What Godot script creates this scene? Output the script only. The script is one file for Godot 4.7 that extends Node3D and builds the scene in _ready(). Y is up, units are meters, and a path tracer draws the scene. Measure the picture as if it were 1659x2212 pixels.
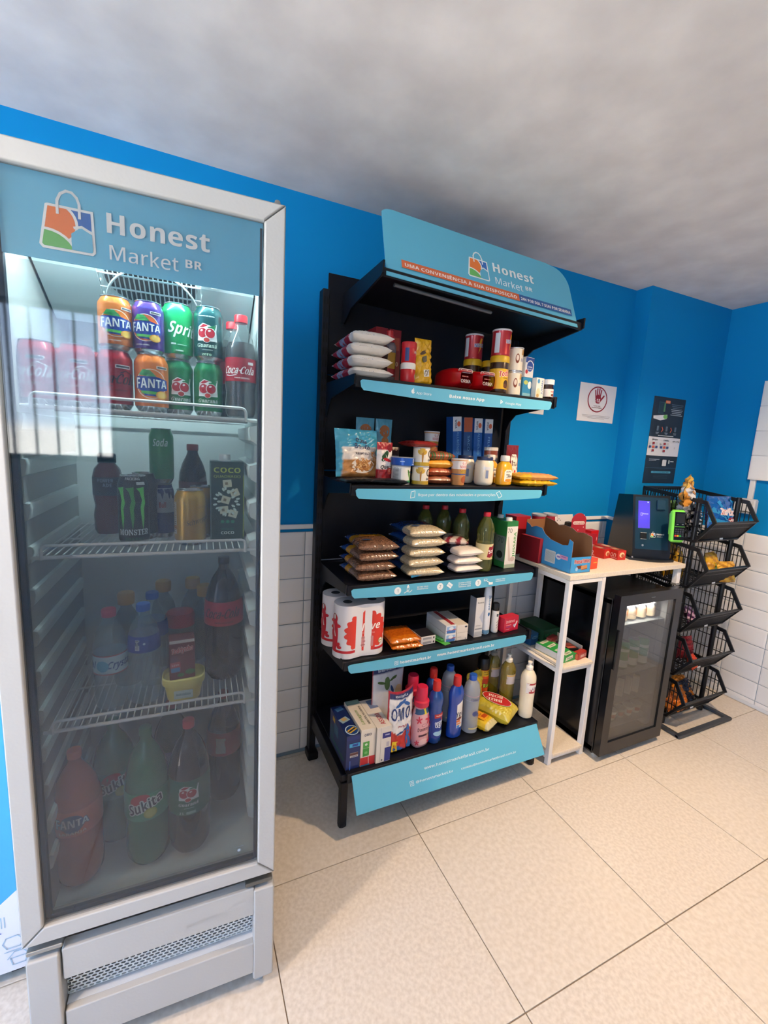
extends Node3D
# A small honour-system market: glass door drinks fridge, black shelving, white desk with a kiosk, mini fridge and a basket rack.

# ------------------------------------------------------------------ geometry collector
class G:
	var v := PackedVector3Array()
	var n := PackedVector3Array()
	var c := PackedColorArray()
	var col := Color(1, 1, 1)
	var xf := Transform3D()

	func tri(a: Vector3, b: Vector3, d: Vector3, na: Vector3, nb: Vector3, nd: Vector3, ca := col, cb := col, cd := col) -> void:
		a = xf * a; b = xf * b; d = xf * d
		na = (xf.basis * na).normalized(); nb = (xf.basis * nb).normalized(); nd = (xf.basis * nd).normalized()
		if (b - a).cross(d - a).dot(na + nb + nd) > 0.0:
			v.append(a); v.append(d); v.append(b)
			n.append(na); n.append(nd); n.append(nb)
			c.append(ca); c.append(cd); c.append(cb)
		else:
			v.append(a); v.append(b); v.append(d)
			n.append(na); n.append(nb); n.append(nd)
			c.append(ca); c.append(cb); c.append(cd)

	func quad(a: Vector3, b: Vector3, d: Vector3, e: Vector3, nn: Vector3) -> void:
		tri(a, b, d, nn, nn, nn)
		tri(a, d, e, nn, nn, nn)

	func quadn(p: Array, q: Array) -> void:
		tri(p[0], p[1], p[2], q[0], q[1], q[2])
		tri(p[0], p[2], p[3], q[0], q[2], q[3])

	# box with chamfered, softly shaded edges; at is its centre
	func box(at: Vector3, s: Vector3, bev := 0.0) -> void:
		var h := s / 2.0
		bev = minf(bev, minf(h.x, minf(h.y, h.z)) * 0.9)
		var k := h - Vector3(bev, bev, bev)
		var ax := [Vector3(1, 0, 0), Vector3(0, 1, 0), Vector3(0, 0, 1)]
		for i in 3:
			var u: Vector3 = ax[(i + 1) % 3]
			var w: Vector3 = ax[(i + 2) % 3]
			for sg in [-1.0, 1.0]:
				var nn: Vector3 = ax[i] * sg
				var ce: Vector3 = at + nn * h[i]
				var du: Vector3 = u * k[(i + 1) % 3]
				var dw: Vector3 = w * k[(i + 2) % 3]
				quad(ce - du - dw, ce + du - dw, ce + du + dw, ce - du + dw, nn)
		if bev <= 0.0:
			return
		for i in 3:
			var j := (i + 1) % 3
			var m := (i + 2) % 3
			for a in [-1.0, 1.0]:
				for b in [-1.0, 1.0]:
					var na: Vector3 = ax[i] * a
					var nb: Vector3 = ax[j] * b
					var p: Vector3 = at + na * h[i] + nb * k[j]
					var q: Vector3 = at + na * k[i] + nb * h[j]
					var dm: Vector3 = ax[m] * k[m]
					quadn([p - dm, p + dm, q + dm, q - dm], [na, na, nb, nb])
		for a in [-1.0, 1.0]:
			for b in [-1.0, 1.0]:
				for d in [-1.0, 1.0]:
					tri(at + Vector3(a * h.x, b * k.y, d * k.z), at + Vector3(a * k.x, b * h.y, d * k.z), at + Vector3(a * k.x, b * k.y, d * h.z), Vector3(a, 0, 0), Vector3(0, b, 0), Vector3(0, 0, d))

	# turned shape round y; prof goes up from the bottom as (radius, height); squash scales x and z; square > 2 makes it boxy
	func lathe(prof: Array, seg := 32, at := Vector3.ZERO, squash := Vector2.ONE, square := 2.0, colors := []) -> void:
		var m := prof.size()
		var fn := []
		for i in m - 1:
			var d: Vector2 = prof[i + 1] - prof[i]
			fn.append(Vector2(d.y, -d.x).normalized() if d.length() > 1e-7 else Vector2(1, 0))
		var ring := []
		var rn := []
		for j in seg + 1:
			var a := TAU * j / seg
			var cs := cos(a)
			var sn := sin(a)
			if square > 2.0:
				var e := 2.0 / square
				ring.append(Vector2(signf(sn) * pow(absf(sn), e) * squash.x, signf(cs) * pow(absf(cs), e) * squash.y))
				var e2 := 2.0 - e
				rn.append(Vector2(signf(sn) * pow(absf(sn), e2) / squash.x, signf(cs) * pow(absf(cs), e2) / squash.y).normalized())
			else:
				ring.append(Vector2(sn * squash.x, cs * squash.y))
				rn.append(Vector2(sn / squash.x, cs / squash.y).normalized())
		for i in m - 1:
			var p: Vector2 = prof[i]
			var q: Vector2 = prof[i + 1]
			if (q - p).length() < 1e-7:
				continue
			var f: Vector2 = fn[i]
			var n0 := f
			var n1 := f
			if i > 0 and (prof[i] - prof[i - 1]).length() > 1e-7 and f.dot(fn[i - 1]) > 0.75:
				n0 = (f + fn[i - 1]).normalized()
			if i < m - 2 and (prof[i + 2] - prof[i + 1]).length() > 1e-7 and f.dot(fn[i + 1]) > 0.75:
				n1 = (f + fn[i + 1]).normalized()
			if colors.size():
				col = colors[mini(i, colors.size() - 1)]
			for j in seg:
				var r0: Vector2 = ring[j]
				var r1: Vector2 = ring[j + 1]
				var u0: Vector2 = rn[j]
				var u1: Vector2 = rn[j + 1]
				var a0 := at + Vector3(r0.x * p.x, p.y, r0.y * p.x)
				var a1 := at + Vector3(r1.x * p.x, p.y, r1.y * p.x)
				var b0 := at + Vector3(r0.x * q.x, q.y, r0.y * q.x)
				var b1 := at + Vector3(r1.x * q.x, q.y, r1.y * q.x)
				var na0 := Vector3(u0.x * n0.x, n0.y, u0.y * n0.x)
				var na1 := Vector3(u1.x * n0.x, n0.y, u1.y * n0.x)
				var nb0 := Vector3(u0.x * n1.x, n1.y, u0.y * n1.x)
				var nb1 := Vector3(u1.x * n1.x, n1.y, u1.y * n1.x)
				if p.x > 1e-6:
					tri(a0, a1, b1, na0, na1, nb1)
				if q.x > 1e-6:
					tri(a0, b1, b0, na0, nb1, nb0)

	func tube(pts: Array, r: float, sides := 8, closed := false) -> void:
		var m := pts.size()
		var side := Vector3.ZERO
		var rings := []
		for i in m:
			var d: Vector3
			if closed:
				d = (pts[(i + 1) % m] - pts[(i + m - 1) % m]).normalized()
			else:
				d = (pts[mini(i + 1, m - 1)] - pts[maxi(i - 1, 0)]).normalized()
			if side == Vector3.ZERO:
				side = d.cross(Vector3.UP if absf(d.y) < 0.9 else Vector3.RIGHT).normalized()
			side = (side - d * side.dot(d)).normalized()
			var up := d.cross(side)
			var row := []
			for j in sides:
				var a := TAU * j / sides
				row.append(side * cos(a) + up * sin(a))
			rings.append(row)
		for i in (m if closed else m - 1):
			var k := (i + 1) % m
			for j in sides:
				var l := (j + 1) % sides
				quadn([pts[i] + rings[i][j] * r, pts[i] + rings[i][l] * r, pts[k] + rings[k][l] * r, pts[k] + rings[k][j] * r], [rings[i][j], rings[i][l], rings[k][l], rings[k][j]])
		if not closed:
			for e in [0, m - 1]:
				var d: Vector3 = (pts[0] - pts[1]).normalized() if e == 0 else (pts[m - 1] - pts[m - 2]).normalized()
				for j in range(1, sides - 1):
					tri(pts[e] + rings[e][0] * r, pts[e] + rings[e][j] * r, pts[e] + rings[e][j + 1] * r, d, d, d)

	# outline in x, y pushed out along z from z0 to z1
	func prism(poly: PackedVector2Array, z0: float, z1: float, caps := true) -> void:
		var m := poly.size()
		if Geometry2D.is_polygon_clockwise(poly):
			poly = poly.duplicate()
			poly.reverse()
		if caps:
			var t := Geometry2D.triangulate_polygon(poly)
			for i in range(0, t.size(), 3):
				for z in [z0, z1]:
					var nn := Vector3(0, 0, -1 if z == z0 else 1) * signf(z1 - z0)
					tri(Vector3(poly[t[i]].x, poly[t[i]].y, z), Vector3(poly[t[i + 1]].x, poly[t[i + 1]].y, z), Vector3(poly[t[i + 2]].x, poly[t[i + 2]].y, z), nn, nn, nn)
		for i in m:
			var a := poly[i]
			var b := poly[(i + 1) % m]
			var d := b - a
			if d.length() < 1e-7:
				continue
			var f := Vector2(d.y, -d.x).normalized()
			var pd := a - poly[(i + m - 1) % m]
			var nd := poly[(i + 2) % m] - b
			var n0 := f
			var n1 := f
			var pf := Vector2(pd.y, -pd.x).normalized()
			var nf := Vector2(nd.y, -nd.x).normalized()
			if f.dot(pf) > 0.85:
				n0 = (f + pf).normalized()
			if f.dot(nf) > 0.85:
				n1 = (f + nf).normalized()
			var m0 := Vector3(n0.x, n0.y, 0)
			var m1 := Vector3(n1.x, n1.y, 0)
			quadn([Vector3(a.x, a.y, z0), Vector3(b.x, b.y, z0), Vector3(b.x, b.y, z1), Vector3(a.x, a.y, z1)], [m0, m1, m1, m0])

	# grid surface: f(u, v) gives a point, u and v from 0 to 1; tint(u, v) a colour; out points to the side that shows
	func surf(nu: int, nv: int, f: Callable, tint = null, flip := false) -> void:
		var p := []
		var cc := []
		for i in nu + 1:
			for j in nv + 1:
				p.append(f.call(float(i) / nu, float(j) / nv))
				cc.append(tint.call(float(i) / nu, float(j) / nv) if tint != null else col)
		var w := nv + 1
		var nn := []
		for i in nu + 1:
			for j in nv + 1:
				var du: Vector3 = p[mini(i + 1, nu) * w + j] - p[maxi(i - 1, 0) * w + j]
				var dv: Vector3 = p[i * w + mini(j + 1, nv)] - p[i * w + maxi(j - 1, 0)]
				var q := du.cross(dv)
				if q.length() < 1e-12:
					q = Vector3.UP
				nn.append(q.normalized() * (-1.0 if flip else 1.0))
		for i in nu:
			for j in nv:
				var a := i * w + j
				var b := a + w
				tri(p[a], p[b], p[b + 1], nn[a], nn[b], nn[b + 1], cc[a], cc[b], cc[b + 1])
				tri(p[a], p[b + 1], p[a + 1], nn[a], nn[b + 1], nn[a + 1], cc[a], cc[b + 1], cc[a + 1])

	static func new_tube(a: Vector3, b: Vector3, r: float) -> G:
		var g := G.new()
		g.tube([a, b], r, 12)
		return g

	func mesh() -> ArrayMesh:
		var a := []
		a.resize(Mesh.ARRAY_MAX)
		a[Mesh.ARRAY_VERTEX] = v
		a[Mesh.ARRAY_NORMAL] = n
		a[Mesh.ARRAY_COLOR] = c
		var m := ArrayMesh.new()
		m.add_surface_from_arrays(Mesh.PRIMITIVE_TRIANGLES, a)
		return m


# ------------------------------------------------------------------ flat print: shapes and lettering in a plane, laid on a surface
class Art:
	var t := []        # [a, b, c, colour, layer]
	var layer := 1
	static var fonts := {}
	static var glyphs := {}

	static func lin(h: String) -> Color:
		return Color(h).srgb_to_linear()

	func poly(p: PackedVector2Array, h: String) -> Art:
		var k := Geometry2D.triangulate_polygon(p)
		var cc := lin(h)
		for i in range(0, k.size(), 3):
			t.append([p[k[i]], p[k[i + 1]], p[k[i + 2]], cc, layer])
		layer += 1
		return self

	func rect(x: float, y: float, w: float, h: float, hex: String, rot := 0.0) -> Art:   # x, y is the centre
		var p := PackedVector2Array()
		for q in [Vector2(-w, -h), Vector2(w, -h), Vector2(w, h), Vector2(-w, h)]:
			p.append(Vector2(x, y) + (q / 2.0).rotated(rot))
		return poly(p, hex)

	static func ring(x: float, y: float, rx: float, ry: float, a0 := 0.0, a1 := TAU, m := 28) -> PackedVector2Array:
		var p := PackedVector2Array()
		for i in (m if a1 - a0 > TAU - 0.01 else m + 1):
			var a := a0 + (a1 - a0) * i / m
			p.append(Vector2(x + rx * cos(a), y + ry * sin(a)))
		return p

	func ell(x: float, y: float, rx: float, ry: float, hex: String, rot := 0.0) -> Art:
		var p := ring(0, 0, rx, ry)
		for i in p.size():
			p[i] = p[i].rotated(rot) + Vector2(x, y)
		return poly(p, hex)

	func rrect(x: float, y: float, w: float, h: float, r: float, hex: String) -> Art:
		return poly(rr(x, y, w, h, r), hex)

	static func rr(x: float, y: float, w: float, h: float, r: float) -> PackedVector2Array:
		var p := PackedVector2Array()
		for k in 4:
			var ox := x + (w / 2 - r) * (1 if k in [0, 3] else -1)
			var oy := y + (h / 2 - r) * (1 if k < 2 else -1)
			for i in 6:
				var a := PI / 2 * (k + i / 5.0)
				p.append(Vector2(ox + r * cos(a), oy + r * sin(a)))
		return p

	func line(pts: Array, w: float, hex: String, closed := false) -> Art:
		var cc := lin(hex)
		var m := pts.size()
		for i in (m if closed else m - 1):
			var a: Vector2 = pts[i]
			var b: Vector2 = pts[(i + 1) % m]
			var d := (b - a).normalized() * w / 2
			var s := Vector2(-d.y, d.x)
			a -= d * 0.6
			b += d * 0.6
			t.append([a - s, b - s, b + s, cc, layer])
			t.append([a - s, b + s, a + s, cc, layer])
		layer += 1
		return self

	# lettering: cap height h, centred on x and on its caps; w squeezes or stretches it to a width; slant leans it; arch bends it upwards at both ends when negative
	func text(s: String, x: float, y: float, h: float, hex: String, o := {}) -> Art:
		var name: String = o.get("font", "Droid Sans")
		var bold: int = 700 if o.get("bold", true) else 400
		var key := name + str(bold)
		if not fonts.has(key):
			var f := SystemFont.new()
			f.font_names = PackedStringArray([name])
			f.font_weight = bold
			fonts[key] = f
		var gk := key + "|" + s
		if not glyphs.has(gk):
			var tm := TextMesh.new()
			tm.font = fonts[key]
			tm.text = s
			tm.font_size = 48
			tm.pixel_size = 0.01
			tm.depth = 0.0
			tm.curve_step = 3.0
			tm.width = 5000
			var arr := tm.surface_get_arrays(0)
			var box := tm.get_aabb()
			var tc := TextMesh.new()
			tc.font = fonts[key]
			tc.text = "H"
			tc.font_size = 48
			tc.pixel_size = 0.01
			tc.depth = 0.0
			# both meshes are centred line boxes of one font, so their baselines agree
			glyphs[gk] = [arr[Mesh.ARRAY_VERTEX], box, tc.get_aabb()]
		var g: Array = glyphs[gk]
		var vv: PackedVector3Array = g[0]
		var bx: AABB = g[1]
		var cap: AABB = g[2]
		var k: float = h / cap.size.y
		var kx: float = o.w / bx.size.x if o.has("w") else k * o.get("wide", 1.0)
		var cx: float = bx.position.x + bx.size.x / 2
		var cy: float = cap.position.y + cap.size.y / 2
		if o.get("left", false):
			cx = bx.position.x
		var slant: float = o.get("slant", 0.0)
		var rot: float = o.get("rot", 0.0)
		var arch: float = o.get("arch", 0.0)
		var grow: float = o.get("grow", 0.0)
		var cc := lin(hex)
		var half: float = bx.size.x * kx / 2
		for i in range(0, vv.size(), 3):
			var q := []
			for j in 3:
				var p := Vector2((vv[i + j].x - cx) * kx, (vv[i + j].y - cy) * k)
				p.y *= 1.0 + grow * p.x / half
				p.x += p.y * slant
				p.y += arch * (1.0 - pow(p.x / half, 2.0))
				q.append(p.rotated(rot) + Vector2(x, y))
			t.append([q[0], q[1], q[2], cc, layer])
		layer += 1
		return self

	# text with a darker or lighter edge behind it
	func text2(s: String, x: float, y: float, h: float, hex: String, edge: String, e: float, o := {}) -> Art:
		for d in [Vector2(-e, 0), Vector2(e, 0), Vector2(0, e), Vector2(0, -e), Vector2(e, e) * 0.7, Vector2(-e, -e) * 0.7, Vector2(-e, e) * 0.7, Vector2(e, -e) * 0.7]:
			text(s, x + d.x, y + d.y, h, edge, o)
			layer -= 1
		layer += 1
		return text(s, x, y, h, hex, o)

	func put(a: Art, at: Vector2, k := 1.0) -> Art:
		for q in a.t:
			t.append([q[0] * k + at, q[1] * k + at, q[2] * k + at, q[3], q[4] + layer])
		layer += a.layer
		return self

	# lay on: map(p, lift) gives [point, normal]; triangles wider than most are cut so that they follow a curve; keep(p) drops what falls off the sheet
	func lay(g: G, map: Callable, most := 1.0, lift := 0.00012) -> void:
		var todo := t.duplicate()
		while todo.size():
			var q: Array = todo.pop_back()
			var a: Vector2 = q[0]
			var b: Vector2 = q[1]
			var d: Vector2 = q[2]
			var lo := minf(a.x, minf(b.x, d.x))
			var hi := maxf(a.x, maxf(b.x, d.x))
			if hi - lo > most:
				var ab := absf(a.x - b.x)
				var bd := absf(b.x - d.x)
				var da := absf(d.x - a.x)
				if ab >= bd and ab >= da:
					var m := (a + b) / 2
					todo.append([a, m, d, q[3], q[4]])
					todo.append([m, b, d, q[3], q[4]])
				elif bd >= da:
					var m := (b + d) / 2
					todo.append([a, b, m, q[3], q[4]])
					todo.append([a, m, d, q[3], q[4]])
				else:
					var m := (d + a) / 2
					todo.append([a, b, m, q[3], q[4]])
					todo.append([m, b, d, q[3], q[4]])
				continue
			var off: float = 0.0003 + lift * q[4]
			var pa: Array = map.call(a, off)
			var pb: Array = map.call(b, off)
			var pd: Array = map.call(d, off)
			g.tri(pa[0], pb[0], pd[0], pa[1], pb[1], pd[1], q[3], q[3], q[3])


# ------------------------------------------------------------------ materials, things, parts
var mats := {}
var names := {}
var rng := RandomNumberGenerator.new()


func M(hex: String, rough := 0.5, metal := 0.0, o := {}) -> StandardMaterial3D:
	var key := "%s %s %s %s" % [hex, rough, metal, o]
	if mats.has(key):
		return mats[key]
	var m := StandardMaterial3D.new()
	m.albedo_color = Color(hex)
	m.roughness = rough
	m.metallic = metal
	if o.has("alpha"):
		m.transparency = BaseMaterial3D.TRANSPARENCY_ALPHA
		m.albedo_color.a = o.alpha
	if o.has("coat"):
		m.clearcoat_enabled = true
		m.clearcoat = o.coat
		m.clearcoat_roughness = 0.08
	if o.has("glow"):
		m.emission_enabled = true
		m.emission = Color(o.get("glow_color", hex))
		m.emission_energy_multiplier = o.glow
	if o.has("back"):
		m.backlight_enabled = true
		m.backlight = Color(o.back)
	if o.has("spec"):
		m.metallic_specular = o.spec
	if o.has("refract"):
		m.refraction_enabled = true
		m.refraction_scale = o.refract
	if o.has("noise"):            # [frequency, colour a, colour b]
		m.albedo_color = Color(1, 1, 1, m.albedo_color.a)
		m.albedo_texture = noise_tex(o.noise[0], o.noise[1], o.noise[2], o.get("octaves", 4))
		m.uv1_triplanar = true
		m.uv1_world_triplanar = true
		var s: float = o.get("scale", 1.0)
		m.uv1_scale = Vector3(s, s, s)
	if o.has("bump"):             # [frequency, centimetres]
		m.heightmap_enabled = true
		m.heightmap_texture = noise_tex(o.bump[0], "000000", "ffffff", 3)
		m.heightmap_scale = o.bump[1]
		m.uv1_triplanar = true
		m.uv1_world_triplanar = true
	if o.get("print", false):
		m.vertex_color_use_as_albedo = true
	mats[key] = m
	return m


var textures := {}
func noise_tex(freq: float, a: String, b: String, oct: int) -> NoiseTexture2D:
	var key := "%s %s %s %d" % [freq, a, b, oct]
	if textures.has(key):
		return textures[key]
	var t := NoiseTexture2D.new()
	var f := FastNoiseLite.new()
	f.seed = 7
	f.noise_type = FastNoiseLite.TYPE_SIMPLEX_SMOOTH
	f.frequency = freq
	f.fractal_octaves = oct
	t.noise = f
	t.width = 512
	t.height = 512
	t.seamless = true
	var r := Gradient.new()
	r.set_color(0, Color(a))
	r.set_color(1, Color(b))
	t.color_ramp = r
	textures[key] = t
	return t


func numbered(called: String) -> String:
	var k: int = names.get(called, 0)
	names[called] = k + 1
	return called if k == 0 else "%s_%03d" % [called, k]


func thing(called: String, label: String, category: String, at := Vector3.ZERO, turn := 0.0, group := "") -> Node3D:
	var o := Node3D.new()
	o.name = numbered(called)
	add_child(o)
	o.position = at
	o.rotation.y = deg_to_rad(turn)
	o.set_meta("label", label)
	o.set_meta("category", category)
	if group:
		o.set_meta("group", group)
	return o


func part(o: Node, called: String, g, m: Material, label := "") -> MeshInstance3D:
	var p := MeshInstance3D.new()
	p.name = called
	p.mesh = g.mesh() if g is G else g
	p.material_override = m
	if label:
		p.set_meta("label", label)
	o.add_child(p, true)
	return p


func struct(called: String, g, m: Material) -> MeshInstance3D:
	var p := part(self, called, g, m)
	p.set_meta("kind", "structure")
	return p


func copy(o: Node3D, at: Vector3, turn: float, label: String) -> Node3D:
	var r: Node3D = o.duplicate()
	r.name = numbered(str(o.name).rstrip("0123456789_"))
	add_child(r)
	r.position = at
	r.rotation.y = deg_to_rad(turn)
	r.set_meta("label", label)
	return r


func gbox(at: Vector3, s: Vector3, bev := 0.0) -> G:
	var g := G.new()
	g.box(at, s, bev)
	return g


func glathe(prof: Array, seg := 32, squash := Vector2.ONE, square := 2.0) -> G:
	var g := G.new()
	g.lathe(prof, seg, Vector3.ZERO, squash, square)
	return g


func V(a: Array) -> Array:        # flat list of numbers to points
	var r := []
	for i in range(0, a.size(), 2):
		r.append(Vector2(a[i], a[i + 1]))
	return r


func P(a: Array) -> PackedVector2Array:
	return PackedVector2Array(V(a))


# maps for print
func on_plane(o: Vector3, right := Vector3.RIGHT, up := Vector3.UP) -> Callable:
	var nn := right.cross(up).normalized()
	return func(p: Vector2, off: float) -> Array: return [o + right * p.x + up * p.y + nn * off, nn]


# round a turned shape: x runs round it from the front, y is height; prof gives the radius
func round_it(prof: Array, turn := 0.0, squash := Vector2.ONE, square := 2.0, ref := -1.0) -> Callable:
	var big := ref
	if big < 0:
		for q in prof:
			big = maxf(big, q.x)
	return func(p: Vector2, off: float) -> Array:
		var r: float = prof[prof.size() - 1].x
		for i in prof.size() - 1:
			if p.y >= prof[i].y and p.y <= prof[i + 1].y and prof[i + 1].y > prof[i].y:
				r = lerpf(prof[i].x, prof[i + 1].x, (p.y - prof[i].y) / (prof[i + 1].y - prof[i].y))
				break
		var a := p.x / big + turn
		var sn := sin(a)
		var cs := cos(a)
		var nx := sn
		var nz := cs
		if square > 2.0:
			var e := 2.0 / square
			nx = signf(sn) * pow(absf(sn), 2.0 - e)
			nz = signf(cs) * pow(absf(cs), 2.0 - e)
			sn = signf(sn) * pow(absf(sn), e)
			cs = signf(cs) * pow(absf(cs), e)
		var nn := Vector3(nx / squash.x, 0, nz / squash.y).normalized()
		return [Vector3(sn * squash.x * r, p.y, cs * squash.y * r) + nn * off, nn]


var PRINT: StandardMaterial3D
func print_on(o: Node, art: Art, map: Callable, most := 1.0, called := "print", m: Material = null) -> MeshInstance3D:
	var g := G.new()
	art.lay(g, map, most)
	return part(o, called, g, m if m else PRINT)


# ------------------------------------------------------------------ scene
const FRIDGE_TURN := -2.5
var fridge_at := Vector3(-0.617, 0, 0.891)
const H := 2.488
const XR := 2.413
const XL := -2.75
const ZF := 3.6


func _ready() -> void:
	rng.seed = 11
	var cam := Camera3D.new()
	cam.name = "camera"
	add_child(cam)
	cam.position = Vector3(-0.8331, 1.5147, 1.9159)
	cam.rotation = Vector3(deg_to_rad(-8.81), deg_to_rad(-25.03), deg_to_rad(3.099))
	cam.fov = 98.725
	cam.near = 0.02
	cam.far = 60.0
	cam.current = true

	var we := WorldEnvironment.new()
	we.name = "world"
	var env := Environment.new()
	env.background_mode = Environment.BG_SKY
	var sky := Sky.new()
	var sm := ProceduralSkyMaterial.new()
	sm.sky_top_color = Color("7f9ac4")
	sm.sky_horizon_color = Color("b9c9dc")
	sm.ground_bottom_color = Color("f2efe8")
	sm.ground_horizon_color = Color("f0eeea")
	sm.energy_multiplier = SKY
	sky.sky_material = sm
	env.sky = sky
	env.tonemap_mode = Environment.TONE_MAPPER_LINEAR
	env.tonemap_exposure = EXPO
	env.sdfgi_enabled = true
	env.ssao_enabled = true
	env.ssil_enabled = true
	we.environment = env
	add_child(we)

	PRINT = M("ffffff", 0.45, 0.0, {"print": true})
	build_room()
	build_lamps()
	build_fridge()
	build_shelving()
	build_desk()
	build_mini_fridge()
	build_rack()
	stock_fridge()
	stock_shelves()
	stock_desk()
	stock_mini_fridge()
	stock_rack()
	wall_papers()


const SKY := 22.0
const EXPO := 0.8
const LAMP_A := 7.0
const LAMP_B := 5.0


# a flat-faced tile with a wide soft bevel, lying in x and y, face towards +z
func tile_mesh(w: float, h: float, bev: float, proud: float) -> ArrayMesh:
	var g := G.new()
	var a := Vector2(w / 2, h / 2)
	var b := a - Vector2(bev, bev)
	var f := Vector3(0, 0, 1)
	g.quad(Vector3(-b.x, -b.y, proud), Vector3(b.x, -b.y, proud), Vector3(b.x, b.y, proud), Vector3(-b.x, b.y, proud), f)
	var ca := [Vector3(-a.x, -a.y, proud * 0.35), Vector3(a.x, -a.y, proud * 0.35), Vector3(a.x, a.y, proud * 0.35), Vector3(-a.x, a.y, proud * 0.35)]
	var cb := [Vector3(-b.x, -b.y, proud), Vector3(b.x, -b.y, proud), Vector3(b.x, b.y, proud), Vector3(-b.x, b.y, proud)]
	var nn := [Vector3(0, -1, 0), Vector3(1, 0, 0), Vector3(0, 1, 0), Vector3(-1, 0, 0)]
	for i in 4:
		var j := (i + 1) % 4
		var e: Vector3 = (f + nn[i] * 0.35).normalized()
		g.quadn([ca[i], ca[j], cb[j], cb[i]], [e, e, f, f])
		var z := Vector3(0, 0, proud * 0.35)
		g.quad(ca[i] - z, ca[j] - z, ca[j], ca[i], nn[i])
	return g.mesh()


func build_room() -> void:
	var blue := M("0082c6", 0.75, 0.0, {"bump": [0.05, 0.03], "spec": 0.3})
	var grout := M("7d95ab", 0.9)
	var tiles := [M("e6e8ec", 0.22), M("dfe2e7", 0.25)]
	var white := M("e8ebee", 0.5)

	# floor: porcelain tiles 60 cm square with thin joints
	var fl := struct("floor", gbox(Vector3((XL + XR) / 2, -0.055, (ZF) / 2), Vector3(XR - XL + 0.3, 0.102, ZF + 0.3)), M("8a7a68", 0.9))
	var fm := [M("ffffff", 0.33, 0.0, {"noise": [0.09, "c9bfb2", "e3dbd0"], "octaves": 5, "scale": 1.3}), M("ffffff", 0.36, 0.0, {"noise": [0.08, "cbc1b3", "e1d9ce"], "octaves": 5, "scale": 1.1})]
	var fmesh := gbox(Vector3.ZERO, Vector3(0.5972, 0.008, 0.5972), 0.0012).mesh()
	for i in range(-5, 5):
		for j in range(-1, 6):
			var x0 := maxf(i * 0.6, XL)
			var x1 := minf(i * 0.6 + 0.6, XR)
			var z0 := maxf(0.6216 + (j - 1) * 0.6, 0.0)
			var z1 := minf(0.6216 + j * 0.6, ZF)
			if x1 - x0 < 0.01 or z1 - z0 < 0.01:
				continue
			var full := x1 - x0 > 0.599 and z1 - z0 > 0.599
			var p := part(fl, "tile", fmesh if full else gbox(Vector3.ZERO, Vector3(x1 - x0 - 0.0028, 0.008, z1 - z0 - 0.0028), 0.0012).mesh(), fm[(i + j * 3 + 20) % 2])
			p.position = Vector3((x0 + x1) / 2, -0.004, (z0 + z1) / 2)

	struct("ceiling", gbox(Vector3((XL + XR) / 2, H + 0.06, ZF / 2), Vector3(XR - XL + 0.3, 0.12, ZF + 0.3)), M("ffffff", 0.9, 0.0, {"noise": [0.012, "d2cecc", "ebe8e5"], "octaves": 5, "scale": 0.55}))

	var wb := struct("wall_back", gbox(Vector3((XL + XR) / 2, H / 2, -0.075), Vector3(XR - XL + 0.3, H, 0.15)), blue)
	tile_wall(wb, Vector3.ZERO, 0.0, -0.327, 0.213, -1.2, 1.63, 1.104, 0.1085, tiles, grout)
	var wp := struct("wall_corner", gbox(Vector3((1.63 + XR) / 2, H / 2, 0.05), Vector3(XR - 1.63, H, 0.1)), blue)
	tile_wall(wp, Vector3(0, 0, 0.1), 0.0, -0.327, 0.213, 1.63, XR, 1.104, 0.1085, tiles, grout)
	var wr := struct("wall_right", gbox(Vector3(XR + 0.075, H / 2, ZF / 2), Vector3(0.15, H, ZF)), blue)
	tile_wall(wr, Vector3(XR, 0, 0), -90.0, 0.393, 0.213, 0.1, 1.9, 1.083, 0.115, tiles, grout)
	var t1 := G.new()
	t1.box(Vector3((XL + 1.63) / 2, 1.1285, 0.006), Vector3(1.63 - XL, 0.021, 0.012), 0.003)
	t1.box(Vector3((1.63 + XR) / 2, 1.1285, 0.106), Vector3(XR - 1.63 + 0.012, 0.021, 0.012), 0.003)
	t1.box(Vector3(1.626, 1.1285, 0.056), Vector3(0.012, 0.021, 0.112), 0.003)
	struct("trim_1", t1, white)
	struct("baseboard_right", gbox(Vector3(XR - 0.006, 0.012, ZF / 2 + 0.05), Vector3(0.012, 0.024, ZF - 0.1), 0.003), M("d5dbe2", 0.4))
	# raised white tiled panel on the right wall
	var tp := struct("trim_2", gbox(Vector3(XR - 0.012, 1.715, 0.98), Vector3(0.024, 0.6, 1.24), 0.01), M("c9ccd2", 0.6))
	for r in 4:
		for k in 6:
			var p := part(tp, "tile", tile_mesh(0.203, 0.146, 0.012, 0.008), tiles[(r + k) % 2])
			p.position = Vector3(XR - 0.024, 1.49 + r * 0.15, 0.465 + k * 0.207)
			p.rotation.y = -PI / 2

	# the rest of the room behind the camera, with a window in the left wall and one in the front wall
	var pale := M("cfd4d8", 0.8)
	var wl := G.new()
	wl.box(Vector3(XL - 0.075, 0.05, ZF / 2), Vector3(0.15, 0.1, ZF))
	wl.box(Vector3(XL - 0.075, 2.45, ZF / 2), Vector3(0.15, 0.08, ZF))
	wl.box(Vector3(XL - 0.075, 1.255, 0.475), Vector3(0.15, 2.31, 0.95))
	wl.box(Vector3(XL - 0.075, 1.255, 2.9), Vector3(0.15, 2.31, 1.4))
	struct("wall_left", wl, blue)
	window("window_1", Vector3(XL - 0.04, 1.255, 1.575), 90.0, 1.25, 2.31)
	var wf := G.new()
	wf.box(Vector3((-1.5 + XR) / 2, H / 2, ZF + 0.075), Vector3(XR + 1.5, H, 0.15))
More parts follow.
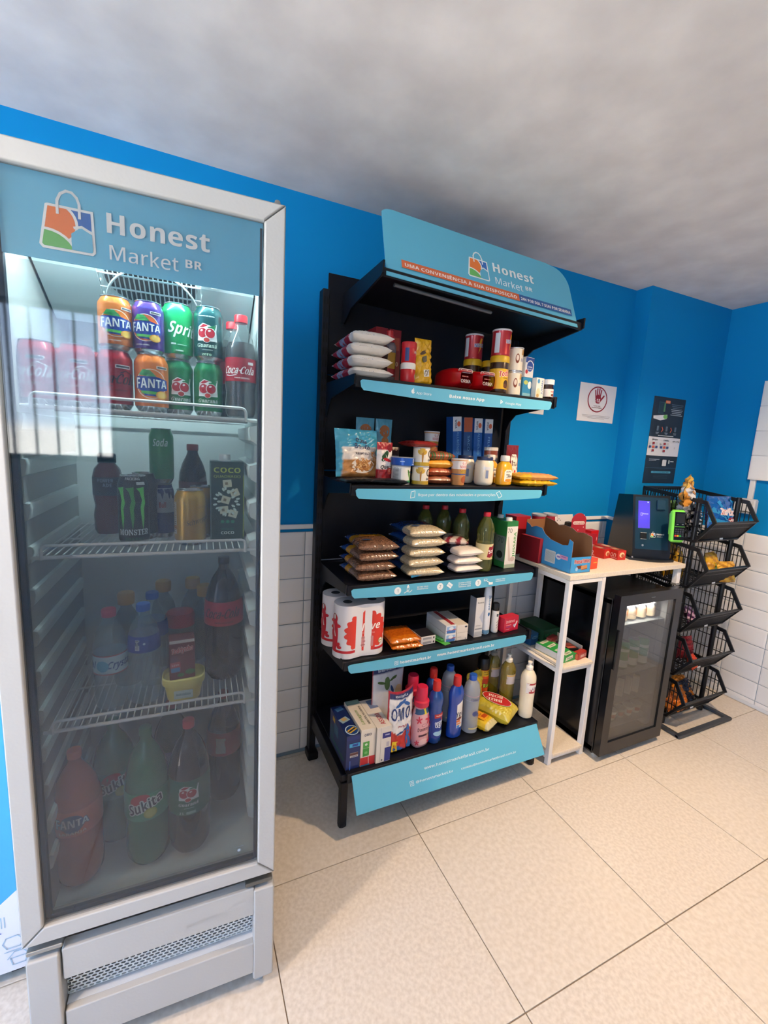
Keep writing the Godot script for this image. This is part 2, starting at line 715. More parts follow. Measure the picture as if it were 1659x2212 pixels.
	wf.box(Vector3((XL - 2.68) / 2, H / 2, ZF + 0.075), Vector3(0.07, H, 0.15))
	wf.box(Vector3(-2.09, 0.635, ZF + 0.075), Vector3(1.18, 1.27, 0.15))
	wf.box(Vector3(-2.09, 2.42, ZF + 0.075), Vector3(1.18, 0.14, 0.15))
	struct("wall_front", wf, pale)
	window("window_2", Vector3(-2.09, 1.81, ZF + 0.04), 180.0, 1.18, 1.08)


func window(called: String, at: Vector3, turn: float, w: float, h: float) -> void:
	var g := G.new()
	for s in [-1.0, 1.0]:
		g.box(Vector3(s * (w / 2 - 0.02), 0, 0), Vector3(0.04, h, 0.05), 0.004)
		g.box(Vector3(0, s * (h / 2 - 0.02), 0), Vector3(w, 0.04, 0.05), 0.004)
	var f := struct(called, g, M("2a2f36", 0.5))
	f.position = at
	f.rotation.y = deg_to_rad(turn)
	part(f, "pane", gbox(Vector3(0, 0, 0), Vector3(w - 0.06, h - 0.06, 0.006)), M("f4f8fb", 0.02, 0.0, {"alpha": 0.03}))
	var k := int(w / 0.13)
	for i in range(1, k):
		part(f, "bar", gbox(Vector3(-w / 2 + w * i / k, 0, -0.05), Vector3(0.014, h, 0.014)), M("20262c", 0.5))


func tile_wall(wall: Node3D, at: Vector3, turn: float, joint: float, pitch: float, from: float, to: float, top: float, ph: float, m: Array, grout: Material) -> void:
	var b := Basis(Vector3.UP, deg_to_rad(turn))
	var sg := -1.0 if turn < 0 else 1.0
	var g := part(wall, "grout", gbox(Vector3.ZERO, Vector3(to - from, top, 0.004)), grout)
	var place := func(s: float, y: float, z: float) -> Vector3:
		return at + (Vector3(s, y, z) if sg > 0 else Vector3(-z, y, s))
	g.position = place.call((from + to) / 2, top / 2, 0.0)
	g.basis = b
	var mesh := tile_mesh(pitch - 0.0035, ph - 0.0035, 0.013, 0.007)
	var i0 := int(floor((from - joint) / pitch))
	var i1 := int(ceil((to - joint) / pitch))
	for i in range(i0, i1):
		var a := maxf(joint + i * pitch, from)
		var e := minf(joint + (i + 1) * pitch, to)
		if e - a < 0.015:
			continue
		for r in 10:
			var y1 := top - r * ph
			var y0 := maxf(y1 - ph, 0.0)
			if y1 - y0 < 0.015:
				continue
			var whole: bool = e - a > pitch - 0.001 and y1 - y0 > ph - 0.001
			var p := part(wall, "tile", mesh if whole else tile_mesh(e - a - 0.0035, y1 - y0 - 0.0035, minf(0.013, (e - a) * 0.2), 0.007), m[(i * 7 + r * 3 + 40) % 5 % 2])
			p.position = place.call((a + e) / 2, (y0 + y1) / 2, 0.002)
			p.basis = b


func build_lamps() -> void:
	for k in 2:
		var at: Vector3 = [Vector3(1.02, H, 1.28), Vector3(-1.95, H, 1.5)][k]
		var o := thing("ceiling_light", ["round recessed ceiling spotlight above the floor before the white desk", "round recessed ceiling spotlight between the tall fridge and the window"][k], "ceiling light", at, 0.0)
		part(o, "trim_ring", glathe(V([0.062, 0, 0.062, -0.006, 0.05, -0.006, 0.047, 0, 0.047, 0.0]), 36), M("e8e8e8", 0.4))
		part(o, "lamp_glow", glathe(V([0.0, -0.002, 0.046, -0.002, 0.046, 0.0]), 36), M("fff0d8", 0.5, 0.0, {"glow": 6.0, "glow_color": "ffd9a0"}))
		var l := SpotLight3D.new()
		l.name = "lamp_light"
		o.add_child(l)
		l.position = Vector3(0, -0.012, 0)
		l.rotation.x = -PI / 2
		l.light_color = Color("ffd9ac")
		l.light_energy = LAMP_A if k == 0 else LAMP_B
		l.spot_range = 12.0
		l.spot_attenuation = 2.0
		l.spot_angle = 72.0
		l.spot_angle_attenuation = 0.6
		l.light_size = 0.05
		l.shadow_enabled = true
		if k == 1:
			l.light_color = Color("ffddb4")


# ------------------------------------------------------------------ the shop's emblem, s wide
func emblem(s: float, back: String) -> Art:
	var a := Art.new()
	var bag := P([0.17, 0.86, 0.96, 0.86, 0.985, 0.06, 0.93, 0.0, 0.06, 0.0, 0.0, 0.07, 0.13, 0.84])
	a.line([Vector2(0.34, 0.72), Vector2(0.34, 0.95), Vector2(0.40, 1.08), Vector2(0.50, 1.15), Vector2(0.60, 1.14), Vector2(0.68, 1.06), Vector2(0.72, 0.94), Vector2(0.72, 0.70)], 0.05, "f2f6f6")
	var lay := a.layer
	a.poly(bag, "f2f6f6")
	var inner: PackedVector2Array = Geometry2D.offset_polygon(bag, -0.05)[0]
	a.poly(inner, back)
	for c in [[P([0.52, 0.5, 1.2, 0.42, 1.2, 1.2, 0.4, 1.2]), "2f6fc4", 0.0], [Art.ring(0.28, 0.52, 0.36, 0.36), "ef7f35", 0.05], [Art.ring(0.12, -0.1, 0.5, 0.45), "6bbb62", 0.05], [P([0.56, 0.36, 0.75, 0.52, 1.2, 0.40, 1.2, -0.2, 0.56, -0.2]), back, 0.0]]:
		if c[2] > 0:
			for q in Geometry2D.intersect_polygons(inner, Geometry2D.offset_polygon(c[0], c[2])[0]):
				a.poly(q, "f2f6f6")
		for q in Geometry2D.intersect_polygons(inner, c[0]):
			a.poly(q, c[1])
	a.line([Vector2(0.62, 0.48), Vector2(0.75, 0.52), Vector2(0.95, 0.42)], 0.05, "f2f6f6")
	a.line([Vector2(0.34, 0.70), Vector2(0.34, 0.90)], 0.05, "f2f6f6")
	a.line([Vector2(0.72, 0.68), Vector2(0.72, 0.90)], 0.05, "f2f6f6")
	var r := Art.new()
	r.put(a, Vector2.ZERO, s)
	return r


func shop_name(back: String, k := 1.0) -> Art:     # emblem with the two lines of lettering; origin at the emblem's lower left
	var a := Art.new()
	a.put(emblem(0.09 * k, back), Vector2.ZERO)
	a.text("Honest", 0.199 * k, 0.064 * k, 0.035 * k, "f2f6f6", {"w": 0.182 * k})
	a.text("Market", 0.171 * k, 0.0125 * k, 0.026 * k, "eef5f7", {"w": 0.12 * k, "bold": false})
	a.text("BR", 0.2595 * k, 0.0175 * k, 0.0155 * k, "f2f6f6", {"w": 0.031 * k})
	return a


# ------------------------------------------------------------------ tall drinks fridge; local origin at the right end of its front, x to the right, z out of the door
func fr(x: float, y: float, z: float) -> Vector3:
	return fridge_at + Vector3(x, y, z).rotated(Vector3.UP, deg_to_rad(FRIDGE_TURN))


func build_fridge() -> void:
	var o := thing("drinks_fridge", "tall white glass door drinks fridge with a light blue header, left of the black shelving", "fridge", fridge_at, FRIDGE_TURN)
	var white := M("b2b2b0", 0.42, 0.0, {"bump": [0.25, 0.02]})
	var liner := M("e3ebea", 0.4)
	var L := -0.556
	var R := -0.004
	var c := G.new()       # outer shell
	c.box(Vector3(L + 0.02, 1.16, -0.32), Vector3(0.04, 1.66, 0.54), 0.006)
	c.box(Vector3(R - 0.021, 1.16, -0.32), Vector3(0.04, 1.66, 0.54), 0.006)
	c.box(Vector3(-0.28, 1.965, -0.32), Vector3(0.552, 0.05, 0.54), 0.006)
	c.box(Vector3(-0.28, 0.335, -0.32), Vector3(0.552, 0.03, 0.54), 0.004)
	c.box(Vector3(-0.28, 1.16, -0.575), Vector3(0.552, 1.66, 0.03), 0.004)
	part(o, "cabinet", c, white)
	var n := G.new()       # liner
	n.quad(Vector3(-0.53, 0.36, -0.05), Vector3(-0.53, 0.36, -0.5), Vector3(-0.53, 1.93, -0.5), Vector3(-0.53, 1.93, -0.05), Vector3(1, 0, 0))
	n.quad(Vector3(-0.046, 0.36, -0.05), Vector3(-0.046, 0.36, -0.5), Vector3(-0.046, 1.93, -0.5), Vector3(-0.046, 1.93, -0.05), Vector3(-1, 0, 0))
	n.quad(Vector3(-0.53, 0.36, -0.5), Vector3(-0.046, 0.36, -0.5), Vector3(-0.046, 1.93, -0.5), Vector3(-0.53, 1.93, -0.5), Vector3(0, 0, 1))
	n.quad(Vector3(-0.53, 0.362, -0.07), Vector3(-0.046, 0.362, -0.07), Vector3(-0.046, 0.362, -0.5), Vector3(-0.53, 0.362, -0.5), Vector3(0, 1, 0))
	n.quad(Vector3(-0.53, 0.345, -0.048), Vector3(-0.046, 0.345, -0.048), Vector3(-0.046, 0.362, -0.07), Vector3(-0.53, 0.362, -0.07), Vector3(0, 0.8, 0.6))
	n.quad(Vector3(-0.53, 1.932, -0.05), Vector3(-0.046, 1.932, -0.05), Vector3(-0.046, 1.932, -0.5), Vector3(-0.53, 1.932, -0.5), Vector3(0, -1, 0))
	part(o, "liner", n, liner)
	for s in [-1.0, 1.0]:
		for k in 12:
			var g := G.new()
			var y := 0.47 + k * 0.093
			g.prism(P([0, 0, 0.020, 0.012, 0.024, 0.034, 0.022, 0.044, 0, 0.05]), -0.075, -0.47)
			var m := part(o, "shelf_ledge", g, liner)
			m.position = Vector3(-0.53 if s < 0 else -0.046, y, 0)
			if s > 0:
				m.rotation.y = PI
				m.position.z = -0.545
	# cooling unit under the top: sloping cover, fan guard, thermostat
	var cv := G.new()
	cv.quad(Vector3(-0.51, 1.905, -0.13), Vector3(-0.05, 1.905, -0.13), Vector3(-0.05, 1.782, -0.36), Vector3(-0.51, 1.782, -0.36), Vector3(0, -0.88, 0.47))
	cv.quad(Vector3(-0.51, 1.782, -0.36), Vector3(-0.05, 1.782, -0.36), Vector3(-0.05, 1.932, -0.5), Vector3(-0.51, 1.932, -0.5), Vector3(0, -0.7, -0.7))
	cv.quad(Vector3(-0.51, 1.905, -0.13), Vector3(-0.05, 1.905, -0.13), Vector3(-0.05, 1.932, -0.12), Vector3(-0.51, 1.932, -0.12), Vector3(0, -0.3, 1))
	part(o, "cooler_cover", cv, M("c3d2d4", 0.45))
	var sd := Vector3(0, -0.4716, -0.8818)      # down the slope
	var sn := Vector3(0, -0.8818, 0.4716)
	var so := Vector3(-0.28, 1.905, -0.13)
	var hole := G.new()
	var hp := Art.new().ell(0, -0.095, 0.098, 0.075, "06101a")
	hp.lay(hole, on_plane(so, Vector3.RIGHT, -sd))
	part(o, "fan_opening", hole, PRINT)
	var fg := G.new()
	for k in 22:
		var x := -0.105 + 0.21 * k / 21.0
		var b: Vector3 = so + Vector3(x, 0, 0)
		fg.tube([b + sd * 0.012 + sn * 0.004, b + sd * 0.016 + sn * 0.022, b + sd * 0.165 + sn * 0.024, b + sd * 0.172 + sn * 0.004], 0.0016, 5)
	for q in [0.06, 0.1, 0.14, 0.166]:
		fg.tube([so + Vector3(-0.107, 0, 0) + sd * q + sn * 0.004, so + Vector3(-0.105, 0, 0) + sd * q + sn * 0.0245, so + Vector3(0.105, 0, 0) + sd * q + sn * 0.0245, so + Vector3(0.107, 0, 0) + sd * q + sn * 0.004], 0.0022, 5)
	var arc := []
	for k in 19:
		var a := PI * k / 18.0
		arc.append(so + Vector3(-0.1 * cos(a), 0, 0) + sd * (0.155 - 0.125 * sin(a)) + sn * 0.026)
	fg.tube(arc, 0.0028, 6)
	part(o, "fan_guard", fg, M("e4ecec", 0.4))
	var kn := G.new()
	kn.lathe(V([0.0, 0.008, 0.022, 0.008, 0.024, 0.004, 0.024, 0]), 28)
	kn.box(Vector3(0, 0.013, 0), Vector3(0.008, 0.012, 0.034), 0.002)
	kn.lathe(V([0.0, 0.016, 0.012, 0.014, 0.014, 0.008]), 20)
	var kp := part(o, "thermostat_knob", kn, M("dfe7e7", 0.4))
	kp.position = so + Vector3(0.135, 0, 0) + sd * 0.045
	kp.rotation.x = deg_to_rad(118.0)

	# wire shelves
	var wire := M("e8eceb", 0.35)
	for y in [1.552, 1.236, 0.829]:
		var w := G.new()
		w.tube([Vector3(-0.511, y, -0.078), Vector3(-0.048, y, -0.078)], 0.0042, 8)
		w.tube([Vector3(-0.511, y, -0.46), Vector3(-0.048, y, -0.46)], 0.0038, 6)
		w.tube([Vector3(-0.5, y, -0.26), Vector3(-0.058, y, -0.26)], 0.003, 6)
		for k in 30:
			var x := -0.5 + 0.44 * k / 29.0
			w.tube([Vector3(x, y + 0.004, -0.076), Vector3(x, y + 0.004, -0.46)], 0.0016, 5)
		var s := part(o, "wire_shelf", w, wire)
		var rl := G.new()
		rl.tube([Vector3(-0.492, y - 0.004, -0.074), Vector3(-0.492, y + 0.018, -0.074), Vector3(-0.489, y + 0.024, -0.074), Vector3(-0.483, y + 0.027, -0.074), Vector3(-0.087, y + 0.027, -0.074), Vector3(-0.081, y + 0.024, -0.074), Vector3(-0.078, y + 0.018, -0.074), Vector3(-0.078, y - 0.004, -0.074)], 0.0034, 7)
		part(s, "front_rail", rl, wire)
	# lamp behind the header
	var lt := part(o, "lamp_tube", G.new_tube(Vector3(-0.48, 1.915, -0.072), Vector3(-0.08, 1.915, -0.072), 0.008), M("eafcff", 0.5, 0.0, {"glow": 2.5, "glow_color": "d8f6ff"}))
	var al := AreaLight3D.new()
	al.name = "lamp_light"
	o.add_child(al)
	al.position = Vector3(-0.28, 1.903, -0.078)
	al.rotation.x = deg_to_rad(-70.0)
	al.area_size = Vector2(0.4, 0.014)
	al.light_color = Color("cfeef2")
	al.light_energy = FRIDGE_LAMP
	al.area_range = 4.0
	al.area_attenuation = 2.0
	al.shadow_enabled = true

	# door
	var d := G.new()
	var y0 := 0.36
	var y1 := 2.004
	for f in [
			P([L, y0, R, y0, R - 0.045, y0 + 0.043, L + 0.043, y0 + 0.043]), P([L, y1, R, y1, R - 0.045, y1 - 0.041, L + 0.043, y1 - 0.041]),
			P([L, y0, L + 0.043, y0 + 0.043, L + 0.043, y1 - 0.041, L, y1]), P([R, y0, R - 0.045, y0 + 0.043, R - 0.045, y1 - 0.041, R, y1])]:
		var q: PackedVector2Array = Geometry2D.offset_polygon(f, -0.0006)[0]
		d.prism(q, -0.045, -0.004)
		d.prism(Geometry2D.offset_polygon(q, -0.004)[0], -0.004, 0.0)
		var e := Geometry2D.offset_polygon(q, -0.004)[0]
		# soft edge between the two steps
		for i in e.size():
			var a: Vector2 = e[i]
			var b: Vector2 = e[(i + 1) % e.size()]
			var qa := near(q, a)
			var qb := near(q, b)
			var nn := Vector3(b.y - a.y, a.x - b.x, 0).normalized()
			if Geometry2D.is_polygon_clockwise(e):
				nn = -nn
			d.quadn([Vector3(qa.x, qa.y, -0.004), Vector3(qb.x, qb.y, -0.004), Vector3(b.x, b.y, 0), Vector3(a.x, a.y, 0)], [nn, nn, Vector3(0, 0, 1), Vector3(0, 0, 1)])
	var door := part(o, "door", d, white)
	var gl := M("0c2536", 0.03, 0.0, {"alpha": HAZE, "spec": 0.4})
	part(door, "glass_pane", gbox(Vector3(-0.281, 1.183, -0.011), Vector3(0.464, 1.566, 0.004)), M("0c2536", 0.03, 0.0, {"alpha": HAZE, "spec": 0.4}))
	part(door, "glass_pane", gbox(Vector3(-0.281, 1.109, -0.03), Vector3(0.464, 1.412, 0.004)), gl)
	var gk := G.new()
	for q in [[-0.507, 1.18, 0.012, 1.55], [-0.0535, 1.18, 0.008, 1.55]]:
		gk.box(Vector3(q[0], q[1], -0.022), Vector3(q[2], q[3], 0.012), 0.002)
	gk.box(Vector3(-0.28, 0.409, -0.022), Vector3(0.45, 0.012, 0.012), 0.002)
	part(door, "gasket", gk, M("1c2b3a", 0.6))
	part(door, "header_panel", gbox(Vector3(-0.281, 1.8905, -0.018), Vector3(0.462, 0.1455, 0.003)), M("6dbfe2", 0.5))
	print_on(door, Art.new().put(shop_name("6dbfe2"), Vector2(-0.446, 1.837)), on_plane(Vector3(0, 0, -0.0163)), 1.0, "header_print")
	part(door, "handle", gbox(Vector3(L - 0.002, 1.13, -0.012), Vector3(0.014, 0.13, 0.03), 0.004), M("1a1f2a", 0.5), "dark recessed pull")
	part(door, "hinge_cap", glathe(V([0, 0.014, 0.005, 0.012, 0.008, 0.004, 0.009, 0]), 16), M("8d9092", 0.3, 0.9)).position = Vector3(R - 0.016, y1, -0.02)
	print_on(door, Art.new().ell(-0.095, 0.452, 0.005, 0.005, "5a6b78").ell(-0.095, 0.452, 0.0035, 0.0035, "9fb0ba").text("vidro duplo", -0.095, 0.463, 0.003, "5a6b78"), on_plane(Vector3(0, 0, -0.0092)), 1.0, "glass_mark")

	# base
	for s in 2:
		var w: float = 0.064 if s == 0 else 0.054
		part(o, "base_post", gbox(Vector3(L + 0.036 if s == 0 else R - 0.0265, 0.175, -0.26), Vector3(w, 0.29, 0.52), 0.005), white)
		part(o, "hinge_plate", gbox(Vector3(L + 0.04 if s == 0 else R - 0.04, 0.337, -0.03), Vector3(0.07, 0.012, 0.05), 0.003), M("9a9a96" if s == 0 else "6c6a64", 0.4, 0.5))
		part(o, "foot", gbox(Vector3(L + 0.05 if s == 0 else R - 0.035, 0.0155, -0.03), Vector3(0.022, 0.031, 0.022), 0.003), M("8e9aa5", 0.5))
	part(o, "base_panel", gbox(Vector3(-0.27, 0.282, -0.02), Vector3(0.43, 0.086, 0.03), 0.004), white)
	print_on(o, Art.new().text("metalfrio", -0.175, 0.275, 0.012, "f4f3f0", {"w": 0.1}), on_plane(Vector3(0, 0, -0.0048)), 1.0, "embossed_lettering", white)
	part(o, "base_bar", gbox(Vector3(-0.27, 0.102, -0.014), Vector3(0.43, 0.1, 0.022), 0.004), white)
	part(o, "base_tray", gbox(Vector3(-0.27, 0.15, -0.2), Vector3(0.43, 0.006, 0.36)), M("d6d8da", 0.5))
	part(o, "base_back", gbox(Vector3(-0.27, 0.17, -0.4), Vector3(0.44, 0.28, 0.02)), M("0c1118", 0.8))
	# perforated grille
	var gr := G.new()
	var cw := 0.0138
	var ch := 0.0083
	for r in 10:
		for k in 31:
			var cx := -0.272 + (k - 15) * cw + (cw / 2 if r % 2 else 0.0)
			var cy := 0.158 + (r + 0.5) * ch
			var m := 14
			for i in m:
				var a0 := TAU * i / m
				var a1 := TAU * (i + 1) / m
				var p := slot(a0, 0.0052, 0.0027)
				var q := slot(a1, 0.0052, 0.0027)
				var u := rim(a0, cw / 2, ch / 2)
				var w := rim(a1, cw / 2, ch / 2)
				gr.quad(Vector3(cx + p.x, cy + p.y, 0), Vector3(cx + q.x, cy + q.y, 0), Vector3(cx + w.x, cy + w.y, 0), Vector3(cx + u.x, cy + u.y, 0), Vector3(0, 0, 1))
				if absf(u.x) != absf(w.x) and absf(u.y) != absf(w.y):
					gr.tri(Vector3(cx + u.x, cy + u.y, 0), Vector3(cx + w.x, cy + w.y, 0), Vector3(cx + signf(u.x + w.x) * cw / 2, cy + signf(u.y + w.y) * ch / 2, 0), Vector3(0, 0, 1), Vector3(0, 0, 1), Vector3(0, 0, 1))
	var gp := part(o, "grille", gr, M("c9d0d2", 0.4, 0.2))
	gp.position.z = -0.036
	gp.set_meta("kind", "stuff")


func slot(a: float, w: float, h: float) -> Vector2:
	var p := Vector2(cos(a), sin(a)) * h
	p.x += signf(cos(a)) * (w - h) if absf(cos(a)) > 0.01 else 0.0
	return p


func rim(a: float, w: float, h: float) -> Vector2:
	var d := Vector2(cos(a), sin(a))
	return d / maxf(absf(d.x) / w, absf(d.y) / h)


func near(q: PackedVector2Array, a: Vector2) -> Vector2:
	var b := q[0]
	for p in q:
		if p.distance_to(a) < b.distance_to(a):
			b = p
	return b


const FRIDGE_LAMP := 1.0
const HAZE := 0.2


# ------------------------------------------------------------------ black metal shelving
const SHELF := [[1.75, 0.40], [1.357, 0.40], [0.968, 0.40], [0.656, 0.40]]
var STRIP := "5fb5d3"


func build_shelving() -> void:
	var o := thing("display_shelving", "tall black metal display shelving with light blue price strips, between fridge and white desk", "shelving", Vector3.ZERO)
	var black := M("0b0f1a", 0.42, 0.0, {"spec": 0.4})
	var strip := M("5fb5d3", 0.5)
	for s in 2:
		var x: float = -0.28 if s == 0 else 0.722
		var u := G.new()
		u.box(Vector3(x, 1.07, 0.036), Vector3(0.03, 2.12, 0.05), 0.003)
		var up := part(o, "upright", u, black)
		var sl := G.new()
		for k in 40:
			for e in [-0.006, 0.006]:
				sl.quad(Vector3(x + e - 0.0022, 0.12 + k * 0.05, 0.0613), Vector3(x + e + 0.0022, 0.12 + k * 0.05, 0.0613), Vector3(x + e + 0.0022, 0.148 + k * 0.05, 0.0613), Vector3(x + e - 0.0022, 0.148 + k * 0.05, 0.0613), Vector3(0, 0, 1))
		part(up, "slots", sl, M("000103", 0.9))
		part(o, "rear_foot", gbox(Vector3(x, 0.02, 0.05), Vector3(0.05, 0.04, 0.07), 0.006), black)
		# base beam and front leg
		var b := G.new()
		var bx: float = -0.272 if s == 0 else 0.706
		b.box(Vector3(bx, 0.19, 0.26), Vector3(0.024, 0.075, 0.44), 0.003)
		part(o, "base_beam", b, black)
		var lg := G.new()
		lg.box(Vector3(bx, 0.1, 0.474), Vector3(0.03, 0.2, 0.03), 0.004)
		lg.lathe(V([0, 0.0, 0.014, 0.0, 0.017, 0.004, 0.017, 0.02]), 16, Vector3(bx, 0, 0.474))
		part(o, "front_leg", lg, black)
	for k in 5:
		part(o, "back_panel", gbox(Vector3(0.221, 0.36 + k * 0.41, 0.03), Vector3(0.97, 0.404, 0.008), 0.002), black)
	# shelves with their brackets and strips
	for k in 4:
		var y: float = SHELF[k][0]
		var g := G.new()
		g.box(Vector3(0.215, y - 0.004, 0.225), Vector3(0.955, 0.008, 0.345), 0.002)
		g.box(Vector3(0.215, y - 0.02, 0.393), Vector3(0.955, 0.04, 0.01), 0.003)
		var sh := part(o, "shelf", g, black)
		for s in 2:
			var x: float = -0.266 if s == 0 else 0.694
			var b := G.new()
			b.prism(P([0.055, y - 0.14, 0.075, y - 0.14, 0.1, y - 0.095, 0.14, y - 0.06, 0.395, y - 0.03, 0.4, y + 0.006, 0.055, y + 0.006]), -0.0025, 0.0025)
			var br := part(sh, "bracket", b, black)
			br.rotation.y = -PI / 2
			br.position.x = x
		part(sh, "end_cap", gbox(Vector3(0.684, y - 0.012, 0.395), Vector3(0.016, 0.046, 0.024), 0.003), black)
		var sg := G.new()
		var p := PackedVector2Array()
		var x0 := -0.247
		var x1 := 0.664
		p.append_array(P([x0 + 0.008, y - 0.012, x0, y - 0.018, x0 + 0.004, y - 0.038, x0 + 0.014, y - 0.049]))
		for i in 15:
			var t := (i + 1) / 16.0
			p.append(Vector2(lerpf(x0 + 0.014, x1 - 0.014, t), y - 0.049 - 0.014 * sin(PI * t)))
		p.append_array(P([x1 - 0.014, y - 0.049, x1 - 0.004, y - 0.04, x1, y - 0.018, x1 - 0.008, y - 0.012]))
		sg.prism(p, 0.4, 0.4035)
		var st := part(sh, "price_strip", sg, strip)
		print_on(st, strip_art(k), on_plane(Vector3(0, y - 0.0335, 0.4035)), 1.0, "strip_print")
	# bottom shelf and the leaning front panel
	var bs := G.new()
	bs.box(Vector3(0.218, 0.239, 0.265), Vector3(0.968, 0.008, 0.465), 0.002)
	bs.box(Vector3(0.218, 0.222, 0.495), Vector3(0.968, 0.042, 0.01), 0.003)
	var bt := part(o, "bottom_shelf", bs, black)
	var lean := Vector3(0, 0.115, -0.069).normalized()
	var fp := part(bt, "front_panel", gbox(Vector3.ZERO, Vector3(0.942, 0.134, 0.004), 0.001), strip)
	fp.position = Vector3(0.221, 0.176, 0.534)
	fp.rotation.x = -atan2(0.069, 0.115)
	var fa := Art.new()
	fa.text("www.honestmarketbrasil.com.br", 0.01, 0.022, 0.0105, "eef6f7", {"w": 0.335, "bold": false})
	fa.text("@honestmarket.br", -0.115, -0.018, 0.0085, "eef6f7", {"w": 0.18, "bold": false})
	fa.text("contato@honestmarketbrasil.com.br", 0.165, -0.02, 0.008, "eef6f7", {"w": 0.3, "bold": false})
	fa.line([Vector2(-0.232, -0.026), Vector2(-0.216, -0.026), Vector2(-0.216, -0.01), Vector2(-0.232, -0.01)], 0.0014, "eef6f7", true)
	fa.poly(Art.ring(-0.224, -0.018, 0.0045, 0.0045), "eef6f7").poly(Art.ring(-0.224, -0.018, 0.003, 0.003), STRIP)
	print_on(fp, fa, on_plane(Vector3(0, 0, 0.002)), 1.0, "panel_print")
	# canopy with the sign, sagging slightly to the right
	var cn := G.new()
	cn.box(Vector3(0.2, 2.094, 0.25), Vector3(0.96, 0.012, 0.38), 0.003)
	cn.box(Vector3(0.2, 2.082, 0.438), Vector3(0.95, 0.03, 0.01), 0.003)
	var cp := part(o, "canopy", cn, black)
	cp.rotation.z = deg_to_rad(-2.1)
	cp.position.y = 0.003
	for s in 2:
		var a := G.new()
		a.prism(P([0.05, 1.99, 0.08, 1.985, 0.11, 2.0, 0.16, 2.03, 0.44, 2.068, 0.455, 2.075, 0.455, 2.115, 0.05, 2.112]), -0.0035, 0.0035)
		var am := part(cp, "bracket", a, black)
		am.rotation.y = -PI / 2
		am.position.x = -0.278 if s == 0 else 0.672
	part(cp, "lamp_tube", G.new_tube(Vector3(-0.2, 2.074, 0.38), Vector3(0.25, 2.074, 0.36), 0.007), M("59616a", 0.4), "unlit grey light tube")
	var sg := G.new()
	var w2 := 0.453
	var pp := PackedVector2Array()
	pp.append_array(P([-w2, 0, w2, 0, w2 - 0.004, 0.19]))
	for i in 6:
		pp.append(Vector2(w2 - 0.09, 0.19) + Vector2(0.086 * cos(PI / 12 * i), 0.09 * sin(PI / 12 * i)))
	pp.append(Vector2(w2 - 0.12, 0.285))
	pp.append(Vector2(-w2 + 0.05, 0.285))
	for i in 5:
		pp.append(Vector2(-w2 + 0.05, 0.255) + Vector2(-0.048 * sin(PI / 10 * i), 0.03 * cos(PI / 10 * i)))
	sg.prism(pp, 0.0, 0.003)
	var sp := part(cp, "sign", sg, strip)
	sp.position = Vector3(0.19, 2.072, 0.446)
	sp.rotation.x = -atan2(0.1, 0.24)
	var sa := Art.new()
	sa.put(shop_name(STRIP, 1.16), Vector2(-0.1, 0.098))
	sa.rect(-0.125, 0.062, 0.53, 0.032, "d96a3d")
	sa.rect(0.284, 0.062, 0.288, 0.032, "255a9c")
	sa.text("UMA CONVENIÊNCIA À SUA DISPOSIÇÃO", -0.125, 0.0605, 0.0135, "f2ece6", {"w": 0.505})
	sa.text("24H POR DIA, 7 DIAS POR SEMANA", 0.284, 0.0605, 0.0135, "f2ece6", {"w": 0.272})
	print_on(sp, sa, on_plane(Vector3(0, 0, 0.003)), 1.0, "sign_print")


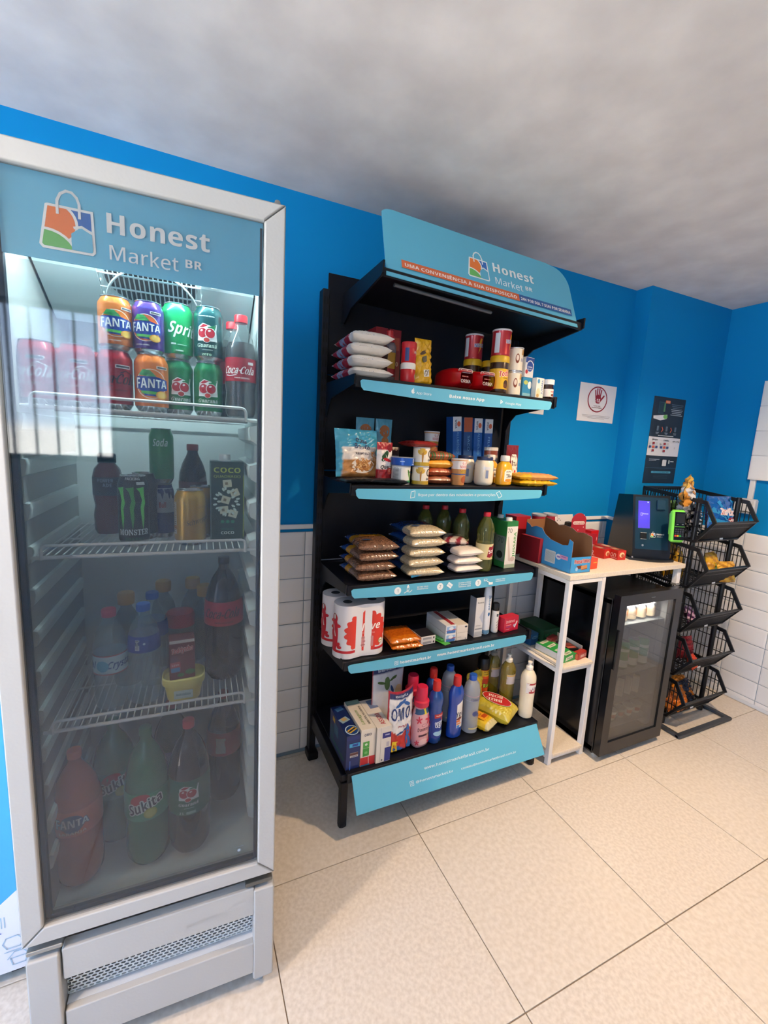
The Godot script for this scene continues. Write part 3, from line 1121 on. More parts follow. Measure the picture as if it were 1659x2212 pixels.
# the print on each price strip; x = 0 at the gondola's origin, y = 0 in the middle of the strip
func strip_art(k: int) -> Art:
	var a := Art.new()
	var w := "eef6f7"
	if k == 0:
		a.ell(-0.033, -0.001, 0.0075, 0.008, w).ell(-0.0265, 0.001, 0.003, 0.0035, STRIP).ell(-0.032, 0.0095, 0.0015, 0.003, w, -0.5)
		a.text("App Store", 0.014, -0.0045, 0.009, w, {"w": 0.066, "bold": false})
		a.text("Baixe nosso App", 0.213, -0.003, 0.0115, w, {"w": 0.168})
		a.poly(P([0.38, 0.006, 0.38, -0.012, 0.394, -0.003]), w).poly(P([0.382, 0.001, 0.382, -0.007, 0.388, -0.003]), STRIP)
		a.text("Google Play", 0.449, -0.006, 0.0085, w, {"w": 0.084, "bold": false})
	elif k == 1:
		a.line([Vector2(-0.016, -0.014), Vector2(0.003, -0.01), Vector2(0.003, 0.015), Vector2(-0.014, 0.011)], 0.0022, w, true)
		a.line([Vector2(0.419, -0.015), Vector2(0.435, -0.006), Vector2(0.419, 0.015), Vector2(0.403, 0.007)], 0.0022, w, true)
		a.text("fique por dentro das novidades e promoções", 0.208, -0.001, 0.0105, w, {"w": 0.383, "bold": false})
	elif k == 2:
		var xs := [-0.047, 0.153, 0.349]
		for i in 3:
			a.ell(xs[i], -0.002, 0.0155, 0.0155, w)
			a.text(str(i + 1), xs[i], -0.002, 0.013, "4d6f86", {"bold": false})
		a.line([Vector2(-0.017, -0.014), Vector2(-0.006, -0.008), Vector2(0.009, -0.012), Vector2(0.018, -0.004)], 0.003, w)
		a.rect(-0.001, 0.004, 0.011, 0.02, w).rect(-0.001, 0.016, 0.006, 0.006, w).rect(-0.001, 0.002, 0.006, 0.01, STRIP)
		a.rect(0.2, 0, 0.026, 0.02, w, -0.6)
		for i in 3:
			a.rect(0.197 + i * 0.004, 0.002 - i * 0.003, 0.014, 0.0012, STRIP, -0.6)
		a.rect(0.387, 0.008, 0.018, 0.011, w).rect(0.387, 0.009, 0.013, 0.006, STRIP).line([Vector2(0.397, 0.0), Vector2(0.409, -0.004), Vector2(0.407, -0.012)], 0.003, w).rect(0.417, -0.01, 0.022, 0.012, w)
		var tx := [["RETIRE SEUS", "PRODUTOS"], ["ESCANEIE O CÓDIGO", "DE BARRAS NO", "TERMINAL AQUI"], ["FAÇA SEU", "PAGAMENTO"]]
		var cx := [0.067, 0.276, 0.469]
		for i in 3:
			for j in tx[i].size():
				a.text(tx[i][j], cx[i], 0.006 - j * 0.0085, 0.0055, w, {"w": 0.064 if i == 1 else 0.052})
	else:
		a.line([Vector2(-0.04, -0.012), Vector2(-0.025, -0.012), Vector2(-0.025, 0.004), Vector2(-0.04, 0.004)], 0.0018, w, true)
		a.poly(Art.ring(-0.0325, -0.004, 0.0045, 0.0045), w).poly(Art.ring(-0.0325, -0.004, 0.003, 0.003), STRIP)
		a.text("honestmarket.br", 0.059, -0.004, 0.0125, w, {"w": 0.15})
		a.text("www.honestmarketbrasil.com.br", 0.318, 0.0, 0.0125, w, {"w": 0.309})
	return a


# ------------------------------------------------------------------ white desk with a narrow shelf tower at its left end
func build_desk() -> void:
	var o := thing("desk", "white steel and board desk with a narrow shelf tower, beside the black shelving", "desk")
	var steel := M("e8e6e4", 0.4)
	var board := M("ffffff", 0.45, 0.0, {"noise": [0.05, "d9cdbb", "e9e0d0"], "scale": 3.0})
	part(o, "desktop", gbox(Vector3(1.197, 0.953, 0.312), Vector3(0.848, 0.024, 0.42), 0.002), board)
	for x in [0.787, 1.003]:
		for z in [0.508, 0.12]:
			part(o, "leg", gbox(Vector3(x, 0.47, z), Vector3(0.024, 0.94, 0.024), 0.002), steel)
	part(o, "leg", gbox(Vector3(1.6, 0.895, 0.495), Vector3(0.03, 0.092, 0.026), 0.002), steel, "short white leg standing on the mini fridge")
	part(o, "leg_pad", gbox(Vector3(1.6, 0.8495, 0.495), Vector3(0.034, 0.011, 0.03), 0.002), M("7a7c7c", 0.5))
	var rails := G.new()
	for y in [0.931, 0.4905, 0.0365]:
		rails.box(Vector3(0.895, y, 0.508), Vector3(0.193, 0.02, 0.022), 0.002)
		rails.box(Vector3(0.895, y, 0.12), Vector3(0.193, 0.02, 0.022), 0.002)
		rails.box(Vector3(0.787, y, 0.314), Vector3(0.022, 0.02, 0.365), 0.002)
		rails.box(Vector3(1.003, y, 0.314), Vector3(0.022, 0.02, 0.365), 0.002)
	part(o, "frame_rail", rails, steel)
	part(o, "desk_beam", gbox(Vector3(1.3, 0.931, 0.13), Vector3(0.6, 0.02, 0.022), 0.002), steel)
	for y in [0.508, 0.053]:
		part(o, "shelf_board", gbox(Vector3(0.895, y, 0.318), Vector3(0.196, 0.014, 0.42), 0.002), board)


# ------------------------------------------------------------------ black mini fridge under the desk
func build_mini_fridge() -> void:
	var o := thing("mini_fridge", "black mini fridge with a dark glass door, under the right end of the white desk", "fridge")
	var black := M("0d1016", 0.25, 0.0, {"spec": 0.5})
	var inner := M("8f9498", 0.5)
	var x0 := 1.03
	var x1 := 1.5
	var xm := (x0 + x1) / 2
	var c := G.new()
	c.box(Vector3(x0 + 0.018, 0.435, 0.33), Vector3(0.036, 0.81, 0.46), 0.006)
	c.box(Vector3(x1 - 0.018, 0.435, 0.33), Vector3(0.036, 0.81, 0.46), 0.006)
	c.box(Vector3(xm, 0.826, 0.33), Vector3(x1 - x0, 0.036, 0.46), 0.006)
	c.box(Vector3(xm, 0.045, 0.33), Vector3(x1 - x0, 0.04, 0.46), 0.004)
	c.box(Vector3(xm, 0.435, 0.115), Vector3(x1 - x0, 0.81, 0.03), 0.004)
	part(o, "cabinet", c, black)
	var n := G.new()
	n.quad(Vector3(x0 + 0.037, 0.066, 0.132), Vector3(x1 - 0.037, 0.066, 0.132), Vector3(x1 - 0.037, 0.806, 0.132), Vector3(x0 + 0.037, 0.806, 0.132), Vector3(0, 0, 1))
	n.quad(Vector3(x0 + 0.0365, 0.066, 0.132), Vector3(x0 + 0.0365, 0.066, 0.555), Vector3(x0 + 0.0365, 0.806, 0.555), Vector3(x0 + 0.0365, 0.806, 0.132), Vector3(1, 0, 0))
	n.quad(Vector3(x1 - 0.0365, 0.066, 0.132), Vector3(x1 - 0.0365, 0.066, 0.555), Vector3(x1 - 0.0365, 0.806, 0.555), Vector3(x1 - 0.0365, 0.806, 0.132), Vector3(-1, 0, 0))
	part(o, "liner", n, inner)
	for y in [0.688, 0.418, 0.262, 0.132]:
		var w := G.new()
		w.box(Vector3(xm, y, 0.35), Vector3(0.39, 0.006, 0.4), 0.002)
		part(o, "shelf", w, M("6d7478", 0.4))
	var d := G.new()
	var f := [P([x0, 0.035, x1, 0.035, x1 - 0.05, 0.1, x0 + 0.05, 0.1]), P([x0, 0.868, x1, 0.868, x1 - 0.05, 0.815, x0 + 0.05, 0.815]), P([x0, 0.035, x0 + 0.05, 0.1, x0 + 0.05, 0.815, x0, 0.868]), P([x1, 0.035, x1 - 0.05, 0.1, x1 - 0.05, 0.815, x1, 0.868])]
	for q in f:
		d.prism(q, 0.565, 0.6)
	var door := part(o, "door", d, black)
	part(door, "glass_pane", gbox(Vector3(xm, 0.4575, 0.592), Vector3(x1 - x0 - 0.098, 0.717, 0.004)), M("20262b", 0.02, 0.0, {"alpha": 0.32, "spec": 0.5}))
	part(door, "glass_pane", gbox(Vector3(xm, 0.4575, 0.575), Vector3(x1 - x0 - 0.098, 0.717, 0.004)), M("20262b", 0.02, 0.0, {"alpha": 0.05, "spec": 0.5}))
	part(door, "handle", gbox(Vector3(x0 + 0.012, 0.6, 0.604), Vector3(0.014, 0.2, 0.012), 0.004), black)
	print_on(door, Art.new().rect(0, 0, 0.03, 0.004, "5a646c"), on_plane(Vector3(xm, 0.842, 0.6)), 1.0, "badge")
	for x in [x0 + 0.03, x1 - 0.03]:
		for z in [0.14, 0.55]:
			part(o, "foot", glathe(V([0, 0, 0.014, 0, 0.016, 0.01, 0.016, 0.03])), M("a0a29c", 0.5)).position = Vector3(x, 0, z)
	part(o, "lamp_tube", G.new_tube(Vector3(xm - 0.12, 0.795, 0.54), Vector3(xm + 0.12, 0.795, 0.54), 0.006), M("fff6e8", 0.5, 0.0, {"glow": 1.0}))
	var al := AreaLight3D.new()
	al.name = "lamp_light"
	o.add_child(al)
	al.position = Vector3(xm, 0.786, 0.536)
	al.rotation.x = deg_to_rad(-75.0)
	al.area_size = Vector2(0.24, 0.012)
	al.light_color = Color("fff2e0")
	al.light_energy = 0.35
	al.area_range = 3.0
	al.area_attenuation = 2.0
	al.shadow_enabled = true


# ------------------------------------------------------------------ rack of five black plastic baskets
func build_rack() -> void:
	var o := thing("basket_rack", "tall rack of five tilted black plastic lattice baskets in the corner beside the desk", "rack")
	var black := M("10141b", 0.42)
	var x0 := 1.675
	var x1 := 2.065
	for x in [x0 + 0.012, x1 - 0.012]:
		var g := G.new()
		g.tube([Vector3(x + 0.004, 0.0, 0.486), Vector3(x + 0.004, 1.32, 0.5)], 0.013, 10)
		part(o, "post", g, black)
		var r := G.new()
		r.tube([Vector3(x, 0.0, 0.2), Vector3(x, 1.3, 0.2)], 0.012, 8)
		part(o, "post", r, black)
		part(o, "foot", glathe(V([0, 0, 0.017, 0, 0.018, 0.05, 0.014, 0.06]), 12), black).position = Vector3(x + 0.004, 0, 0.486)
	var fr0 := G.new()
	fr0.box(Vector3((x0 + x1) / 2, 0.011, 0.62), Vector3(0.5, 0.018, 0.03), 0.004)
	fr0.box(Vector3(x0 - 0.04, 0.011, 0.42), Vector3(0.03, 0.018, 0.42), 0.004)
	fr0.box(Vector3(x1 + 0.04, 0.011, 0.42), Vector3(0.03, 0.018, 0.42), 0.004)
	part(o, "base_frame", fr0, M("3a4048", 0.5))
	# one basket: profile in (z, y), side panels of lattice, low front, open above
	var g := G.new()
	var prof := [Vector2(0.2, -0.1), Vector2(0.515, -0.117), Vector2(0.598, 0.0), Vector2(0.542, 0.098), Vector2(0.46, 0.108), Vector2(0.19, 0.14)]
	for s in [0.0, 0.39]:
		for i in prof.size():
			var a: Vector2 = prof[i]
			var b: Vector2 = prof[(i + 1) % prof.size()]
			var d := (b - a)
			var l := d.length()
			var w := 0.022 if i in [2, 3, 4] else 0.014
			g.xf = Transform3D(Basis(Vector3(1, 0, 0), -d.angle()), Vector3(s, (a.y + b.y) / 2, (a.x + b.x) / 2))
			g.box(Vector3.ZERO, Vector3(0.008, w, l + w * 0.6), 0.002)
		g.xf = Transform3D()
		for k in 17:
			var z := 0.215 + k * 0.0215
			g.box(Vector3(s, (side_lo(z) + side_hi(z)) / 2, z), Vector3(0.004, side_hi(z) - side_lo(z), 0.0035))
		for y in [0.045, -0.035]:
			var zf := 0.598 - absf(y) * 0.62
			g.box(Vector3(s, y, (0.2 + zf) / 2), Vector3(0.004, 0.0045, zf - 0.2))
	# floor, back and front lip
	for k in 15:
		g.box(Vector3(0.195, -0.1 - k * 0.0012, 0.21 + k * 0.0215), Vector3(0.386, 0.003, 0.006))
	for k in 17:
		var x := 0.012 + k * 0.0229
		g.box(Vector3(x, -0.108, 0.36), Vector3(0.004, 0.003, 0.31))
		g.box(Vector3(x, 0.02, 0.195), Vector3(0.0035, 0.24, 0.004))
	for y in [-0.04, 0.03, 0.09]:
		g.box(Vector3(0.195, y, 0.195), Vector3(0.39, 0.005, 0.004))
	g.box(Vector3(0.195, 0.14, 0.19), Vector3(0.398, 0.022, 0.008), 0.002)
	var la := Vector2(0.083, 0.117).angle()
	g.xf = Transform3D(Basis(Vector3(1, 0, 0), -la), Vector3(0.195, -0.0585, 0.5565))
	g.box(Vector3(0, 0, 0.066), Vector3(0.398, 0.012, 0.012), 0.002)
	g.box(Vector3(0, 0, -0.066), Vector3(0.398, 0.016, 0.014), 0.002)
	g.box(Vector3(0, 0, 0.028), Vector3(0.39, 0.004, 0.006))
	for k in 46:
		g.box(Vector3(-0.19 + k * 0.00845, 0, 0), Vector3(0.0032, 0.003, 0.13))
	g.xf = Transform3D()
	var m := g.mesh()
	for k in 5:
		var p := part(o, "basket", m, black)
		p.position = Vector3(x0, 0.178 + k * 0.2555, 0)
		part(p, "price_tag", gbox(Vector3(0.22, -0.108, 0.527), Vector3(0.03, 0.012, 0.001)), M("e6e8ea", 0.5)).rotation.x = 0.0


func side_lo(z: float) -> float:
	return lerpf(-0.1, -0.117, (z - 0.2) / 0.315) if z < 0.515 else lerpf(-0.117, 0.0, (z - 0.515) / 0.083)


func side_hi(z: float) -> float:
	if z < 0.46:
		return lerpf(0.14, 0.108, (z - 0.19) / 0.27)
	return lerpf(0.108, 0.098, (z - 0.46) / 0.082) if z < 0.542 else lerpf(0.098, 0.0, (z - 0.542) / 0.056)


# ------------------------------------------------------------------ kinds of packaging
const CAN_BODY := [0.0, 0.006, 0.022, 0.003, 0.0245, 0.0, 0.026, 0.001, 0.0322, 0.011, 0.033, 0.015, 0.033, 0.1, 0.0322, 0.106, 0.0268, 0.1165, 0.0262, 0.1185]


func can(called: String, label: String, at: Vector3, turn: float, body: String, art: Art, k := Vector2.ONE, group := "", metal := 0.35) -> Node3D:
	var o := thing(called, label, "can", at, turn, group)
	var pr := V(CAN_BODY)
	for i in pr.size():
		pr[i] *= k
	part(o, "body", glathe(pr.slice(4), 36), M(body, 0.28, metal, {"coat": 0.5}))
	var e := G.new()
	e.lathe(pr.slice(0, 5), 36)
	var t := 0.1185 * k.y
	var r := 0.0262 * k.x
	e.lathe(V([r, t, r + 0.0012, t + 0.0012, r + 0.0012, t + 0.0026, r - 0.001, t + 0.0026, r - 0.002, t - 0.0012, 0, t - 0.0012]), 36)
	e.box(Vector3(0, t, 0.004), Vector3(0.012, 0.0012, 0.022), 0.0005)
	part(o, "lid", e, M("c6cacd", 0.25, 0.9))
	if art:
		var ck := Art.new()
		for q in art.t:
			ck.t.append([q[0] * k, q[1] * k, q[2] * k, q[3], q[4]])
		print_on(o, ck, round_it(pr, 0.0, Vector2.ONE, 2.0, 0.033 * k.x), 0.006, "print", M("ffffff", 0.3, 0.0, {"print": true, "coat": 0.4}))
	return o


func jar(called: String, label: String, cat: String, at: Vector3, turn: float, prof: Array, body: Material, art: Art, o2 := {}) -> Node3D:
	var o := thing(called, label, cat, at, turn, o2.get("group", ""))
	var pr := V(prof)
	var sq: Vector2 = o2.get("squash", Vector2.ONE)
	var pw: float = o2.get("square", 2.0)
	part(o, o2.get("body", "body"), glathe(pr, o2.get("seg", 32), sq, pw), body)
	if o2.has("lid"):          # [profile, colour] (+ squash)
		part(o, "lid" if not o2.has("capname") else o2.capname, glathe(V(o2.lid[0]), 28, o2.lid[2] if o2.lid.size() > 2 else Vector2.ONE), M(o2.lid[1], 0.4))
	if o2.has("band"):         # a paper or film sleeve [y0, y1, colour]
		var bp := []
		var lo: float = o2.band[0]
		var hi: float = o2.band[1]
		var f := round_it(pr)
		bp.append(Vector2(radius_at(pr, lo), lo))
		for i in 7:
			var y := lerpf(lo, hi, i / 6.0)
			bp.append(Vector2(radius_at(pr, y) + 0.0004, y))
		bp.append(Vector2(radius_at(pr, hi), hi))
		part(o, "sleeve", glathe(bp, o2.get("seg", 32), sq, pw), M(o2.band[2], 0.45))
		var up := []
		for q in pr:
			up.append(q + Vector2(0.0004, 0))
		pr = up
	if o2.has("liquid"):       # [profile, colour]
		part(o, "liquid", glathe(V(o2.liquid[0]), 28, sq, pw), M(o2.liquid[1], 0.2))
	if art:
		print_on(o, art, round_it(pr, 0.0, sq, pw), 0.006)
	return o


func radius_at(pr: Array, y: float) -> float:
	for i in pr.size() - 1:
		if y >= pr[i].y and y <= pr[i + 1].y and pr[i + 1].y > pr[i].y:
			return lerpf(pr[i].x, pr[i + 1].x, (y - pr[i].y) / (pr[i + 1].y - pr[i].y))
	return pr[0].x


# carton or box standing on its base; art for the front, left side and top, each centred on its face
func carton(called: String, label: String, cat: String, at: Vector3, turn: float, s: Vector3, m: Material, front: Art, left: Art = null, top: Art = null, group := "", bev := 0.0012) -> Node3D:
	var o := thing(called, label, cat, at, turn, group)
	part(o, "box", gbox(Vector3(0, s.y / 2, 0), s, bev), m)
	var g := G.new()
	if front:
		front.lay(g, on_plane(Vector3(0, s.y / 2, s.z / 2)))
	if left:
		left.lay(g, on_plane(Vector3(-s.x / 2, s.y / 2, 0), Vector3(0, 0, 1)))
	if top:
		top.lay(g, on_plane(Vector3(0, s.y, 0), Vector3.RIGHT, Vector3(0, 0, -1)))
	if g.v.size():
		part(o, "print", g, PRINT)
	return o


# filled bag lying flat: w along x, d along z, t thick; tint(u, v) its colour, v = 1 at the front end
func bag_mesh(w: float, d: float, t: float, tint: Callable, seed_: int, nu := 26, nv := 34, crease := 0.004) -> G:
	var g := G.new()
	var nz := FastNoiseLite.new()
	nz.seed = seed_
	nz.frequency = 14.0
	for s in [1.0, -1.0]:
		g.surf(nu, nv, func(u: float, v: float) -> Vector3:
			var a := absf(2 * u - 1)
			var b := absf(2 * v - 1)
			var q := pow(maxf(0.0, 1 - pow(a, 4.0)), 0.5) * pow(maxf(0.0, 1 - pow(b, 5.0)), 0.55)
			var pin := 1.0 + 0.06 * pow(a * b, 4.0) - 0.03 * (1 - b * b)
			var y: float = t / 2 + s * (t / 2 * q) + nz.get_noise_2d(u * 1.3, v * 1.9 + s) * crease * minf(1.0, q * 3)
			return Vector3((u - 0.5) * w * pin, y, (v - 0.5) * d), tint, s < 0)
	return g


# pouch or crisp bag standing up: w wide, h tall, t thick near the foot
func pouch_mesh(w: float, h: float, t: float, tint: Callable, seed_: int, o := {}) -> G:
	var g := G.new()
	var nz := FastNoiseLite.new()
	nz.seed = seed_
	nz.frequency = o.get("freq", 9.0)
	for s in [1.0, -1.0]:
		g.surf(o.get("nu", 22), o.get("nv", 30), func(u: float, v: float) -> Vector3: return pouch_at(w, h, t, u, v, s, nz, o), tint, s < 0)
	return g


func pouch_at(w: float, h: float, t: float, u: float, v: float, s: float, nz: FastNoiseLite, o: Dictionary) -> Vector3:
	var a := absf(2 * u - 1)
	var foot: float = o.get("foot", 1.0)           # 1: stands on a wide foot; 0: pillow sealed at both ends
	var pv := lerpf(pow(sin(PI * clampf(v, 0.0, 1.0)), 0.6), pow(maxf(0.0, 1 - v), 0.7) if v > 0.06 else v / 0.06, foot)
	var q := pow(maxf(0.0, 1 - pow(a, 2.6)), 0.6) * pv
	var c: float = nz.get_noise_2d(u * 0.6 + s * 3.0, v) * o.get("crease", 0.004) * minf(1.0, q * 3 + 0.25)
	return Vector3((u - 0.5) * w * (1.0 - o.get("waist", 0.03) * sin(PI * v)), v * h + o.get("sag", 0.0) * a * a * v, s * (t / 2 * q) + c)


func pouch(called: String, label: String, cat: String, at: Vector3, turn: float, s: Vector3, tint: Callable, art: Art, seed_: int, o := {}) -> Node3D:
	var n := thing(called, label, cat, at, turn, o.get("group", ""))
	if o.has("tilt"):
		n.rotation.z = deg_to_rad(o.tilt)
	if o.has("lean"):
		n.rotation.x = deg_to_rad(o.lean)
	part(n, "pouch", pouch_mesh(s.x, s.y, s.z, tint, seed_, o), M("ffffff", o.get("rough", 0.35), o.get("metal", 0.0), {"print": true}))
	if art:
		var nz := FastNoiseLite.new()
		nz.seed = seed_
		nz.frequency = o.get("freq", 9.0)
		print_on(n, art, func(p: Vector2, off: float) -> Array:
			var u := clampf(p.x / s.x + 0.5, 0.0, 1.0)
			var v := clampf(p.y / s.y, 0.0, 1.0)
			return [pouch_at(s.x, s.y, s.z, u, v, 1.0, nz, o) + Vector3(0, 0, off + 0.0008), Vector3(0, 0, 1)], s.x / 16.0, "print", M("ffffff", 0.4, 0.0, {"print": true}))
	return n


static func flat(h: String) -> Callable:
	var c := Art.lin(h)
	return func(_u: float, _v: float) -> Color: return c


# bands of colour along v: [end, colour, end, colour ...], with grain from the shared generator where a colour is a pair
func bands(b: Array, grain := 0.0) -> Callable:
	var cs := []
	for i in range(0, b.size(), 2):
		cs.append([b[i], Art.lin(b[i + 1])])
	return func(_u: float, v: float) -> Color:
		var c: Color = cs[cs.size() - 1][1]
		for q in cs:
			if v <= q[0]:
				c = q[1]
				break
		if grain > 0.0:
			var k := 1.0 + rng.randf_range(-grain, grain)
			return Color(c.r * k, c.g * k, c.b * k)
		return c


# ------------------------------------------------------------------ print for the drinks
func art_cola(zero := false) -> Art:
	var a := Art.new()
	var ink := "14090c" if zero else "e9ecef"
	a.text("Coca", -0.02, 0.062, 0.02, ink, {"font": "Droid Serif", "slant": 0.35, "w": 0.044})
	a.text("-", 0.004, 0.064, 0.018, ink, {"w": 0.005})
	a.text("Cola", 0.026, 0.062, 0.02, ink, {"font": "Droid Serif", "slant": 0.35, "w": 0.042})
	a.line([Vector2(-0.036, 0.049), Vector2(-0.024, 0.045), Vector2(-0.012, 0.049), Vector2(-0.002, 0.046)], 0.0018, ink)
	a.line([Vector2(0.012, 0.074), Vector2(0.022, 0.079), Vector2(0.034, 0.074), Vector2(0.046, 0.07)], 0.0018, ink)
	a.text("SEM AÇÚCAR" if zero else "SABOR ORIGINAL", 0.006, 0.039, 0.0028, ink, {"w": 0.04})
	a.rect(0.018, 0.087, 0.03, 0.007, "d6d2d4").rect(0.018, 0.087, 0.026, 0.004, "3b3640")
	return a


func art_fanta(ring: String) -> Art:
	var a := Art.new()
	a.poly(Art.ring(0, 0.058, 0.031, 0.031), "f4efe6").poly(Art.ring(0, 0.058, 0.0295, 0.0295), ring)
	a.poly(P([-0.034, 0.05, -0.031, 0.072, 0.006, 0.074, 0.034, 0.068, 0.036, 0.048, 0.02, 0.044, 0.014, 0.032, -0.012, 0.033, -0.024, 0.046]), "1c3f9c")
	a.text2("FANTA", 0.001, 0.059, 0.0185, "f6f5ef", "1c3f9c", 0.0016, {"w": 0.062, "grow": -0.18})
	a.poly(P([-0.024, 0.076, -0.016, 0.087, -0.002, 0.086, 0.01, 0.074, -0.006, 0.073]), "3f9d4e").line([Vector2(-0.02, 0.077), Vector2(0.004, 0.08)], 0.0012, "206b3a")
	a.poly(P([-0.02, 0.043, 0.014, 0.042, 0.013, 0.036, -0.019, 0.037]), "57b54a")
	a.ell(0.02, 0.036, 0.012, 0.0085, "f2a52c").ell(0.02, 0.036, 0.0095, 0.0065, "f6c35a")
	a.rect(0.022, 0.093, 0.024, 0.006, "e8e4dc").rect(0.022, 0.093, 0.02, 0.0035, "5b5a5f")
	a.text("CONTÉM AROMAS", -0.006, 0.019, 0.0028, "f1ece2", {"w": 0.028})
	return a


func art_guarana(zero: bool) -> Art:
	var a := Art.new()
	var y := 0.062
	a.poly(P([-0.021, y - 0.018, -0.019, y + 0.012, -0.008, y + 0.02, 0.012, y + 0.014, 0.024, y + 0.02, 0.022, y + 0.004, 0.024, y - 0.018]), "eef0ec")
	a.poly(P([-0.017, y + 0.011, -0.007, y + 0.018, 0.004, y + 0.016, -0.008, y + 0.01]), "b9232f")
	a.poly(P([0.002, y + 0.012, 0.022, y + 0.018, 0.018, y + 0.006, 0.006, y + 0.008]), "1d7a48")
	a.ell(-0.009, y - 0.001, 0.0115, 0.0115, "f2efe9").ell(-0.009, y - 0.001, 0.0103, 0.0103, "b8202c").ell(-0.011, y + 0.004, 0.003, 0.002, "f0e4e4", 0.4)
	a.ell(0.008, y - 0.001, 0.0115, 0.0115, "f2efe9").ell(0.008, y - 0.001, 0.0103, 0.0103, "b8202c").ell(0.006, y + 0.004, 0.003, 0.002, "f0e4e4", 0.4)
	a.ell(0.0, y - 0.016, 0.0075, 0.006, "f2efe9").ell(0.0, y - 0.016, 0.0063, 0.0048, "c23a2c")
	a.text("Guaraná", 0.001, 0.034, 0.0082, "d9f0dc" if zero else "f0f2ee", {"font": "Droid Serif", "slant": 0.15, "w": 0.043})
	a.text("ANTARCTICA", 0.002, 0.0245, 0.0024, "cfe6d8", {"w": 0.022})
	if zero:
		a.text("zero", 0, 0.015, 0.006, "c8efcf", {"font": "Droid Serif", "w": 0.02})
		a.text("ORIGINAL DO BRASIL", 0, 0.097, 0.0025, "e9efe6", {"w": 0.034})
	return a


func art_lemon() -> Art:
	var a := Art.new()
	a.text("Sprite", 0.012, 0.064, 0.025, "eef4ef", {"slant": 0.22, "rot": -0.12, "w": 0.074})
	a.rect(-0.016, 0.032, 0.01, 0.0035, "d8efe0").rect(0.002, 0.031, 0.02, 0.002, "8fd0ab")
	a.rect(-0.004, 0.018, 0.016, 0.003, "bfe3cc")
	return a


func art_claw() -> Art:
	var a := Art.new()
	var g := "5fd64a"
	for k in 3:
		var x := -0.024 + k * 0.022
		a.poly(P([x - 0.011, 0.1, x + 0.006, 0.102, x + 0.006, 0.09, x + 0.009, 0.075, x + 0.005, 0.065, x + 0.006, 0.05, x + 0.002, 0.03, x - 0.001, 0.05, x - 0.003, 0.068, x + 0.001, 0.08, x - 0.004, 0.094]), g if k != 1 else "3f9e3a")
	a.text("MONSTER", 0.002, 0.026, 0.0095, "e6ecec", {"font": "Droid Serif", "w": 0.066})
	a.text("E N E R G Y", 0.004, 0.0145, 0.004, "2f8f4e", {"w": 0.04, "bold": false})
	a.text("PACKING", 0.002, 0.1155, 0.0045, "e6ecec", {"w": 0.036})
	a.rect(0.02, 0.108, 0.02, 0.005, "dfe3e3")
	return a


const PET := [0.0, 0.006, 0.03, 0.001, 0.044, 0.004, 0.0525, 0.02, 0.0545, 0.05, 0.0545, 0.21, 0.052, 0.235, 0.043, 0.272, 0.03, 0.3, 0.0165, 0.32, 0.0142, 0.327, 0.0142, 0.342]
const PETCAP := [0.0155, 0.336, 0.0158, 0.352, 0.0145, 0.355, 0.0, 0.355]
const SMALLPET := [0.0, 0.004, 0.02, 0.001, 0.031, 0.004, 0.035, 0.014, 0.036, 0.03, 0.034, 0.06, 0.0365, 0.085, 0.0365, 0.142, 0.0345, 0.165, 0.027, 0.19, 0.0165, 0.212, 0.0138, 0.22, 0.0138, 0.234]
const SMALLCAP := [0.0152, 0.226, 0.0154, 0.24, 0.0142, 0.243, 0.0, 0.243]


func scaled(p: Array, kx: float, ky: float) -> Array:
	var r := []
	for i in p.size():
		r.append(p[i] * (kx if i % 2 == 0 else ky))
	return r


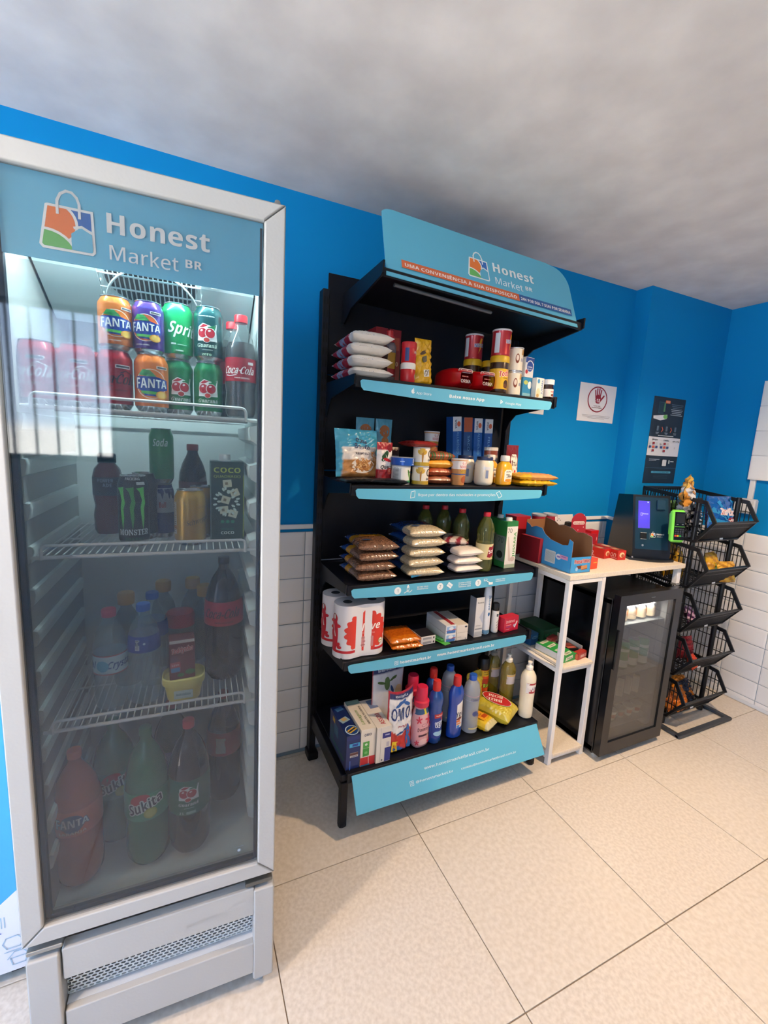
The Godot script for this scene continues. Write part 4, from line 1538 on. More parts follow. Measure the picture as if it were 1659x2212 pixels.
func stock_fridge() -> void:
	var y := 1.5578
	var T := FRIDGE_TURN
	var cg := "cans on the top fridge shelf"
	can("cola_can", "red cola can with white script lettering, against the left wall of the top fridge shelf", fr(-0.49, y, -0.122), T - 22, "b3121f", art_cola(), Vector2(1.04, 1.06), cg)
	can("cola_can", "red cola can with white script, second from the left on the top fridge shelf", fr(-0.42, y, -0.122), T - 14, "b3121f", art_cola(), Vector2(1.04, 1.06), cg)
	can("cola_can", "dark red cola can with black script, under the stacked orange soda can", fr(-0.35, y, -0.122), T + 4, "a80f1c", art_cola(true), Vector2(1.04, 1.04), cg)
	can("cola_can", "red cola can standing behind the two leftmost cans in the fridge", fr(-0.455, y, -0.196), T, "b3121f", art_cola(), Vector2(1.04, 1.06), cg)
	can("cola_can", "red cola can half hidden behind the black script cola can", fr(-0.384, y, -0.196), T, "b3121f", art_cola(), Vector2(1.04, 1.06), cg)
	var orange := "e8791f"
	can("soda_can", "orange soda can stacked on the black script cola can", fr(-0.346, y + 0.126, -0.122), T + 10, orange, art_fanta(orange), Vector2(0.99, 0.9), cg)
	can("soda_can", "orange soda can in the front row under the purple can", fr(-0.279, y, -0.122), T + 4, orange, art_fanta(orange), Vector2(1.05, 1.03), cg)
	can("soda_can", "purple grape soda can stacked on an orange can", fr(-0.283, y + 0.125, -0.128), T - 6, "55308f", art_fanta("e4632c"), Vector2(0.96, 0.92), cg)
	can("soda_can", "bright green lemon soda can on the upper layer, beside the purple can", fr(-0.226, y + 0.126, -0.166), T + 16, "17a55b", art_lemon(), Vector2(1.03, 1.03), cg)
	can("soda_can", "green soda can with red fruit, partly hidden under the lemon soda can", fr(-0.226, y, -0.166), T + 12, "0f7a45", art_guarana(false), Vector2(1.0, 1.03), cg)
	can("soda_can", "dark teal zero soda can with red fruit, top right of the can stack", fr(-0.158, y + 0.126, -0.152), T - 8, "0b4a4a", art_guarana(true), Vector2(0.99, 1.03), cg)
	can("soda_can", "green soda can with red fruit, bottom right beside the cola bottle", fr(-0.159, y, -0.152), T - 4, "0f7a45", art_guarana(false), Vector2(0.99, 1.03), cg)
	var clear := M("dfe8ea", 0.04, 0.0, {"alpha": 0.07})
	var al := Art.new()
	al.text("Coca", -0.02, 0.112, 0.017, "f2efec", {"font": "Droid Serif", "slant": 0.35, "w": 0.036}).text("-", 0.001, 0.113, 0.016, "f2efec", {"w": 0.004}).text("Cola", 0.02, 0.112, 0.017, "f2efec", {"font": "Droid Serif", "slant": 0.35, "w": 0.035})
	al.line([Vector2(-0.034, 0.1), Vector2(-0.022, 0.098), Vector2(-0.008, 0.101)], 0.0016, "f2efec").text("SABOR ORIGINAL", 0.006, 0.094, 0.003, "f2efec", {"w": 0.036}).rect(0.026, 0.129, 0.014, 0.006, "eeeae6")
	var lq := [[0.0, 0.004, 0.0185, 0.0022, 0.0298, 0.005, 0.034, 0.014, 0.035, 0.03, 0.033, 0.06, 0.0355, 0.085, 0.0355, 0.142, 0.0335, 0.165, 0.0295, 0.178, 0.0, 0.178], "1c0d12"]
	jar("cola_bottle", "small cola bottle with red cap and red label, right end of the top shelf", "bottle", fr(-0.085, y, -0.142), T - 8, SMALLPET, clear, al, {"lid": [SMALLCAP, "d8202c"], "band": [0.086, 0.141, "a3142a"], "liquid": lq})
	jar("cola_bottle", "cola bottle behind the front one, only its red cap showing", "bottle", fr(-0.1, y, -0.225), T, SMALLPET, clear, null, {"lid": [SMALLCAP, "d8202c"], "band": [0.086, 0.141, "a3142a"], "liquid": lq})

	# second shelf
	y = 1.2418
	can("energy_can", "tall black energy drink can with three green claw marks", fr(-0.327, y, -0.152), T + 2, "07090d", art_claw(), Vector2(1.0, 1.4), "", 0.2)
	can("energy_can", "tall black energy drink can standing behind the claw mark one", fr(-0.312, y, -0.232), T, "07090d", null, Vector2(1.0, 1.4), "", 0.2)
	var ag := Art.new()
	ag.text("Schweppes", 0.024, 0.056, 0.011, "2a2110", {"font": "Droid Serif", "slant": 0.3, "rot": 0.22, "w": 0.056, "bold": false})
	ag.rect(-0.033, 0.06, 0.011, 0.07, "cdc7b4").rect(-0.033, 0.04, 0.011, 0.008, "d08a2a")
	for i in 14:
		ag.rect(-0.034 + (i % 3) * 0.001, 0.03 + i * 0.0045, 0.007, 0.0016, "4d4638")
	ag.text("Schweppes", 0.03, 0.085, 0.005, "7d5b1c", {"font": "Droid Serif", "w": 0.03, "bold": false})
	can("tonic_can", "golden yellow tonic can with dark script, beside the green coconut water carton", fr(-0.203, y, -0.15), T - 6, "c79a2b", ag, Vector2(1.12, 1.13), "", 0.5)
	can("tonic_can", "golden tonic can behind the front golden can", fr(-0.176, y, -0.23), T, "c79a2b", null, Vector2(1.08, 1.13), "", 0.5)
	can("energy_can", "slim silver and dark blue energy can under the tall green can", fr(-0.27, y, -0.24), T, "1c2a72", Art.new().rect(0, 0.085, 0.09, 0.055, "aab3bd").text("Bull", 0, 0.075, 0.012, "b02432", {"w": 0.02}), Vector2(0.78, 1.16), "", 0.4)
	can("soda_can", "green lemon soda can balanced on the slim blue energy can", fr(-0.272, y + 0.1412, -0.242), T, "1b8f4b", Art.new().text("Soda", 0, 0.09, 0.016, "dfeee2", {"slant": 0.2, "w": 0.04}), Vector2(0.87, 1.16))
	jar("sports_bottle", "dark red sports drink bottle with black cap, rear left of the second shelf", "bottle", fr(-0.405, y, -0.305), T, [0.0, 0.004, 0.028, 0.001, 0.033, 0.012, 0.034, 0.05, 0.03, 0.075, 0.034, 0.1, 0.034, 0.15, 0.03, 0.17, 0.019, 0.185, 0.019, 0.19], M("6e1a1c", 0.1, 0.0, {"coat": 0.5}),
		Art.new().text("POWER", 0.0, 0.142, 0.009, "8d93a8", {"w": 0.036}).text("ADE", 0.004, 0.13, 0.009, "8d93a8", {"w": 0.02}), {"lid": [[0.021, 0.186, 0.021, 0.206, 0.018, 0.21, 0, 0.21], "14151c"], "band": [0.103, 0.15, "15172a"]})
	jar("cola_bottle", "dark cola bottle with red cap at the back of the second fridge shelf", "bottle", fr(-0.2, y, -0.32), T, SMALLPET, M("1a0f14", 0.08), null, {"lid": [SMALLCAP, "8f1c28"], "band": [0.086, 0.141, "5b1a24"]})
	var cc := Art.new()
	cc.text("COCO", 0.0, 0.082, 0.013, "c3cf4e", {"w": 0.064}).text("QUADRADO", 0.0, 0.066, 0.0065, "c3cf4e", {"w": 0.064, "bold": false})
	for q in [[0.0, 0.048, 0.1], [-0.004, 0.006, -0.3], [-0.008, -0.02, 0.1], [0.018, 0.024, 0.4], [0.014, -0.03, -0.3]]:
		cc.rect(q[0], q[1], 0.021, 0.019, "d9d8be", q[2]).rect(q[0] - 0.002, q[1], 0.007, 0.007, "8c8068", q[2])
	for i in 26:
		var b := TAU * i / 26.0
		cc.ell(-0.002 + cos(b) * (0.024 + 0.006 * sin(i * 2.3)), 0.002 + sin(b) * (0.03 + 0.006 * cos(i * 1.7)), 0.005, 0.0028, "cfe4da", b)
	for i in 3:
		cc.ell(-0.012 + i * 0.0125, -0.05, 0.0045, 0.0045, "1c8a68")
	cc.text("ÁGUA DE", 0, -0.069, 0.005, "3e9384", {"w": 0.031, "bold": false}).text("COCO", 0, -0.079, 0.0075, "e6efec", {"w": 0.032}).text("1 litro", 0.0, -0.097, 0.004, "e6efec", {"w": 0.018})
	cc.rect(-0.0395, 0, 0.001, 0.2, "9cb4ae").rect(0.039, -0.01, 0.0018, 0.16, "9fae3a")
	var ct := carton("coconut_water", "dark green coconut water carton with yellow lettering and white screw cap", "carton", fr(-0.116, y, -0.188), T, Vector3(0.082, 0.207, 0.072), M("0c3d3a", 0.35), cc, Art.new().rect(0, 0, 0.001, 0.19, "9fae3a"))
	part(ct, "cap", glathe(V([0.0155, 0.0, 0.0158, 0.003, 0.014, 0.004, 0.014, 0.016, 0.0125, 0.018, 0, 0.018]), 28), M("e3e6e4", 0.4)).position = Vector3(-0.005, 0.207, 0.012)

	# third shelf
	y = 0.8348
	var water := M("9cc3d4", 0.06, 0.0, {"alpha": 0.2})
	var wb := [0.0, 0.005, 0.024, 0.001, 0.033, 0.005, 0.0365, 0.02, 0.0365, 0.05, 0.0345, 0.065, 0.0365, 0.08, 0.0365, 0.14, 0.0355, 0.165, 0.029, 0.195, 0.0165, 0.217, 0.0142, 0.222, 0.0142, 0.24]
	var wa := Art.new().rect(0, 0.143, 0.16, 0.0025, "b5484f").rect(0, 0.097, 0.16, 0.0025, "b5484f").text("Crystal", 0.03, 0.12, 0.018, "2a5d9c", {"slant": 0.3, "w": 0.06}).text("Crystal", -0.06, 0.12, 0.018, "2a5d9c", {"slant": 0.3, "w": 0.06}).ell(-0.012, 0.118, 0.014, 0.014, "57b6d4")
	jar("water_bottle", "water bottle with pink cap and pale blue label, left on the third shelf", "bottle", fr(-0.388, y, -0.152), T, wb, water, wa, {"lid": [[0.0158, 0.232, 0.016, 0.247, 0.0145, 0.25, 0, 0.25], "d4596c"], "band": [0.097, 0.143, "bcdcea"]})
	var wa2 := Art.new().rect(-0.012, 0.162, 0.01, 0.026, "d5dde8").ell(0.004, 0.165, 0.003, 0.003, "cdd8ea")
	for i in 7:
		wa2.rect(-0.012, 0.152 + i * 0.0035, 0.008, 0.0015, "2a2f3c")
	var wc := scaled(wb, 1.02, 1.03)
	jar("water_bottle", "water bottle with blue cap and dark blue label, front of the third shelf", "bottle", fr(-0.314, y, -0.152), T, wc, water, wa2, {"lid": [[0.0158, 0.24, 0.016, 0.254, 0.0145, 0.257, 0, 0.257], "2a62c4"], "band": [0.142, 0.182, "2446a0"]})
	jar("water_bottle", "water bottle with blue cap behind the dark blue labelled bottle", "bottle", fr(-0.302, y, -0.235), T, wc, water, null, {"lid": [[0.0158, 0.24, 0.016, 0.254, 0.0145, 0.257, 0, 0.257], "2a62c4"], "band": [0.142, 0.182, "2446a0"]})
	for k in 4:
		var q: Array = [[-0.365, -0.25], [-0.283, -0.335], [-0.205, -0.345], [-0.172, -0.27]][k]
		jar("juice_bottle", ["clear bottle with scalloped yellow cap behind the pink capped water", "bottle with yellow cap at the back, behind the blue capped water", "bottle with yellow cap at the back, left of the large cola bottle", "bottle with yellow cap nearest the large cola bottle"][k], "bottle", fr(q[0], y, q[1]), T, scaled(wb, 0.95, 0.98), M("3d5a5c", 0.08, 0.0, {"alpha": 0.35}), null, {"lid": [[0.02, 0.226, 0.021, 0.25, 0.018, 0.256, 0, 0.256], "c8973a"], "group": "yellow capped bottles at the back of the third fridge shelf"})
	jar("cola_bottle", "large cola bottle with red label and black script, right of the third shelf", "bottle", fr(-0.122, y, -0.225), T - 6, scaled(PET, 0.95, 0.98), M("10080a", 0.06, 0.0, {"coat": 0.6}),
		Art.new().text("Coca-Cola", 0.0, 0.2, 0.026, "1a0a0c", {"font": "Droid Serif", "slant": 0.35, "w": 0.1}).text("SEM AÇÚCAR", 0.004, 0.175, 0.004, "1a0a0c", {"w": 0.05}), {"lid": [scaled(PETCAP, 0.95, 0.98), "1b1216"], "band": [0.165, 0.232, "b0182c"], "seg": 36})
	# butter tub, chocolate milk carton, red lidded jar
	var tub := thing("margarine_tub", "pale yellow margarine tub at the front of the third shelf", "tub", fr(-0.224, y, -0.14), T)
	part(tub, "tub", glathe(V([0.0, 0.0, 0.036, 0.0, 0.039, 0.004, 0.046, 0.045, 0.046, 0.05, 0.0, 0.05]), 32, Vector2(1.0, 0.82), 3.2), M("e3d36a", 0.35))
	part(tub, "lid", glathe(V([0.047, 0.046, 0.0505, 0.047, 0.0515, 0.053, 0.0505, 0.064, 0.048, 0.066, 0.0465, 0.054, 0.0, 0.054]), 32, Vector2(1.0, 0.82), 3.2), M("e6da72", 0.35))
	print_on(tub, Art.new().rect(0, 0.024, 0.044, 0.022, "c4d8cc").text("MARGARINA", 0, 0.024, 0.006, "4f8a84", {"w": 0.034}), on_plane(Vector3(0, 0, 0.0365)), 1.0)
	var tm := Art.new().rect(0, 0.048, 0.058, 0.008, "d9d2cc").text2("Toddynho", 0.0, 0.026, 0.013, "c8343c", "eadfd6", 0.001, {"slant": 0.2, "rot": 0.12, "w": 0.05})
	tm.rect(-0.016, -0.02, 0.023, 0.028, "b9474e", 0.05).rect(-0.016, -0.027, 0.021, 0.012, "4a86b8", 0.05).text("LEVE", -0.016, -0.014, 0.005, "f0dada", {"w": 0.016}).ell(0.018, -0.036, 0.012, 0.007, "2d7a3c").ell(-0.004, -0.042, 0.008, 0.005, "2d7a3c")
	carton("chocolate_milk", "small dark red chocolate milk carton standing on the yellow tub", "carton", fr(-0.228, y + 0.0545, -0.146), T + 5, Vector3(0.06, 0.108, 0.04), M("6d1720", 0.4), tm)
	jar("lidded_jar", "jar with a wide red lid behind the chocolate milk carton", "jar", fr(-0.236, y, -0.262), T, [0, 0, 0.034, 0.0, 0.037, 0.006, 0.037, 0.155], M("6d5a56", 0.3), null, {"lid": [[0.039, 0.15, 0.0395, 0.176, 0.034, 0.186, 0.0, 0.188], "b31c30"]})

	# fridge floor
	y = 0.3635
	var fa := Art.new().poly(Art.ring(0, 0.19, 0.026, 0.024), "1f3f6e").text2("FANTA", 0.0, 0.192, 0.021, "e8e6e0", "24406c", 0.0015, {"w": 0.072, "grow": -0.2}).text("LARANJA", 0, 0.166, 0.007, "f0cfae", {"w": 0.06})
	jar("soda_bottle", "large orange soda bottle with orange cap, front left on the fridge floor", "bottle", fr(-0.478, y, -0.165), T, PET, M("c4571f", 0.08, 0.0, {"coat": 0.5}), fa, {"lid": [PETCAP, "f0662a"], "band": [0.155, 0.222, "e0652c"]})
	var su := Art.new().ell(-0.012, 0.205, 0.026, 0.017, "c62c34", 0.4).text2("Sukita", 0.0, 0.19, 0.028, "1d2733", "e4ecdf", 0.003, {"slant": 0.2, "rot": 0.35, "w": 0.085}).ell(0.012, 0.166, 0.016, 0.015, "a9b838").ell(0.012, 0.166, 0.012, 0.011, "c9d06a")
	var gr := M("2f7d52", 0.07, 0.0, {"coat": 0.5})
	jar("soda_bottle", "large green lemon soda bottle in the middle of the fridge floor", "bottle", fr(-0.32, y, -0.172), T, scaled(PET, 1.0, 1.07), gr, su, {"lid": [scaled(PETCAP, 1.0, 1.07), "1c7a4c"], "band": [0.145, 0.222, "3fa06a"]})
	jar("soda_bottle", "green lemon soda bottle behind the orange bottle on the fridge floor", "bottle", fr(-0.412, y, -0.275), T + 12, PET, gr, su, {"lid": [PETCAP, "1c7a4c"], "band": [0.145, 0.222, "3f8a66"]})
	var gu := Art.new()
	var ga := art_guarana(false)
	ga.text("2 L", -0.014, 0.012, 0.006, "e6efe8", {"w": 0.01}).rect(0.006, 0.012, 0.02, 0.007, "9fc4ae")
	gu.put(ga, Vector2(-0.002, 0.125), 1.15)
	var dk := M("2a211b", 0.07, 0.0, {"coat": 0.6})
	jar("soda_bottle", "dark soda bottle with red cap and green fruit label, front right on the fridge floor", "bottle", fr(-0.216, y, -0.172), T, scaled(PET, 0.98, 1.07), dk, gu, {"lid": [scaled(PETCAP, 0.98, 1.07), "c8283e"], "band": [0.13, 0.232, "17694a"]})
	jar("cola_bottle", "large cola bottle with red label lost in shade at the fridge's back right", "bottle", fr(-0.12, y, -0.33), T + 10, scaled(PET, 0.95, 1.0), M("10080a", 0.06), Art.new().rect(-0.02, 0.2, 0.03, 0.05, "9a8f8a"), {"lid": [scaled(PETCAP, 0.95, 1.0), "a01c28"], "band": [0.165, 0.24, "a0182c"]})
	jar("soda_bottle", "dark green soda bottle behind the two front bottles on the fridge floor", "bottle", fr(-0.268, y, -0.32), T, PET, M("1b4a38", 0.08), null, {"lid": [PETCAP, "a8323a"], "band": [0.145, 0.222, "1a3f6a"]})


# ------------------------------------------------------------------ goods on the black shelving
func bag_pile(called: String, labels: Array, group: String, at: Vector3, size: Vector3, step: float, mats_: Material, tint: Callable, lid_art: Callable, xs := []) -> void:
	for k in labels.size():
		var q: float = xs[k] if xs.size() else 0.0
		var o := thing(called, labels[k], "food bag", at + Vector3(q, k * step, 0), rng.randf_range(-2.5, 2.5), group)
		part(o, "bag", bag_mesh(size.x, size.z, size.y, tint, 31 + k * 7 + int(at.x * 100)), mats_)
		if lid_art.is_valid():
			lid_art.call(o, k)


func stock_shelves() -> void:
	var film := M("ffffff", 0.3, 0.0, {"print": true, "coat": 0.25})
	# ---- top shelf
	var y := 1.7515
	var red := Art.lin("a51a2e")
	var blu := Art.lin("8ea3bb")
	var wht := Art.lin("e6e0d8")
	var sugar := func(u: float, v: float) -> Color:
		var e := 0.6 + 0.12 * absf(2 * u - 1)
		if v > e:
			return wht
		if v < 0.05:
			return wht
		var n := sin(u * 31.0 + v * 9.0) * sin(v * 37.0 + u * 5.0)
		return blu if v > 0.22 and v < 0.46 and n > -0.35 and (u < 0.4 or u > 0.6) else red
	var dots := func(o: Node3D, _k: int) -> void:
		var a := Art.new()
		for i in 7:
			a.ell(-0.045 + i * 0.0075, 0, 0.0026, 0.0022, ["1b1b1f", "1b1b1f", "8c1f2b", "8c1f2b", "c7a54a", "d9cfc0", "30478f"][i])
		print_on(o, a, on_plane(Vector3(0, 0.024, 0.1145)))
	var sg := "sugar bags stacked at the left end of the top shelf"
	bag_pile("sugar_bag", ["white and red sugar bag at the bottom of the sugar stack", "white and red sugar bag, second from the bottom of the sugar stack", "white and red sugar bag, second from the top of the sugar stack", "white and red sugar bag on top of the sugar stack"], sg, Vector3(-0.185, y, 0.247), Vector3(0.158, 0.0435, 0.235), 0.0425, M("ffffff", 0.5, 0.0, {"print": true}), sugar, dots, [0.0, -0.002, -0.006, 0.003])
	for k in 2:
		carton("tea_box", ["tall dark red carton behind the sugar stack", "tall dark red carton behind the clear syrup bottle"][k], "carton", Vector3(-0.075 + k * 0.062, y, 0.13), 3, Vector3(0.055, 0.235, 0.09), M("7d1420", 0.45), Art.new().rect(0, 0.06, 0.04, 0.05, "a3402c").text("100", 0, -0.02, 0.018, "b8a08a", {"w": 0.035}), null, null, "dark red cartons at the back of the top shelf")
	jar("syrup_bottle", "clear square syrup bottle with stepped red cap on the top shelf", "bottle", Vector3(-0.068, y, 0.245), 5, [0, 0.002, 0.02, 0.0, 0.024, 0.004, 0.024, 0.145, 0.018, 0.16, 0.013, 0.165], M("7d8291", 0.08, 0.0, {"alpha": 0.55}), Art.new().rect(0.0, 0.085, 0.03, 0.075, "b08a3a").rect(0.0, 0.045, 0.03, 0.03, "9a2a30"), {"lid": [[0.02, 0.162, 0.02, 0.185, 0.014, 0.187, 0.014, 0.206, 0.0, 0.206], "b02028"], "square": 3.5})
	for k in 2:
		jar("powder_jar", ["red powder jar with white lid under the other red jar", "red powder jar with red lid stacked on the white lidded jar"][k], "jar", Vector3(-0.018, y + k * 0.0782, 0.32), 22 - k * 6, [0, 0.0, 0.027, 0.0, 0.029, 0.003, 0.029, 0.056, 0.027, 0.06], M("c01f2b", 0.35), Art.new().ell(0.022, 0.03, 0.014, 0.013, "dfe3e6").ell(0.022, 0.03, 0.011, 0.01, "2a4b8f") if k == 0 else Art.new().rect(-0.028, 0.03, 0.016, 0.05, "28407f").text("Royal", 0.018, 0.04, 0.011, "f2e9e4", {"slant": 0.15, "w": 0.032}).ell(0.026, 0.02, 0.01, 0.008, "3a4f9a").ell(0.028, 0.022, 0.006, 0.005, "d9a03a"),
			{"lid": [[0.0295, 0.054, 0.03, 0.058, 0.03, 0.074, 0.028, 0.078, 0, 0.078], "e9e6e0" if k == 0 else "c0202c"], "group": "red powder jars"})
	pouch("snack_bag", "tall yellow crumpled snack bag between the red jars and the bread", "food bag", Vector3(0.05, y, 0.32), 12, Vector3(0.088, 0.178, 0.055), bands([0.0, "c99a1c", 1.0, "d2a21f"]), Art.new().rect(0.004, 0.048, 0.034, 0.026, "e9e6dc", 0.1).rect(0.004, 0.048, 0.03, 0.022, "6f6a58", 0.1).rect(-0.008, 0.1, 0.024, 0.022, "5d5638", 0.3).ell(-0.012, 0.125, 0.016, 0.006, "4b3a22", 0.5), 5, {"crease": 0.012, "freq": 6.0, "rough": 0.25, "tilt": 3, "foot": 0.6, "waist": 0.12})
	for k in 2:
		var b := thing("sliced_bread", ["red wrapped sliced loaf on the top shelf, left one", "red wrapped sliced loaf beside the yellow chocolate powder jar"][k], "bread", Vector3(0.22 + k * 0.118, y, 0.28), 2 - k * 5, "wrapped loaves on the top shelf")
		var g := G.new()
		g.surf(28, 12, func(u: float, v: float) -> Vector3:
			var a := u * TAU
			var k2 := pow(sin(PI * clampf(0.5 + (v - 0.5) * 1.0, 0.02, 0.98)), 0.22)
			return Vector3(signf(cos(a)) * pow(absf(cos(a)), 0.45) * 0.056 * k2, 0.045 + signf(sin(a)) * pow(absf(sin(a)), 0.5) * 0.0435 * k2, (v - 0.5) * 0.19), flat("b81418"))
		part(b, "wrapper", g, film)
		print_on(b, Art.new().rrect(0, 0.028, 0.07, 0.016, 0.0075, "d9d4d8").rrect(0, 0.028, 0.066, 0.0125, 0.006, "7d1c2c").text("SevenBoys", 0.002, 0.028, 0.0075, "e9e2e4", {"w": 0.054}).text("PÃO DE", 0, 0.006, 0.004, "d98a84", {"w": 0.03}).text("FORMA", 0, -0.012, 0.0135, "f0e4e0", {"w": 0.056, "bold": false}), on_plane(Vector3(0, 0.045, 0.084)), 1.0)
	var jp := [0, 0.0, 0.036, 0.0, 0.039, 0.004, 0.039, 0.018, 0.0395, 0.02, 0.0395, 0.104, 0.038, 0.108, 0.038, 0.11]
	var ta := Art.new().rect(0, 0.062, 0.25, 0.084, "e2b521").text2("Toddy", 0.004, 0.086, 0.022, "c81f2a", "f3ead8", 0.0016, {"slant": 0.2, "rot": 0.16, "w": 0.066}).text("ORIGINAL", 0.004, 0.066, 0.004, "3a2414", {"w": 0.026}).ell(0.008, 0.042, 0.014, 0.017, "3f2412", 0.2).ell(0.002, 0.034, 0.008, 0.009, "6b3d1f").rect(0.014, 0.032, 0.004, 0.02, "3f2412", 0.2)
	var yl := [[0.0405, 0.13, 0.041, 0.134, 0.041, 0.154, 0.038, 0.158, 0, 0.158], "d6ad22"]
	var brown := M("3a2416", 0.2, 0.0, {"coat": 0.4})
	var jt := scaled(jp, 1.0, 1.24)
	for q in [["yellow labelled chocolate powder jar with yellow lid, front of the top shelf", 0.42, 0.325], ["yellow labelled powder jar behind the loaf, with a tin standing on it", 0.375, 0.19], ["yellow labelled powder jar behind the front chocolate powder jar", 0.458, 0.215]]:
		jar("chocolate_jar", q[0], "jar", Vector3(q[1], y, q[2]), 6, jt, brown, ta, {"lid": yl, "group": "yellow lidded chocolate powder jars"})
	var tin := [0, 0.001, 0.039, 0.0, 0.0402, 0.002, 0.0395, 0.006, 0.0395, 0.096, 0.0402, 0.1]
	var na := Art.new().poly(P([0.004, 0.088, 0.016, 0.088, 0.008, 0.062, 0.018, 0.062, -0.006, 0.02, 0.002, 0.05, -0.008, 0.05]), "e9a92c").text2("NESCAU", 0.004, 0.058, 0.0135, "22408c", "e6e3ea", 0.0013, {"rot": 0.08, "w": 0.056}).rect(-0.062, 0.05, 0.022, 0.08, "cfd3d8")
	for q in [["red chocolate powder tin stacked on the front yellow lidded jar", 0.42, 0.325, 26], ["dull red chocolate powder tin on the jar behind the loaves", 0.375, 0.19, 4]]:
		jar("powder_tin", q[0], "tin", Vector3(q[1], y + 0.1582, q[2]), q[3], tin, M("b3202c", 0.3, 0.2, {"coat": 0.4}), na, {"lid": [[0.0402, 0.0995, 0.041, 0.101, 0.041, 0.106, 0.0385, 0.108, 0, 0.108], "c9c6cc"], "group": "red powder tins"})
	var mo := Art.new().rect(0.0, 0.052, 0.2, 0.09, "e3dccb").rect(0.008, 0.083, 0.02, 0.024, "b88a3c").ell(-0.02, 0.055, 0.009, 0.02, "7a3a26").ell(-0.02, 0.058, 0.006, 0.012, "e6d6c8").text("Moça", 0.014, 0.05, 0.0135, "2a4a94", {"slant": 0.2, "w": 0.034, "bold": false})
	for k in 2:
		jar("milk_tin", ["cream tin of condensed milk under another cream tin", "cream tin of condensed milk on top of the other"][k], "tin", Vector3(0.505, y + k * 0.1022, 0.325), 12, scaled(tin, 0.78, 1.0), M("b9bcc0", 0.25, 0.7), mo, {"lid": [[0.031, 0.099, 0.032, 0.1, 0.032, 0.102, 0.03, 0.102, 0.029, 0.1005, 0, 0.1005], "c9ccd0"], "group": "cream coloured tins"})
	carton("cream_carton", "light blue cream carton at the right end of the top shelf, under a white one", "carton", Vector3(0.574, y, 0.315), 4, Vector3(0.056, 0.0885, 0.04), M("2f86b4", 0.4), Art.new().ell(-0.01, 0.022, 0.013, 0.009, "b8c46a").ell(0.014, 0.012, 0.012, 0.016, "e4e8ea").rect(0, -0.03, 0.05, 0.012, "7cb6cc"))
	carton("cream_carton", "white and dark blue cream carton stacked on the light blue carton", "carton", Vector3(0.576, y + 0.089, 0.315), 8, Vector3(0.056, 0.086, 0.04), M("d8dade", 0.4), Art.new().rect(0, 0.03, 0.054, 0.022, "28488f").ell(0.002, 0.004, 0.023, 0.026, "d9dde4").ell(0.002, 0.004, 0.02, 0.022, "2a4a94").text("Creme", 0.002, 0.002, 0.0065, "e6eaf0", {"w": 0.03}).text("de Leite", 0.002, -0.008, 0.005, "e6eaf0", {"w": 0.024}).ell(-0.018, -0.02, 0.008, 0.009, "b03038"))
	carton("cream_carton", "small white cream carton with blue lettering on its side, beside the spread jar", "carton", Vector3(0.629, y, 0.338), 6, Vector3(0.05, 0.09, 0.036), M("e3e1dc", 0.4), Art.new().text("JUSSARA", 0.013, 0.006, 0.011, "2f6fb0", {"rot": PI / 2, "w": 0.062}).ell(-0.01, -0.02, 0.012, 0.02, "d8cfae").ell(-0.012, -0.032, 0.008, 0.008, "b59a62").ell(-0.012, 0.03, 0.008, 0.01, "4d8fc0"))
	jar("spread_jar", "small brown spread jar with white lid at the right end of the top shelf", "jar", Vector3(0.687, y, 0.345), 14, [0, 0, 0.023, 0, 0.026, 0.004, 0.026, 0.05, 0.0235, 0.058, 0.0245, 0.066, 0.023, 0.07], M("2c1710", 0.12, 0.0, {"coat": 0.6}), Art.new().rect(0, 0.029, 0.09, 0.034, "e6dcd6").text("nutella", 0.004, 0.035, 0.0085, "c02030", {"w": 0.03}).ell(0.0, 0.02, 0.009, 0.006, "6b3a20").ell(0.012, 0.02, 0.008, 0.006, "b04a30"), {"lid": [[0.0265, 0.066, 0.027, 0.07, 0.027, 0.086, 0.025, 0.088, 0, 0.088], "e3e4e6"]})

	# ---- second shelf
	y = 1.3585
	for k in 2:
		var o := thing("candy_pack", ["flat dark snack pack under the pasta bag", "flat dark red snack pack beside the tomato sauce pouch"][k], "food bag", Vector3(-0.215 + k * 0.13, y, 0.31 + k * 0.02), 10 - k * 24, "flat snack packs on the second shelf")
		part(o, "pack", bag_mesh(0.15, 0.12, 0.022, bands([0.3, "2a1a16" if k == 0 else "4a1414", 0.6, "3d2a20" if k == 0 else "a8341c", 1.0, "14161e"]), 51 + k, 18, 18), film)
	var pasta := func(u: float, v: float) -> Color:
		if v > 0.62 or u < 0.12 or u > 0.95:
			return Art.lin("4aa3c4") if v > 0.25 or u < 0.1 else Art.lin("79b2c8")
		return Art.lin("e3dcd4") if v > 0.36 else Art.lin("c08a52")
	var pa := Art.new().text("Dona", 0.01, 0.138, 0.0165, "24264f", {"rot": -0.14, "w": 0.05}).text("Benta", 0.014, 0.117, 0.0195, "24264f", {"rot": -0.05, "w": 0.072}).text("PARAFUSO", 0.01, 0.088, 0.01, "3f3d4f", {"w": 0.066})
	pa.ell(0.012, 0.042, 0.052, 0.03, "d7cdbf").ell(0.012, 0.046, 0.045, 0.026, "b87a3c")
	for i in 46:
		pa.rect(0.012 + rng.randf_range(-0.036, 0.036), 0.046 + rng.randf_range(-0.018, 0.018), 0.016, 0.0022, ["d9a864", "c68f4a", "e2bd84", "9c5c2a"][i % 4], rng.randf_range(0, 3))
	for i in 14:
		pa.rect(0.062 + rng.randf_range(-0.012, 0.012), 0.075 + rng.randf_range(-0.02, 0.02), 0.016, 0.003, ["c68a4e", "a8642e"][i % 2], rng.randf_range(0, 3))
